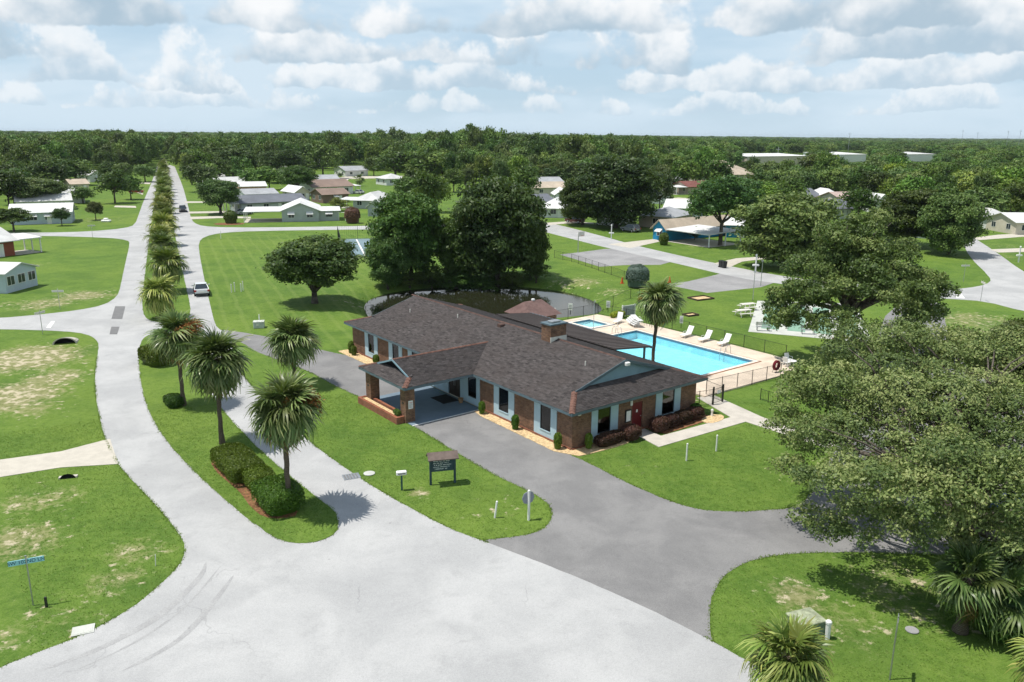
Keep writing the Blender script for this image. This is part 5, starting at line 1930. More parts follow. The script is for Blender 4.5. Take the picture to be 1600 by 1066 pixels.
palm_px("yellow green palm cut by the bottom right corner of the photo", 1640, 1120, 985, 140, seed=9, n=36, dead=0, color=(1.5, 1.4, 1.0), lowest=-.55)
palm_px("shaded cabbage palm with thick trunk under the huge spreading oak", 1500, 987, 850, 130, seed=10, n=34, dead=3, lowest=-1.0, color=(.8, .9, .8), r=.26)  # leaf tint darkened to imitate the shade under the oak
palm_px("low shaded palm right of the thick palm trunk", 1562, 1000, 880, 130, seed=11, n=26, dead=2, lowest=-1.0, color=(.7, .85, .75), r=.2)  # oak's shade put into the dimmed leaf tint
palm_px("small palm between the far white roofs left of the grove", 562, 291, 270, 22, seed=12, n=14, dead=0)

# row of palms down the median: shared crowns
MEDCROWN = []
for s in range(3):
    rng = random.Random(200 + s)
    Vs, Fs, Ts, o = [], [], [], 0
    for az, el, kind, v, sc in frond_plan(rng, 44, -1.2):
        V, F, T = FR[kind][v][:3]
        Mx = Matrix.Translation(Vector((math.cos(az) * .1, math.sin(az) * .1, 0))) @ Matrix.Rotation(az, 4, 'Z') @ Matrix.Rotation(-el, 4, 'Y') @ Matrix.Scale(sc, 4)
        A = np.array(Mx)
        Vs.append(V @ A[:3, :3].T + A[:3, 3])
        Fs.append(F + o)
        Ts.append(T)
        o += len(V)
    MEDCROWN.append(npmesh("palm_crown", np.concatenate(Vs), np.concatenate(Fs), [M['palmleaf']], {'tint': np.concatenate(Ts)}))
MEDTRUNK = [palm_trunk(2.6, .17, random.Random(5 + i)).mesh("palm_trunk", M['palmbark'], True) for i in range(2)]
ma, mb_ = G(258, 497).xy, G(256, 263).xy
nrow = 27
for i in range(nrow):
    f = i / (nrow - 1)
    p = ma.lerp(mb_, f) + Vector((random.uniform(-.5, .5), random.uniform(-.5, .5)))
    ords = ("nearest", "second", "third", "fourth", "fifth", "sixth", "seventh", "eighth", "ninth", "tenth", "eleventh", "twelfth", "thirteenth", "fourteenth", "fifteenth", "sixteenth")
    lab = "%s palm of the long median row counted from the crossing" % ords[i] if i < 16 else "far palm at the boulevard's end of the median row"
    t = thing("cabbage_palm", lab, "palm", (p.x, p.y, 0), random.uniform(0, 6.28), "palms in the median row")
    hh = random.uniform(3.0, 4.1) if i else 3.0
    c = mobj("crown", MEDCROWN[i % 3], t)
    sz = random.uniform(1.5, 1.8)
    c.scale = (sz, sz, sz * 1.05)
    c.location = (0, 0, hh)
    c.color = random.choice([(1.35, 1.2, .85, 1), (1.5, 1.3, .9, 1), (1.15, 1.1, .85, 1)])
    k = mobj("trunk", MEDTRUNK[i % 2], t)
    k.scale = (1.1, 1.1, hh / 2.6)


# ---- hedges, shrubs
def rbox_shrub(name, label, cat, base, rz, lx, ly, lz, mat, n, leaf, seed, color=(1, 1, 1), group=None, pw=4.0):
    """clipped shrub: leaves over a rounded block"""
    rng = np.random.default_rng(seed)
    d = rand_dirs(rng, n)
    d[:, 2] = np.where(d[:, 2] < -.35, -d[:, 2], d[:, 2])
    q = (np.abs(d[:, 0]) ** pw + np.abs(d[:, 1]) ** pw + np.abs(d[:, 2]) ** pw) ** (-1 / pw)
    s = q * (1 - .10 * rng.random(n) ** 2 + .03 * np.sin(d[:, 0] * 9 + seed) + .03 * np.cos(d[:, 1] * 8))
    P = d * s[:, None] * np.array([lx / 2, ly / 2, lz / 2]) + np.array([0, 0, lz / 2])
    P[:, 2] = np.maximum(P[:, 2], .03)
    V, F, T = cards(P, d, leaf, np.clip(rng.normal(.5, .22, n), 0, 1), rng, .6)
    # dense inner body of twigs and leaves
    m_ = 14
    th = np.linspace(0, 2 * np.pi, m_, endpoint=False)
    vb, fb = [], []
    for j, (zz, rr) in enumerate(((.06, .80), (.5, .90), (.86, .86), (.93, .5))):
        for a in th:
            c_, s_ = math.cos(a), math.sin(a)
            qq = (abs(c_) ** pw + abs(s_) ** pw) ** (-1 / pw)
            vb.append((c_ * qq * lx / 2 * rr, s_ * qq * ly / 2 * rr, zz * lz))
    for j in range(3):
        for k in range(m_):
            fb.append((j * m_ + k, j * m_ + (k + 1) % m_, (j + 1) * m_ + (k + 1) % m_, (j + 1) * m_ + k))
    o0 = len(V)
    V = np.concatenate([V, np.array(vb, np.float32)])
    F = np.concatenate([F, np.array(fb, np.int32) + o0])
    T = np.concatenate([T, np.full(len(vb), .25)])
    t = thing(name, label, cat, base, rz, group)
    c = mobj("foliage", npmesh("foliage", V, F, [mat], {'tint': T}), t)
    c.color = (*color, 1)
    st = MB()
    for k in range(3):
        st.tube([(0.1 * lx * (k - 1), 0, -.05), (0.22 * lx * (k - 1), .05 * ly, lz * .6)], [.03, .015], 5)
    st.part("stem", M['bark'], t)
    return t


mdir = (Vector(G(382, 681).xy) - Vector(G(514, 794).xy))
mang = math.atan2(mdir.y, mdir.x)
rbox_shrub("clipped_hedge", "longest clipped green hedge on the median nearest the round palm", "hedge", G(372, 739), mang, 4.4, 2.0, 1.25, M['hedgeleaf'], 11000, .05, 1, (1.3, 1.25, 1), None, 8)
rbox_shrub("clipped_hedge", "small clipped green hedge between the two larger median hedges", "hedge", G(405, 762), mang, 2.0, 1.5, 1.15, M['hedgeleaf'], 5000, .05, 2, (1.25, 1.2, 1), None, 7)
rbox_shrub("clipped_hedge", "clipped green hedge wrapped behind the median palm trunk", "hedge", G(436, 793), mang, 3.0, 2.1, 1.4, M['hedgeleaf'], 9000, .05, 3, (1.15, 1.12, 1), None, 7)
rbox_shrub("clipped_hedge", "yellowish rounded hedge at the far tip of the near median", "hedge", G(246, 569), mang + .3, 3.2, 2.2, 1.7, M['hedgeleaf'], 5000, .08, 4, (1.6, 1.35, .9))
rbox_shrub("clipped_hedge", "low dark clipped bush at the foot of the ragged median palm", "hedge", G(272, 634), mang, 2.0, 1.2, .8, M['hedgeleaf'], 3000, .06, 5, (.75, .8, .8))
sheet("mulch_strip", smooth_poly([G(*p).xy for p in ((328, 722), (338, 740), (372, 766), (390, 792), (412, 810), (440, 812), (470, 806), (450, 785), (420, 760), (385, 735), (345, 712))], 1), .052, M['mulch'], ragged=.03)
for i, (x, y, s, h) in enumerate(((-.62, 9.2, .45, .95), (-.62, 5.2, .5, 1.05), (-.6, .7, .5, 1.1), (-.62, 30.2, .55, 1.15), (-.75, 29.4, .5, .9), (-.6, 25.4, .55, .9))):
    lab = ["narrow clipped shrub next to the porch's right end", "narrow clipped shrub between the two right front windows", "narrow clipped shrub at the near right corner of the front wall", "taller clipped shrub at the far left corner of the front wall",
           "dark clipped shrub beside the far left corner of the front wall", "low round shrub between the far left front windows"][i]
    rbox_shrub("shrub", lab, "shrub", CL(x, y, .04), CROT, s, s, h, M['hedgeleaf'], 900, .045, 20 + i, (1.1, 1.05, .9), "clipped shrubs along the clubhouse front", 3.0)
rbox_shrub("shrub", "narrow variegated shrub round the corner below the side wall", "shrub", CL(1.05, -.5, .04), CROT, .45, .45, 1.05, M['hedgeleaf'], 900, .045, 30, (1.3, 1.3, 1.1), None, 3.0)
rbox_shrub("shrub", "green shrub at the right end of the side wall behind the burgundy row", "shrub", CL(11.7, -.55, .04), CROT, .9, .7, .95, M['hedgeleaf'], 1400, .05, 31, (.8, .9, .8), None, 3.0)
for i, (x, y, lx, ly, lz) in enumerate(((2.7, -.75, 2.4, .9, .8), (4.5, -.95, 1.3, 1.1, .95), (7.3, -1.0, 1.5, 1.0, .95), (8.6, -.95, 1.35, .95, .85), (9.9, -.9, 1.35, .95, .85), (11.2, -.85, 1.35, .95, .85))):
    lab = ["long burgundy clipped hedge under the left side window", "burgundy clipped bush left of the dark red door", "burgundy clipped bush just right of the dark red door path", "second burgundy bush right of the dark red door", "third burgundy bush right of the dark red door", "last burgundy bush of the row, nearest the pool gate"][i]
    rbox_shrub("burgundy_bush", lab, "bush", CL(x, y, .04), CROT, lx, ly, lz, M['redleaf'], 3600, .05, 40 + i, (1, 1, 1), "burgundy bushes along the side wall")
rbox_shrub("shrub", "grey blue rounded bush on the lawn by the parking apron", "bush", G(995, 449), 0, 3.1, 3.0, 3.1, M['greyleaf'], 6000, .11, 50, (1, 1, 1), None, 2.2)
rbox_shrub("shrub", "small tufted plant at the end of the porch planter", "plant", CL(-6.3, 11.7, .42), CROT, .4, .7, .45, M['greenleaf'], 700, .06, 51, (1.2, 1.2, 1), None, 2.2)
rbox_shrub("shrub", "dark pinkish round bush on the grass right of the grey house", "bush", G(551, 349), 0, 3.6, 3.4, 3.6, M['redleaf'], 2500, .16, 52, (3.0, 3.2, 3.0), None, 2.2)
rbox_shrub("shrub", "small green bush in the mulch circle on the corner lawn", "bush", G(361, 349), 0, 3.0, 3.0, 2.8, M['greenleaf'], 1500, .16, 53, (1, 1, 1), None, 2.2)
rbox_shrub("shrub", "upright bush beside the blue house driveway", "bush", G(1037, 383), 0, 1.8, 1.8, 2.3, M['greenleaf'], 1200, .13, 54, (1.2, 1.15, .9), None, 2.2)
rbox_shrub("shrub", "dark round bush before the white hip roofed house", "bush", G(858, 339), 0, 5.5, 2.4, 1.6, M['greenleaf'], 1500, .16, 55, DK2, None, 2.6)
for i, p in enumerate(((640, 441), (675, 440), (712, 440), (755, 440), (800, 440), (838, 437))):
    b = G(*p)
    b.z = float(ground_z(b.x, b.y))
    tree_at("bush", b, random.uniform(2.4, 3.4), random.uniform(2.6, 4.2), "dark bank-side bush under the pond grove, %s from the left" % ("first", "second", "third", "fourth", "fifth", "sixth")[i], "bush", "bank_bush", DK, "bushes along the pond bank")
rbox_shrub("ground_shrub", "bright green leafy shrub under the oak at the lower right edge", "shrub", G(1565, 935), .3, 3.2, 2.6, 2.6, M['greenleaf'], 5000, .09, 57, (1.6, 1.5, .8), None, 2.4)
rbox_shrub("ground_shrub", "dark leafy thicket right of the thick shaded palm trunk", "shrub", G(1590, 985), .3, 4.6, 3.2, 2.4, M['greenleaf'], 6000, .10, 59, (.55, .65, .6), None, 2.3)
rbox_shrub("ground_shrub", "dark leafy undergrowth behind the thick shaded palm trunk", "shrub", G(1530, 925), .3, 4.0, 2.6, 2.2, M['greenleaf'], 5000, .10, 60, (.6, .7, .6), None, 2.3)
rbox_shrub("ground_shrub", "yellow flowering clump by the pool fence left of the palm crown", "plant", G(965, 497), .6, 2.2, .9, .8, M['greenleaf'], 900, .08, 58, (2.6, 2.0, .8), None, 2.2)


# ---- grass tufts along the near lawns and their edges
def tufts():
    rng = np.random.default_rng(77)
    n = 150000
    az = rng.uniform(-.60, .60, n)
    d = np.sqrt(rng.uniform(24 ** 2, 62 ** 2, n))
    X, Y = d * np.sin(az), d * np.cos(az)
    block = inpoly_np(X, Y, drive)
    road = inpoly_np(X, Y, blvd) & ~inpoly_np(X, Y, med1) & ~inpoly_np(X, Y, med2)
    dx, dy = X - C0.x, Y - C0.y
    lx, ly = dx * _cs + dy * _sn, -dx * _sn + dy * _cs
    bl = (lx > -1.3) & (lx < 13.7) & (ly > -.4) & (ly < 32) | (lx > -6.8) & (lx < 0) & (ly > 10) & (ly < 17.6)
    bl |= (lx > 15.6) & (ly > 1.5) & (lx < 31)
    bl |= (lx > 4.8) & (lx < 17) & (ly > -3.7) & (ly < 0) & ~((lx > 7) & (lx < 14) & (ly > -1.6) & (ly < 0))
    bl |= (lx > 13.5) & (lx < 16.9) & (ly > -10) & (ly < 2.4)
    bl |= inpoly_np(X, Y, bed)
    px, py, _ = to_px(np.stack([X, Y, X * 0], -1))
    bl |= inpoly_np(px, py, [(-60, 752), (0, 746), (95, 731), (185, 725.5), (172, 686), (95, 706), (0, 719), (-60, 724)])
    ok = ~(block | road | bl)
    X, Y = X[ok], Y[ok]
    dry_ = dryness(X, Y)
    keep = rng.random(len(X)) > dry_ * .8
    X, Y, dry_ = X[keep], Y[keep], dry_[keep]
    zb = np.where(inpoly_np(X, Y, med1) | inpoly_np(X, Y, med2), .045, 0.0)
    m_ = len(X)
    V = np.empty((m_, 2, 3, 3), np.float32)
    a = rng.uniform(0, 6.28, (m_, 2))
    hgt = rng.uniform(.02, .055, (m_, 2))
    wd = rng.uniform(.010, .024, (m_, 2))
    lx_ = rng.normal(0, .04, (m_, 2))
    ly_ = rng.normal(0, .04, (m_, 2))
    ox = rng.normal(0, .03, (m_, 2))
    bx, by = X[:, None] + ox, Y[:, None] + ox[:, ::-1]
    V[:, :, 0] = np.stack([bx - np.cos(a) * wd, by - np.sin(a) * wd, np.repeat(zb[:, None], 2, 1)], -1)
    V[:, :, 1] = np.stack([bx + np.cos(a) * wd, by + np.sin(a) * wd, np.repeat(zb[:, None], 2, 1)], -1)
    V[:, :, 2] = np.stack([bx + lx_, by + ly_, zb[:, None] + hgt], -1)
    V = V.reshape(-1, 3)
    F = np.arange(len(V)).reshape(-1, 3)
    T = np.repeat(np.clip(rng.normal(.5, .25, m_ * 2), 0, 1), 3)
    gm = leaf_mat("grass_blades", (0.10, 0.165, 0.022), (0.13, 0.205, 0.032), (0.19, 0.25, 0.07), 0.3, .8)
    o = mobj("grass", npmesh("grass", V, F, [gm], {'tint': T}))
    stuff(o, "short green grass of the near lawns", "grass")


def edge_tufts():
    """uneven grass creeping over the paving edges"""
    rng = np.random.default_rng(8)
    Q = []
    for poly in (blvd, drive, med1):
        n = len(poly)
        for i in range(n):
            a, b = Vector(poly[i]), Vector(poly[(i + 1) % n])
            if not (22 < a.y < 72 and 22 < b.y < 72):
                continue
            L = (b - a).length
            k = int(L * 70)
            if k < 1:
                continue
            t = rng.random(k)
            d = (b - a) / max(L, 1e-6)
            u = rng.normal(0, .055, k)
            x, y = a.x + (b.x - a.x) * t - d.y * u, a.y + (b.y - a.y) * t + d.x * u
            w_ = .5 + .5 * np.sin(x * 1.7 + 2 * np.sin(y * 1.1)) * np.cos(y * 1.3 + x * .6)
            keep = rng.random(k) < .25 + .75 * w_
            Q.append(np.stack([x[keep], y[keep], w_[keep]], 1))
    P = np.concatenate(Q)
    # not along seams where paving meets paving or the clubhouse bed
    X, Y = P[:, 0], P[:, 1]
    e = .35
    road = np.zeros(len(P), int)
    for dx, dy in ((e, 0), (-e, 0), (0, e), (0, -e)):
        inr = (inpoly_np(X + dx, Y + dy, blvd) & ~inpoly_np(X + dx, Y + dy, med1)) | inpoly_np(X + dx, Y + dy, drive) | inpoly_np(X + dx, Y + dy, bed)
        road += inr
    P = P[road < 4]
    m_ = len(P)
    h = rng.uniform(.03, .075, m_) * (.7 + .7 * P[:, 2])
    a = rng.uniform(0, 6.28, m_)
    wd = rng.uniform(.014, .034, m_)
    lx, ly = rng.normal(0, .04, m_), rng.normal(0, .04, m_)
    z = np.full(m_, .012)
    V = np.stack([np.stack([P[:, 0] - np.cos(a) * wd, P[:, 1] - np.sin(a) * wd, z], 1), np.stack([P[:, 0] + np.cos(a) * wd, P[:, 1] + np.sin(a) * wd, z], 1), np.stack([P[:, 0] + lx, P[:, 1] + ly, z + h], 1)], 1).reshape(-1, 3)
    T = np.repeat(np.clip(rng.normal(.45, .3, m_), 0, 1), 3)
    o = mobj("verge_grass", npmesh("verge_grass", V, np.arange(len(V)).reshape(-1, 3), [bpy.data.materials["grass_blades"]], {'tint': T}))
    stuff(o, "uneven grass fringe creeping over the paving edges", "grass")


tufts()
edge_tufts()


# ---- reeds and rough grass round the pond
def reeds():
    rng = np.random.default_rng(5)
    P = []
    n = len(POND)
    for i in range(n):
        a, b = POND[i], POND[(i + 1) % n]
        k = int((b - a).length * 60)
        t = rng.random(k)
        off = rng.normal(.7, 1.3, k)
        d = (b - a).normalized()
        P.append(np.stack([a.x + (b.x - a.x) * t + d.y * off, a.y + (b.y - a.y) * t - d.x * off], 1))
    P = np.concatenate(P)
    z = ground_z(P[:, 0], P[:, 1])
    m_ = len(P)
    patch = np.sin(P[:, 0] * .9 + 1) * np.cos(P[:, 1] * .7) * .5 + .5
    h = rng.uniform(.10, .30, m_) * (.5 + 1.3 * patch)
    a = rng.uniform(0, 6.28, m_)
    wd = rng.uniform(.03, .08, m_)
    lx, ly = rng.normal(0, .12, m_), rng.normal(0, .12, m_)
    V = np.stack([np.stack([P[:, 0] - np.cos(a) * wd, P[:, 1] - np.sin(a) * wd, z - .05], 1), np.stack([P[:, 0] + np.cos(a) * wd, P[:, 1] + np.sin(a) * wd, z - .05], 1),
                  np.stack([P[:, 0] + lx, P[:, 1] + ly, z + h], 1)], 1).reshape(-1, 3)
    T = np.repeat(np.clip(rng.normal(.45, .25, m_), 0, 1), 3)
    o = mobj("reeds", npmesh("reeds", V, np.arange(len(V)).reshape(-1, 3), [bpy.data.materials["grass_blades"]], {'tint': T}))
    stuff(o, "rough grass and reeds round the pond's edge", "reeds")


reeds()


# ------------------------------------------------------------------ houses of the neighbourhood
def roofing(name, c, rib=0.0):
    m, w = new_mat(name)
    co = w.n('ShaderNodeTexCoord').outputs['Object']
    n = w.noise(co, .35, 5, .65)
    n2 = w.noise(co, 5.0, 4, .7)
    col = w.mix(w.ss(n, .3, .7), tuple(v * .82 for v in c), tuple(min(.9, v * 1.08) for v in c))
    col = w.mix(w.m('MULTIPLY', w.ss(n2, .5, .8), .35), col, tuple(v * .6 for v in c))
    finish(w, col, .65, n2, .2, .02, .3)
    return m


RM = {k: roofing("roof_" + k, c) for k, c in dict(white=(.68, .68, .67), pale=(.56, .56, .55), grey=(.36, .37, .385), slate=(.15, .16, .185), brown=(.25, .18, .145), tan=(.48, .40, .31), pink=(.46, .35, .31), rust=(.20, .075, .06)).items()}
WM = {k: pmat("wall_" + k, c, .06, .8, .75, 0, .25) for k, c in dict(white=(.66, .67, .66), grey=(.40, .43, .43), paleblue=(.48, .56, .62), cream=(.56, .51, .42), pink=(.46, .29, .23), redbrown=(.28, .085, .055), blue=(.02, .22, .40), brick=(.20, .14, .11), tan=(.42, .36, .29)).items()}
HOUSE_NAMES = []
WINF = pmat("window_frame_white", (.7, .7, .68))


def house(label, L, Rr, depth, wall, roof, wh=2.5, kind='along', rise=1.5, ov=.5, wins=3, awn=True, carport=None, side_wins=2, awn_c='white', door=True, cat="house", name="house", wing=None):
    a, b = G(*L), G(*Rr)
    d = (b - a)
    ln = d.length
    rz = math.atan2(d.y, d.x)
    t = thing(name, label, cat, a, rz)
    HOUSE_SPOTS.append(((a.x + b.x) / 2 - d.y / ln * depth / 2, (a.y + b.y) / 2 + d.x / ln * depth / 2, max(ln, depth) / 2 + 3.0))
    HOUSE_NAMES.append((HOUSE_SPOTS[-1][0], HOUSE_SPOTS[-1][1], ' '.join(label.split(',')[0].split()[:7])))
    W_, R_ = WM[wall], RM[roof]
    v = [(0, 0, 0), (ln, 0, 0), (ln, depth, 0), (0, depth, 0), (0, 0, wh), (ln, 0, wh), (ln, depth, wh), (0, depth, wh)]
    f = [(0, 1, 5, 4), (1, 2, 6, 5), (2, 3, 7, 6), (3, 0, 4, 7)]
    s = rise
    if kind == 'along':
        v += [(0, depth / 2, wh + s), (ln, depth / 2, wh + s)]
        f += [(4, 8, 7), (5, 6, 9)]
        k = (s) / (depth / 2)
        z0 = wh - ov * k
        rp = [[(-ov, -ov, z0), (ln + ov, -ov, z0), (ln + ov, depth / 2, wh + s), (-ov, depth / 2, wh + s)],
              [(ln + ov, depth + ov, z0), (-ov, depth + ov, z0), (-ov, depth / 2, wh + s), (ln + ov, depth / 2, wh + s)]]
    elif kind == 'front':
        v += [(ln / 2, 0, wh + s), (ln / 2, depth, wh + s)]
        f += [(4, 5, 8), (6, 7, 9)]
        k = s / (ln / 2)
        z0 = wh - ov * k
        rp = [[(-ov, -ov, z0), (ln / 2, -ov, wh + s), (ln / 2, depth + ov, wh + s), (-ov, depth + ov, z0)][::-1],
              [(ln + ov, -ov, z0), (ln / 2, -ov, wh + s), (ln / 2, depth + ov, wh + s), (ln + ov, depth + ov, z0)]]
    elif kind == 'hip':
        h = min(ln, depth) / 2
        if ln >= depth:
            r0, r1 = (h, depth / 2), (ln - h, depth / 2)
        else:
            r0, r1 = (ln / 2, h), (ln / 2, depth - h)
        k = s / h
        z0 = wh - ov * k
        A, B, C_, D = (-ov, -ov, z0), (ln + ov, -ov, z0), (ln + ov, depth + ov, z0), (-ov, depth + ov, z0)
        p0, p1 = (*r0, wh + s), (*r1, wh + s)
        if ln >= depth:
            rp = [[A, B, p1, p0], [B, C_, p1], [C_, D, p0, p1], [D, A, p0]]
        else:
            rp = [[A, B, p0], [B, C_, p1, p0], [C_, D, p1], [D, A, p0, p1]]
    else:
        rp = [[(-ov, -ov, wh + .02), (ln + ov, -ov, wh + .02), (ln + ov, depth + ov, wh + s), (-ov, depth + ov, wh + s)]]
        v[6], v[7] = (ln, depth, wh + s * .95), (0, depth, wh + s * .95)
    MB().add(v, f).part("wall", W_, t)
    for q in rp:
        q = [Vector(p) + Vector((0, 0, .06)) for p in q]
        nn = (q[1] - q[0]).cross(q[2] - q[0])
        if nn.z < 0:
            q = q[::-1]
        MB().slab([tuple(p) for p in q], .12).part("roof", R_, t)
    m_ = M['white']

    def window(x, y, ax, wd=1.3, z0=.95, z1=2.05, aw=awn):
        """ax 0: on the facade; 1: on the right end; -1: on the left end"""
        def T(u, o, z):
            return (x + u, -o, z) if ax == 0 else ((ln + o, y + u, z) if ax == 1 else (-o, y - u, z))
        wn = MB()
        for (u0, u1, a0, a1) in ((-wd / 2 - .07, wd / 2 + .07, z0 - .07, z0), (-wd / 2 - .07, wd / 2 + .07, z1, z1 + .07), (-wd / 2 - .07, -wd / 2, z0, z1), (wd / 2, wd / 2 + .07, z0, z1), (-.025, .025, z0, z1)):
            c0 = [T(u0, .003, a0), T(u1, .003, a0), T(u1, .003, a1), T(u0, .003, a1), T(u0, .05, a0), T(u1, .05, a0), T(u1, .05, a1), T(u0, .05, a1)]
            wn.add(c0, [(4, 5, 6, 7), (0, 1, 5, 4), (1, 2, 6, 5), (2, 3, 7, 6), (3, 0, 4, 7)])
        wo = wn.part("window", WINF, t)
        MB().add([T(-wd / 2, .02, z0), T(wd / 2, .02, z0), T(wd / 2, .02, z1), T(-wd / 2, .02, z1)], [(0, 1, 2, 3)]).part("pane", M['paneglass'], wo)
        if aw:
            q = [T(-wd / 2 - .15, .01, z1 + .25), T(wd / 2 + .15, .01, z1 + .25), T(wd / 2 + .15, .75, z1 - .3), T(-wd / 2 - .15, .75, z1 - .3)]
            MB().slab(q, .05).part("awning", RM[awn_c], t)
    for i in range(wins):
        window(ln * (i + .5) / wins if wins > 1 else ln * .5, 0, 0)
    for i in range(side_wins):
        window(0, depth * (i + .5) / max(1, side_wins), 1, aw=False)
        window(0, depth * (i + .5) / max(1, side_wins), -1, aw=False)
    if door:
        MB().box(ln * .5 + 1.1, ln * .5 + 2.0, -.04, -.003, 0, 2.1).part("door", M['white'], t)
    if carport:
        side, cl_, cd = carport
        x0, x1 = (-cl_, -.02) if side == 'L' else (ln + .02, ln + cl_)
        MB().slab([(x0, -.4, wh - .1), (x1, -.4, wh - .1), (x1, cd, wh + .25), (x0, cd, wh + .25)], .14).part("carport_roof", RM['white'], t)
        xo = x0 + .15 if side == 'L' else x1 - .15
        for yy in (0, cd * .5, cd - .2):
            MB().box(xo - .08, xo + .08, yy, yy + .16, 0, wh - .1).part("carport_post", M['white'], t)
        MB().add([(x0, -.3, .03), (x1, -.3, .03), (x1, cd, .03), (x0, cd, .03)], [(0, 1, 2, 3)]).part("carport_floor", M['driveway'], t)
    if wing:
        wl, wd_, whh = wing
        MB().box(ln + .01, ln + wl, .8, wd_, 0, whh).part("wing", W_, t)
        MB().slab([(ln + .01, .3, whh + .1), (ln + wl + .4, .3, whh + .1), (ln + wl + .4, wd_ + .3, whh + .35), (ln + .01, wd_ + .3, whh + .35)], .12).part("wing_roof", R_, t)
        yv = .79
        c = ln + wl / 2
        MB().box(c - .7, c + .7, yv - .03, yv, 1.0, 1.9).part("window", M['paneglass'], t)
        MB().slab([(c - .85, yv, 2.15), (c + .85, yv, 2.15), (c + .85, yv - .75, 1.65), (c - .85, yv - .75, 1.65)][::-1], .05).part("awning", RM['white'], t)
    return t


m, w = new_mat("far_window_glass")
finish(w, (.03, .04, .05), .08, None, spec=.6)
M['paneglass'] = m

house("pale grey house with white metal roof, awnings and carport on the corner lawn", (441, 347), (499, 346), 15, 'grey', 'white', 2.6, 'front', 1.7, .5, 2, True, ('L', 8.5, 8.5), 2, wing=(4.6, 9, 2.3), door=False)
house("house with long slate grey roof behind the pale grey house", (378, 333), (478, 328), 9, 'grey', 'slate', 2.6, 'along', 1.5, .6, 4, False, ('L', 3, 6))
house("long low house with light grey roof behind the slate roofed one", (385, 317), (434, 315), 9, 'white', 'grey', 2.5, 'along', 1.2, .5, 3, False)
house("pink walled house with white roof beyond the grey roofs", (376, 306), (417, 305), 9, 'pink', 'white', 3.0, 'along', 1.2, .4, 2, False)
house("white house roof just left of the pink walled house", (340, 296), (392, 294), 10, 'white', 'pale', 2.6, 'along', 1.4, .5, 3, False)
house("white walled house with brown roof among the far houses", (490, 306), (552, 303), 12, 'white', 'brown', 2.8, 'along', 2.0, .5, 3, False, ('R', 3, 6))
house("dark brick house with brown roof and one white awning", (505, 318), (545, 316), 8, 'brick', 'brown', 2.6, 'along', 1.4, .5, 1, True)
house("light house with pale hip roof and porch posts left of the grove", (552, 326), (592, 327), 14, 'grey', 'pale', 2.5, 'hip', 1.7, .6, 2, False, ('L', 4, 5))
house("grey gabled house with white roof edge close to the grove", (575, 338), (602, 339), 12, 'grey', 'white', 2.5, 'front', 1.8, .5, 1, False)
house("far house with light grey roof behind the brown roofed one", (488, 291), (530, 290), 10, 'white', 'grey', 2.6, 'along', 1.4, .5, 2, False)
house("far white house with grey roof beyond the side street", (540, 276), (575, 275), 12, 'white', 'grey', 2.8, 'along', 1.8, .5, 2, False)
house("tiny white far house at the end of the side street", (486, 262), (500, 262), 12, 'white', 'white', 2.8, 'along', 1.6, .5, 1, False)
house("long white house with white roof behind the small corner trees", (18, 352), (112, 349), 9, 'paleblue', 'white', 2.7, 'along', 1.5, .5, 4, True)
house("low grey roofed house behind the long white one on the left", (28, 331), (112, 328), 9, 'white', 'pale', 2.6, 'along', 1.4, .5, 3, False)
house("low house with pale roof in the trees on the left", (98, 318), (133, 317), 10, 'white', 'pale', 2.6, 'hip', 1.5, .5, 2, False)
house("white house deep among the left trees near the boulevard", (141, 285), (164, 284), 10, 'white', 'pale', 3.0, 'front', 1.6, .4, 1, True)
house("cream roofed house beside the left forest", (112, 300), (140, 299), 10, 'cream', 'tan', 2.6, 'along', 1.4, .4, 2, False)
house("red brown house with white roof and carport at the left edge", (-50, 408), (24, 399), 9, 'redbrown', 'pale', 2.7, 'along', 1.6, .7, 1, True, ('R', 4.6, 5))
house("pale blue shed with white roof and dark windows at the left edge", (-30, 458), (11, 459), 6, 'paleblue', 'white', 2.6, 'along', .9, .35, 1, False, None, 3, door=False, cat="shed", name="shed")
house("white house with broad white hip roof beside the curving street", (843, 340), (886, 341), 13, 'white', 'white', 2.6, 'hip', 1.8, .6, 3, False, ('L', 3, 5))
house("slate roofed house behind the white hip roofed one", (823, 331), (866, 329), 9, 'white', 'slate', 2.6, 'along', 1.6, .5, 2, False)
house("cream house with tan roof up the lane at centre", (832, 306), (886, 305), 10, 'cream', 'tan', 2.7, 'along', 1.6, .5, 2, False, ('L', 3, 5))
house("light grey roofed house behind the cream one at centre", (826, 297), (880, 296), 10, 'white', 'grey', 2.7, 'along', 1.7, .5, 2, False)
house("small white house highest up the lane at centre", (833, 283), (850, 283), 9, 'white', 'pale', 3.0, 'along', 1.4, .4, 1, False)
house("white windowed house hidden behind the large dark tree", (932, 351), (958, 353), 10, 'white', 'pale', 2.6, 'front', 1.6, .5, 2, False)
house("long taupe house with grey roof left of the blue house", (998, 354), (1050, 358), 11, 'tan', 'grey', 2.7, 'hip', 1.5, .5, 1, False)
house("vivid blue house with tan roof, white awning and carport", (1020, 374), (1040, 377), 22, 'blue', 'tan', 2.5, 'front', 1.5, .5, 1, True, ('R', 11, 9), 1, door=False)
house("pale house with white metal roof behind the blue house", (1038, 341), (1092, 343), 12, 'paleblue', 'white', 2.7, 'along', 1.6, .5, 2, False)
house("house with dark rust roof and white porch beyond the blue house", (1075, 304), (1112, 303), 10, 'tan', 'rust', 2.7, 'along', 1.6, .5, 1, False, ('L', 5, 6))
house("grey roofed house in the trees above the blue house", (1042, 291), (1064, 291), 10, 'white', 'grey', 2.8, 'along', 1.5, .4, 1, False)
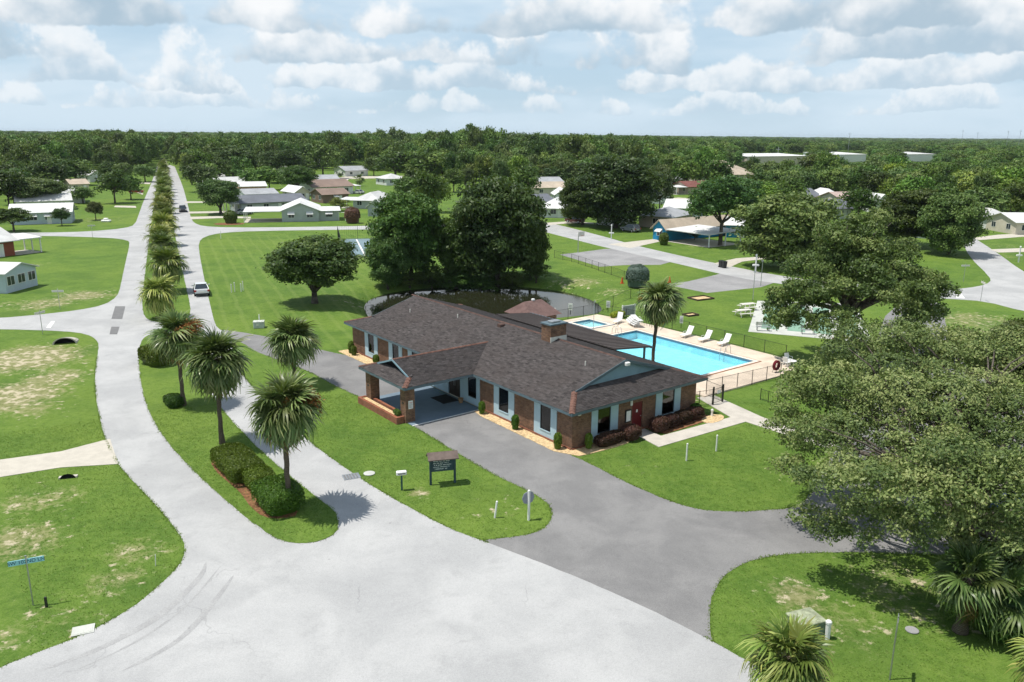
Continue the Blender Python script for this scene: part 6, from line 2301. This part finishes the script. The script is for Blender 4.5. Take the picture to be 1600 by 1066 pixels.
house("blue walled garage right of the dark lawn tree", (1133, 371), (1160, 372), 8, 'blue', 'white', 2.6, 'along', 1.2, .4, 1, False, name="garage", cat="garage")
house("slate roofed house in the trees right of the olive oak", (1238, 322), (1282, 321), 12, 'white', 'slate', 2.7, 'along', 2.0, .5, 2, False)
house("light roofed house in the trees above the leaning oak", (1284, 322), (1316, 322), 12, 'white', 'white', 2.8, 'hip', 2.0, .5, 1, False)
house("slate roofed house close above the leaning oak's crown", (1292, 342), (1328, 342), 9, 'white', 'slate', 2.7, 'along', 1.8, .5, 2, False)
house("house with faded pink roof in the right hand trees", (1316, 329), (1362, 328), 12, 'cream', 'pink', 2.8, 'along', 1.9, .5, 2, False)
house("white roofed house in the right hand trees", (1366, 333), (1390, 333), 12, 'white', 'white', 3.0, 'front', 2.0, .5, 1, False)
house("white house at the right edge beyond the junction", (1586, 367), (1640, 367), 10, 'cream', 'white', 2.7, 'along', 1.5, .5, 2, False)
house("white house deep behind the leaning oak's right side", (1428, 372), (1470, 374), 9, 'white', 'white', 2.7, 'along', 1.5, .5, 2, False)
house("white house between the slate roof and the far oak at left centre", (437, 272), (463, 271), 10, 'white', 'white', 2.8, 'along', 1.6, .4, 1, False)
house("pale roofed house behind the first boulevard trees", (318, 287), (352, 286), 10, 'white', 'pale', 2.7, 'along', 1.5, .4, 2, False)
house("white roofed house with cream walls left of the brown roof", (462, 314), (484, 313), 10, 'cream', 'white', 2.7, 'front', 1.5, .5, 1, False)
house("small pale hip roofed house at the far side street's right end", (604, 290), (636, 289), 10, 'white', 'pale', 2.7, 'hip', 1.6, .5, 2, False)
house("white gabled house glimpsed right of the tall grove tree", (868, 318), (892, 318), 9, 'white', 'white', 2.7, 'front', 1.6, .4, 1, False)
house("pale house right of the dense dark street tree", (1008, 318), (1040, 319), 10, 'white', 'pale', 2.7, 'along', 1.6, .5, 2, False)
house("white roofed house between the lawn tree and the olive oak", (1112, 332), (1152, 333), 10, 'white', 'white', 2.7, 'along', 1.6, .5, 2, False)
house("long pale roof among the left forest's front trees", (52, 305), (92, 304), 10, 'white', 'pale', 2.7, 'along', 1.6, .5, 2, False)
house("grey roofed house right of the olive oak's crown", (1180, 340), (1222, 342), 10, 'grey', 'grey', 2.7, 'hip', 1.7, .5, 2, False)
house("white house right of the junction behind the parked bins", (1540, 358), (1578, 358), 10, 'white', 'pale', 2.7, 'hip', 1.6, .5, 2, False)
# commercial roofs near the horizon
house("long flat white store roof in the trees near the horizon", (1166, 262), (1262, 260), 26, 'cream', 'white', 7.0, 'flat', 1.2, .5, 0, False, None, 0, door=False, cat="store", name="store_building")
house("second white store roof right of the bright green tree", (1298, 257), (1352, 256), 26, 'white', 'white', 7.0, 'flat', 1.2, .5, 0, False, None, 0, door=False, cat="store", name="store_building")
house("narrow white store roof farther right in the wood", (1404, 256), (1460, 255), 24, 'white', 'pale', 7.0, 'flat', 1.2, .5, 0, False, None, 0, door=False, cat="store", name="store_building")
house("small far building with rust roof near the right horizon", (1525, 246), (1560, 246), 40, 'cream', 'tan', 8.0, 'flat', 2, .5, 0, False, None, 0, door=False, cat="store", name="store_building")
house("large tan hipped roof standing above the trees", (1128, 292), (1180, 290), 26, 'cream', 'tan', 5.0, 'hip', 5.0, .8, 2, False)

# mulch circle, small garden trees near the houses
sheet("mulch_circle", [G(358, 350).xy + Vector((3.4 * math.cos(a * .4), 2.6 * math.sin(a * .4))) for a in range(16)], .03, M['mulch'], ragged=.1)

forest()


def suburb_trees():
    """garden trees scattered between the houses"""
    rng = random.Random(321)
    zones = [((300, 262, 480, 300), 16), ((0, 258, 235, 300), 26), ((480, 258, 720, 285), 12), ((700, 262, 1010, 300), 22), ((1000, 270, 1200, 305), 16), ((1180, 285, 1600, 335), 40), ((0, 300, 30, 345), 4), ((1380, 330, 1500, 375), 8), ((1090, 330, 1300, 372), 7), ((590, 300, 830, 350), 9), ((420, 292, 480, 302), 3)]
    keys = ["far0", "far1", "far2", "bush", "mid0"]
    pal = [(.7, .8, .66, "dark"), (.85, .92, .75, "mid green"), (1.2, 1.2, .85, "light green"), (.65, .75, .62, "deep green"), (1.05, 1.0, 1.0, "grey green")]
    n = 0
    for (x0, y0, x1, y1), cnt in zones:
        k = 0
        for _ in range(cnt * 30):
            if k >= cnt:
                break
            px, py = rng.uniform(x0, x1), rng.uniform(y0, y1)
            b = G(px, py)
            if any((b.x - hx) ** 2 + (b.y - hy) ** 2 < (hr_ - 1.5) ** 2 for hx, hy, hr_ in HOUSE_SPOTS):
                continue
            if any((b.x - tx) ** 2 + (b.y - ty) ** 2 < (tr * .55 + 2.5) ** 2 for tx, ty, tr in TREES):
                continue
            if inpoly(b.x, b.y, blvd) or (228 < px < 292 and py < 300):
                continue
            # keep house fronts in view: nothing tall standing right before a house
            if any(0 < (hy - b.y) < 22 and abs(b.x - hx * b.y / hy) < hr_ * .75 for hx, hy, hr_ in HOUSE_SPOTS):
                key, h, R = "bush", rng.uniform(1.6, 2.6), rng.uniform(1.4, 2.2)
            else:
                key = rng.choice(keys[:3])
                h, R = rng.uniform(7, 12.5), rng.uniform(3.6, 6.2)
            c = rng.choice(pal)
            word = "bush" if key == "bush" else "tree"
            hn = min(HOUSE_NAMES, key=lambda q: (q[0] - b.x) ** 2 + (q[1] - b.y) ** 2)
            hp, bp = to_px((hn[0], hn[1], 0)), to_px((b.x, b.y, 0))
            where = "left of" if bp[0] < hp[0] - 25 else ("right of" if bp[0] > hp[0] + 25 else ("in front of" if bp[1] > hp[1] else "behind"))
            nm = hn[2]
            while nm.split()[-1] in ("with", "and", "the", "of", "a", "in", "left", "right", "beyond", "behind", "beside", "by", "on", "at", "one", "just", "among", "up", "deep", "its", "white" if nm.endswith("with white") else "the"):
                nm = ' '.join(nm.split()[:-1])
            tree_at(key, b, R, h, "%s %s %s the %s" % (c[3], ("low " if h < 2.1 else "") + "garden " + word if word == "bush" else ("tall garden tree" if h > 10.6 else ("small garden tree" if h < 8.4 else "garden tree")), where, nm), word, "garden_" + word, c[:3], "garden %ss between the houses" % word, rng.uniform(0, 6.28))
            k += 1


suburb_trees()


# ------------------------------------------------------------------ vehicles
def car(label, base, rz, color, kind="suv", col_name="car_paint"):
    t = thing("car", label, "car", base, rz)
    m, w = new_mat(col_name)
    finish(w, color, .28, None, spec=.5)
    m.node_tree.nodes['Principled BSDF'].inputs['Coat Weight'].default_value = .6
    gl = M['paneglass']
    tr = flat("tyre", (.015, .015, .016), .85) if "tyre" not in bpy.data.materials else bpy.data.materials["tyre"]
    hgt = 1.62 if kind == "suv" else 1.43
    Ls, W_ = 4.6, .9
    # side profile of body: front is +y
    belt = .98 if kind == "suv" else .9
    prof = [(-2.28, .38), (-2.30, .62), (-2.26, belt), (-1.2, belt + .03), (1.15, belt), (2.05, .86), (2.28, .66), (2.28, .36), (1.95, .25), (-2.0, .25)]
    bm = bmesh.new()
    for sx in (-1, 1):
        vs = [bm.verts.new((sx * W_ * (.97 if 0 < i < 7 else .9), y, z)) for i, (y, z) in enumerate(prof)]
        bm.faces.new(vs if sx < 0 else vs[::-1])
    bm.verts.ensure_lookup_table()
    n = len(prof)
    for i in range(n):
        j = (i + 1) % n
        bm.faces.new((bm.verts[i], bm.verts[n + i], bm.verts[n + j], bm.verts[j]))
    bmesh.ops.recalc_face_normals(bm, faces=bm.faces[:])
    bmesh.ops.bevel(bm, geom=bm.edges[:], offset=.06, segments=2, affect='EDGES', clamp_overlap=True)
    me = bpy.data.meshes.new("body")
    bm.to_mesh(me)
    bm.free()
    me.materials.append(m)
    body = mobj("body", me, t)
    rear = -2.1 if kind == "suv" else -1.75
    cab = [(rear, belt), (rear + (.35 if kind == "suv" else .75), hgt - .08), (rear + .7 + (.3 if kind != "suv" else 0), hgt), (.15, hgt - .02), (1.05, belt)]

    def tap(z):
        return W_ * (.93 - .22 * (z - belt) / (hgt - belt))
    mb = MB()
    k = len(cab)
    vs = [(-tap(z), y, z) for y, z in cab] + [(tap(z), y, z) for y, z in cab]
    mb.add(vs, [tuple(range(k))[::-1], tuple(range(k, 2 * k))] + [(i, k + i, k + i + 1, i + 1) for i in range(k - 1)])
    mb.part("greenhouse", gl, t)
    MB().slab([(-tap(hgt) - .01, cab[2][0] - .25, hgt + .02), (tap(hgt) + .01, cab[2][0] - .25, hgt + .02), (tap(hgt) + .01, .2, hgt + .01), (-tap(hgt) - .01, .2, hgt + .01)], .05).part("roof_panel", m, t)
    for s in (-1, 1):
        for i in range(k - 1):
            (y0, z0), (y1, z1) = cab[i], cab[i + 1]
            MB().tube([(s * tap(z0), y0, z0), (s * tap(z1), y1, z1)], .035, 5).part("pillar", m, t)
        MB().tube([(s * (tap(belt) - .01), -.35, belt), (s * tap(hgt), -.3, hgt)], .03, 5).part("pillar", m, t)
        MB().bbox(s * W_ - (.02 if s > 0 else .2), s * W_ + (.2 if s > 0 else .02), .72, .84, belt + .02, belt + .17, .03).part("wing_mirror", m, t)
        MB().bbox(s * .78 - .13, s * .78 + .13, -2.335, -2.27, .66, .90, .02).part("tail_lamp", flat("tail_red", (.35, .01, .01), .3) if "tail_red" not in bpy.data.materials else bpy.data.materials["tail_red"], t)
        MB().bbox(s * .7 - .17, s * .7 + .17, 2.22, 2.30, .60, .74, .02).part("headlight", M['white'], t)
        for y in (-1.38, 1.42):
            wl = MB().tube([(s * (W_ - .2), y, .33), (s * (W_ + .02), y, .33)], .33, 18).part("wheel", tr, t)
            MB().tube([(s * (W_ - .1), y, .33), (s * (W_ + .03), y, .33)], .2, 12).part("rim", M['steel'], wl)
    MB().box(-.28, .28, -2.325, -2.29, .56, .68).part("number_plate", M['offwhite'], t)
    MB().box(-.8, .8, -2.34, -2.28, .3, .45).part("bumper", M['black'], t)
    return t


bd = (G(256, 300) - G(262, 470))
bang = math.atan2(bd.y, bd.x) - math.pi / 2
car("white car driving away on the boulevard's right carriageway", G(315, 459, .02), bang, (.72, .73, .74), "sedan", "white_car_paint")
car("dark car approaching farther up the boulevard", G(286, 331, .02), bang + math.pi, (.02, .02, .025), "suv", "dark_car_paint")
car("dark blue car parked behind the leaning oak trunk", G(1312, 556, .014), -.9, (.03, .06, .12), "sedan", "blue_car_paint")
car("white car parked under the oak at the right edge of the photo", G(1590, 760, .014), .25, (.7, .71, .72), "suv", "white_parked_paint")
car("blue car parked in front of the white one at the right edge", G(1585, 812, .014), .25, (.05, .12, .3), "sedan", "blue_parked_paint")
car("silver car under the carport of the slate roofed house", G(382, 335, .03), bang - 1.2, (.45, .46, .48), "sedan", "silver_car_paint")
car("dark red car beside the white hip roofed house", G(898, 348, .03), 1.0, (.12, .015, .02), "sedan", "red_car_paint")
car("white car parked on the drive of the brown roofed house", G(560, 303, .03), .9, (.7, .7, .7), "sedan", "white_far_paint")
car("grey car parked before the long taupe house", G(985, 362, .03), .6, (.2, .21, .23), "suv", "grey_far_paint")
car("red car parked left of the boulevard by the dark trees", G(213, 302, .03), 1.9, (.3, .03, .03), "sedan", "red_far_paint")
car("silver car on the drive of the cream house at centre", G(846, 312, .03), 1.2, (.5, .51, .52), "suv", "silver_far_paint")


# ------------------------------------------------------------------ signs, posts and small things
def text_part(txt, size, mat, parent, loc, rot, name="lettering", ext=.004, ax='CENTER'):
    cu = bpy.data.curves.new("txt", 'FONT')
    cu.body = txt
    cu.size = size
    cu.extrude = ext
    cu.align_x = ax
    cu.align_y = 'CENTER'
    tmp = bpy.data.objects.new("txt", cu)
    COL.objects.link(tmp)
    dg = bpy.context.evaluated_depsgraph_get()
    dg.update()
    me = bpy.data.meshes.new_from_object(tmp.evaluated_get(dg))
    bpy.data.objects.remove(tmp)
    me.materials.clear()
    me.materials.append(mat)
    o = mobj(name, me, parent)
    o.location = loc
    o.rotation_euler = rot
    return o


M['signgreen'] = pmat("sign_green", (.04, .10, .09), .15, 3)
M['signblue'] = flat("street_sign_face", (.30, .62, .68), .4)
M['signteal'] = pmat("sign_teal", (.035, .065, .085), .15, 2.0, .6)
M['lettering'] = flat("sign_lettering", (.62, .66, .68), .6)
M['inkblue'] = flat("sign_ink", (.02, .06, .14), .5)


def street_sign(label, px, py, h, rz, txt=None, size=(1.35, .24), face=None):
    face = face or M['signblue']
    t = thing("street_sign", label, "street sign", G(px, py), rz)
    MB().tube([(0, 0, -.1), (0, 0, h)], .03, 8).part("pole", M['steel'], t)
    bl = MB().bbox(-size[0] / 2, size[0] / 2, -.015, .015, h - .34, h - .34 + size[1], .006).part("name_plate", face, t)
    if txt:
        text_part(txt, size[1] * .92, M['inkblue'], bl, (0, -.017, h - .34 + size[1] / 2), (math.pi / 2, 0, 0))
    MB().bbox(-.04, .04, -.02, .02, h, h + .06, .01).part("pole_cap", M['steel'], t)
    return t


street_sign("blue street name sign on a thin pole in the lower left lawn", 52, 946, 2.35, .42, "SW 102ND LN")
street_sign("street name sign on the lawn left of the striped stop line", 94, 484, 2.4, .1, None, (1.3, .24), M['offwhite'])
street_sign("thin street sign pole at the left side street corner", 67, 523, 2.5, 1.3, None, (1.3, .24), M['offwhite'])
street_sign("street name sign on the corner by the second left side street", 145, 372, 2.6, .4, None, (1.3, .24), M['offwhite'])
street_sign("white street name sign on the right junction lawn", 1505, 441, 2.6, .1, None, (1.3, .24), M['offwhite'])
street_sign("thin sign pole at the right junction lower kerb", 1532, 471, 2.6, 1.4, None, (1.3, .24), M['offwhite'])
street_sign("grey sign pole with plates in the shaded grass at lower right", 1390, 1062, 2.7, 1.1, None, (.7, .3), M['steel'])

# community notice sign
sg = thing("community_sign", "dark teal notice board with brown roof on two posts", "sign", G(692, 756), .26)
for x in (-.72, .72):
    MB().box(x - .06, x + .06, -.06, .06, -.1, 1.75).part("post", M['signteal'], sg)
bd_ = MB().box(-.66, .66, -.03, .03, .82, 1.68).part("board", M['signteal'], sg)
MB().slab([(-.9, -.42, 1.70), (.9, -.42, 1.70), (.9, .06, 2.02), (-.9, .06, 2.02)], .05).part("roof", pmat("sign_roof", (.15, .115, .10), .2, 3, .9, .3), sg)
MB().slab([(.9, .42, 1.70), (-.9, .42, 1.70), (-.9, .061, 2.02), (.9, .061, 2.02)], .05).part("roof", bpy.data.materials["sign_roof"], sg)
rg = random.Random(4)
for row in range(6):
    mbx = MB()
    x = -.56 + rg.uniform(0, .1)
    z = 1.57 - row * .12
    while x < .5 - (row % 3) * .08:
        wd = rg.uniform(.03, .07)
        mbx.box(x, x + .012, -.036, -.0305, z - .03, z + .035)
        mbx.box(x + .012, x + wd, -.036, -.0305, z + rg.uniform(-.02, .02), z + .03)
        if rg.random() < .6:
            mbx.box(x + wd - .014, x + wd, -.0365, -.031, z - .03, z + .01)
        x += wd + (.02 if rg.random() < .8 else .06)
    stuff(mbx.part("lettering_row", M['lettering'], bd_))
mb_x = thing("mailbox", "white mailbox on a dark post beside the boulevard", "mailbox", G(628, 766), .25)
MB().box(-.05, .05, -.05, .05, -.1, .95).part("post", M['signgreen'], mb_x)
bx_ = MB().bbox(-.3, .3, -.13, .13, .95, 1.2, .05).part("box", M['white'], mb_x)
MB().box(-.22, .22, -.136, -.131, 1.04, 1.09).part("label_strip", M['black'], bx_)
st = thing("stop_sign", "grey backed sign on a white post at the drive's end", "sign", G(826, 813), .5)
MB().bbox(-.06, .06, -.06, .06, -.1, 1.75, .02).part("post", M['white'], st)
MB().tube([(0, .065, 1.28), (0, .085, 1.28)], .38, 8).part("sign_face", pmat("sign_back_grey", (.30, .32, .38)), st)
for lab, px, py, h, tl in (("short leaning white post on the near lawn left of the stop sign", 773, 809, .95, .12), ("white post on the lawn left of the path's end", 1072.5, 720, 1.15, 0), ("white post on the lawn right of the other near the footpath", 1119, 705, 1.1, 0),
                           ("thin white stake in the lower left lawn", 243, 884, .55, .05), ("leaning white post on the striped lawn near the side street", 345, 373, 1.5, .08)):
    t = thing("marker_post", lab, "post", G(px, py))
    MB().tube([(0, 0, -.05), (tl, 0, h)], .055 if h > .6 else .02, 8).part("post", M['white'], t)
    MB().tube([(tl, 0, h), (tl, 0, h + .05)], [.06 if h > .6 else .022, .01], 8).part("post_cap", M['white'], t)
for i, (px, py) in enumerate(((362, 457), (367, 456), (377, 456), (380, 454))):
    t = thing("marker_post", ["leftmost of four white pipes on the striped lawn", "second from left of four white pipes on the striped lawn", "third from left of four white pipes on the striped lawn", "rightmost of four white pipes on the striped lawn"][i], "post", G(px, py), 0, "white pipes on the striped lawn")
    MB().tube([(0, 0, -.05), (0, 0, 1.0 + .15 * (i % 2))], .06, 8).part("post", M['white'], t)
    MB().tube([(0, 0, 1.0 + .15 * (i % 2)), (0, 0, 1.08 + .15 * (i % 2))], .075, 8).part("post_cap", M['white'], t)
for lab, px, py, s in (("green electrical cabinet half hidden by the bottom palm", 1257, 990, 1.0), ("pale green utility cabinet with pipe on the lawn by the drive", 405, 512, .9)):
    t = thing("utility_cabinet", lab, "cabinet", G(px, py), .35 if s == 1 else .2)
    g_ = pmat("cabinet_green", (.16, .22, .15), .35, 3, .7) if "cabinet_green" not in bpy.data.materials else bpy.data.materials["cabinet_green"]
    if s < 1:
        g_ = pmat("cabinet_pale", (.42, .46, .42), .15, 3, .7)
    MB().bbox(-.6 * s, .6 * s, -.5 * s, .5 * s, 0, .72 * s, .03).part("body", g_, t)
    MB().bbox(-.63 * s, .63 * s, -.53 * s, .53 * s, .72 * s, .80 * s, .02).part("lid", pmat("cabinet_lid", (.30, .33, .22) if s == 1 else (.5, .53, .48), .35, 4, .8), t)
    MB().box(-.25, .0, -.5 * s - .012, -.5 * s - .001, .3, .5).part("warning_label", M['offwhite'], t)
    if s < 1:
        MB().tube([(0, .6, 0), (0, .6, 1.3)], .05, 8).part("pipe", M['white'], t)
t = thing("pipe_pedestal", "short white cable pedestal right of the green electrical cabinet", "pedestal", G(1292, 998))
MB().lathe([(.11, 0), (.11, .7), (.13, .71), (.13, .8), (.09, .84)], 10).part("body", M['white'], t)
for lab, px, py, sz in (("square concrete meter cover in the lower left grass", 130, 985, .42), ("white round manhole lid in the grass beside the boulevard", 577, 740, .35), ("grey storm drain grate at the boulevard's edge", 549, 745, .5), ("small round cover in the shaded grass at lower right", 1425, 985, .27)):
    t = thing("ground_cover", lab, "cover", G(px, py, .02), .4)
    if "round" in lab:
        MB().lathe([(sz, 0), (sz, .03), (sz * .9, .04)], 16).part("lid", M['court'] if sz > .3 else M['apron'], t)
    else:
        MB().box(-sz, sz, -sz * .8, sz * .8, .0, .03).part("frame", M['steel'] if "grate" in lab else M['court'], t)
        for k in range(5 if "grate" in lab else 1):
            MB().box(-sz * .85 + k * .17, -sz * .85 + (k * .17 + .1 if "grate" in lab else sz * 1.7), -sz * .65, sz * .65, .03, .04).part("bar" if "grate" in lab else "lid", M['patch'] if "grate" in lab else M['court'], t)
t = thing("marker_stake", "short black stake standing in the lower left lawn", "stake", G(73, 949))
MB().bbox(-.05, .05, -.04, .04, -.05, .5, .01).part("stake", M['black'], t)
t = thing("bubbler", "small white hydrant-like post at the burgundy row's end", "post", CL(12.7, -1.25, .05))
MB().lathe([(.09, 0), (.07, .3), (.1, .34), (.1, .45), (.05, .52)], 10).part("body", M['white'], t)
# culvert under the left corner lawn
t = thing("culvert_pipe", "dark culvert mouth with pale rim in the upper left lawn", "culvert", G(101, 538), .35)
ring = MB()
for k in range(10):
    a0, a1 = math.pi * k / 10, math.pi * (k + 1) / 10
    for R0 in ((.95, 1.08),):
        ring.add([(R0[0] * math.cos(a0), 0, R0[0] * .62 * math.sin(a0)), (R0[0] * math.cos(a1), 0, R0[0] * .62 * math.sin(a1)), (R0[1] * math.cos(a1), 0, R0[1] * .62 * math.sin(a1)), (R0[1] * math.cos(a0), 0, R0[1] * .62 * math.sin(a0)),
                  (R0[0] * math.cos(a0), 1.6, R0[0] * .4 * math.sin(a0) - .1), (R0[0] * math.cos(a1), 1.6, R0[0] * .4 * math.sin(a1) - .1), (R0[1] * math.cos(a1), 1.6, R0[1] * .4 * math.sin(a1) - .1), (R0[1] * math.cos(a0), 1.6, R0[1] * .4 * math.sin(a0) - .1)],
                 [(0, 1, 2, 3), (3, 2, 6, 7), (0, 4, 5, 1)])
ring.part("rim", M['walk'], t)
MB().add([(.95 * math.cos(math.pi * k / 10), .5, .55 * math.sin(math.pi * k / 10)) for k in range(11)], [tuple(range(11))]).part("opening", M['dark'], t)
t = thing("culvert_pipe", "small dark culvert mouth below the driveway on the left", "culvert", G(106, 748), .3)
MB().add([(.42 * math.cos(math.pi * k / 8), 0, .3 * math.sin(math.pi * k / 8)) for k in range(9)], [tuple(range(9))]).part("opening", M['dark'], t)
MB().box(-.5, .5, .01, .3, -.05, .1).part("rim", M['walk'], t)
for lab, px, py in (("orange road cone left of the grey blue bush", 972, 443), ("orange road cone on the grass by the second parking apron", 1046, 442), ("orange road cone near the leaning oak trunk", 1300, 541)):
    t = thing("traffic_cone", lab, "cone", G(px, py), 0, "orange cones around the lawns")
    MB().box(-.25, .25, -.25, .25, 0, .05).part("base", flat("cone_orange", (.55, .09, .02)) if "cone_orange" not in bpy.data.materials else bpy.data.materials["cone_orange"], t)
    MB().lathe([(.2, .05), (.06, .85), (.03, .9)], 10).part("cone", bpy.data.materials["cone_orange"], t)
for lab, px, py, h in (("white lamp-like mailbox post beside the blue house driveway", 955, 374, 2.6), ("white mailbox post in the shade of the olive oak", 1180, 427, 2.6), ("white mailbox post at the junction's right side", 1591, 410, 2.4)):
    t = thing("mailbox_post", lab, "mailbox", G(px, py))
    MB().bbox(-.09, .09, -.09, .09, -.1, h, .02).part("post", M['white'], t)
    MB().lathe([(.05, 0), (.16, .1), (.14, .25), (.03, .32)], 8, (0, 0, h)).part("finial", M['white'], t)
    MB().bbox(-.5, .5, -.12, .12, h * .42, h * .42 + .28, .05).part("mailbox", M['white'], t)
for i, (px, py) in enumerate(((1127, 418), (1131, 419))):
    t = thing("wheelie_bin", "black wheeled bin at the kerb, left one of the pair" if i == 0 else "black wheeled bin at the kerb, right one of the pair", "bin", G(px, py), .3, "bins at the kerb")
    MB().add([(-.26, -.3, 0), (.26, -.3, 0), (.26, .3, 0), (-.26, .3, 0), (-.34, -.38, 1.0), (.34, -.38, 1.0), (.34, .38, 1.0), (-.34, .38, 1.0)], [(3, 2, 1, 0), (0, 1, 5, 4), (1, 2, 6, 5), (2, 3, 7, 6), (3, 0, 4, 7)]).part("body", M['black'], t)
    MB().bbox(-.36, .36, -.42, .42, 1.0, 1.1, .03).part("lid", M['black'], t)
    for s in (-1, 1):
        MB().tube([(s * .28, .3, .12), (s * .34, .3, .12)], .12, 10).part("wheel", M['black'], t)
t = thing("basketball_hoop", "basketball pole with white backboard on the lawn by the apron", "hoop", G(903, 395), .7)
MB().tube([(0, 0, 0), (0, 0, 3.2), (-.1, -.7, 3.5)], .07, 8).part("pole", M['steel'], t)
MB().box(-.75, .75, -.75, -.71, 2.95, 3.75).part("backboard", M['offwhite'], t)
MB().tube([(.23 * math.cos(a * .524), -1.0 + .23 * math.sin(a * .524), 3.05) for a in range(13)], .015, 5).part("rim", flat("rim_orange", (.5, .1, .02)), t)
# tennis court beyond the lone oak
tc_ = [G(*p).xy for p in ((528, 374), (590, 373), (600, 400), (535, 402))]
sheet("tennis_court", tc_, .03, pmat("tennis_blue", (.17, .24, .27), .1, .3, .8, world_co=True), -.1)
sheet("court_line", [G(*p).xy for p in ((556, 374.5), (558, 374.5), (572, 400), (569, 400))], .036, M['paint'])
fence("chain_link_fence", "tall dark wire fence round the tennis court behind the lone oak", [tc_[3], tc_[0], tc_[1]], 2.6, 4, .4)
for i, (px, py) in enumerate(((1500, 222), (1523, 224), (1570, 226), (1589, 226), (1324, 228), (1214, 240))):
    t = thing("utility_pole", ["tall grey pole at far right, first from the left", "tall grey pole at far right, second from the left", "tall grey pole at far right, third from the left", "tall grey pole at far right, nearest the photo's edge", "thin mast above the horizon right of centre", "thin pole beside the long white store roof"][i], "utility pole", G(px, py + 18), 0, "far utility poles")
    hh = height_at(t.location, (203, 206, 204, 203, 207, 230)[i])
    MB().tube([(0, 0, 0), (0, 0, hh)], [.2, .15], 6).part("pole", M['steel'], t)
    MB().box(-1.6, 1.6, -.1, .1, hh - 1.6, hh - 1.35).part("cross_arm", M['steel'], t)
t = thing("white_bird_bath", "small white object on the corner lawn left of the boulevard", "garden ornament", G(166, 347))
MB().bbox(-1.0, 1.0, -.5, .5, 0, .5, .15).part("body", M['white'], t)
MB().bbox(-.5, .5, -.3, .3, .5, .9, .15).part("top", M['white'], t)
for lab, px, py in (("small white clothes post right of the grey house", 535, 345), ("white garden swing frame right of the grey house", 548, 346)):
    t = thing("clothes_line", lab, "clothes line", G(px, py))
    for x in (-.8, .8):
        MB().tube([(x, 0, 0), (x, 0, 1.9)], .06, 6).part("post", M['white'], t)
    MB().tube([(-.9, 0, 1.9), (.9, 0, 1.9)], .06, 6).part("bar", M['white'], t)


# ------------------------------------------------------------------ humid air
hz_m = bpy.data.materials.new("haze")
hz_m.use_nodes = True
hw = NT(hz_m.node_tree)
_ho = hw.n('ShaderNodeOutputMaterial')
_hv = hw.n('ShaderNodeVolumePrincipled')
_hv.inputs['Color'].default_value = (0.80, 0.90, 1.0, 1)
_hv.inputs['Density'].default_value = 0.00005
_hv.inputs['Anisotropy'].default_value = 0.2
hw.t.links.new(_hv.outputs[0], _ho.inputs['Volume'])
hz_o = MB().box(-9200, 9200, -500, 9200, -4.0, 34.0).part("haze", hz_m)
stuff(hz_o, "thin pale humid air over the whole place", "haze")
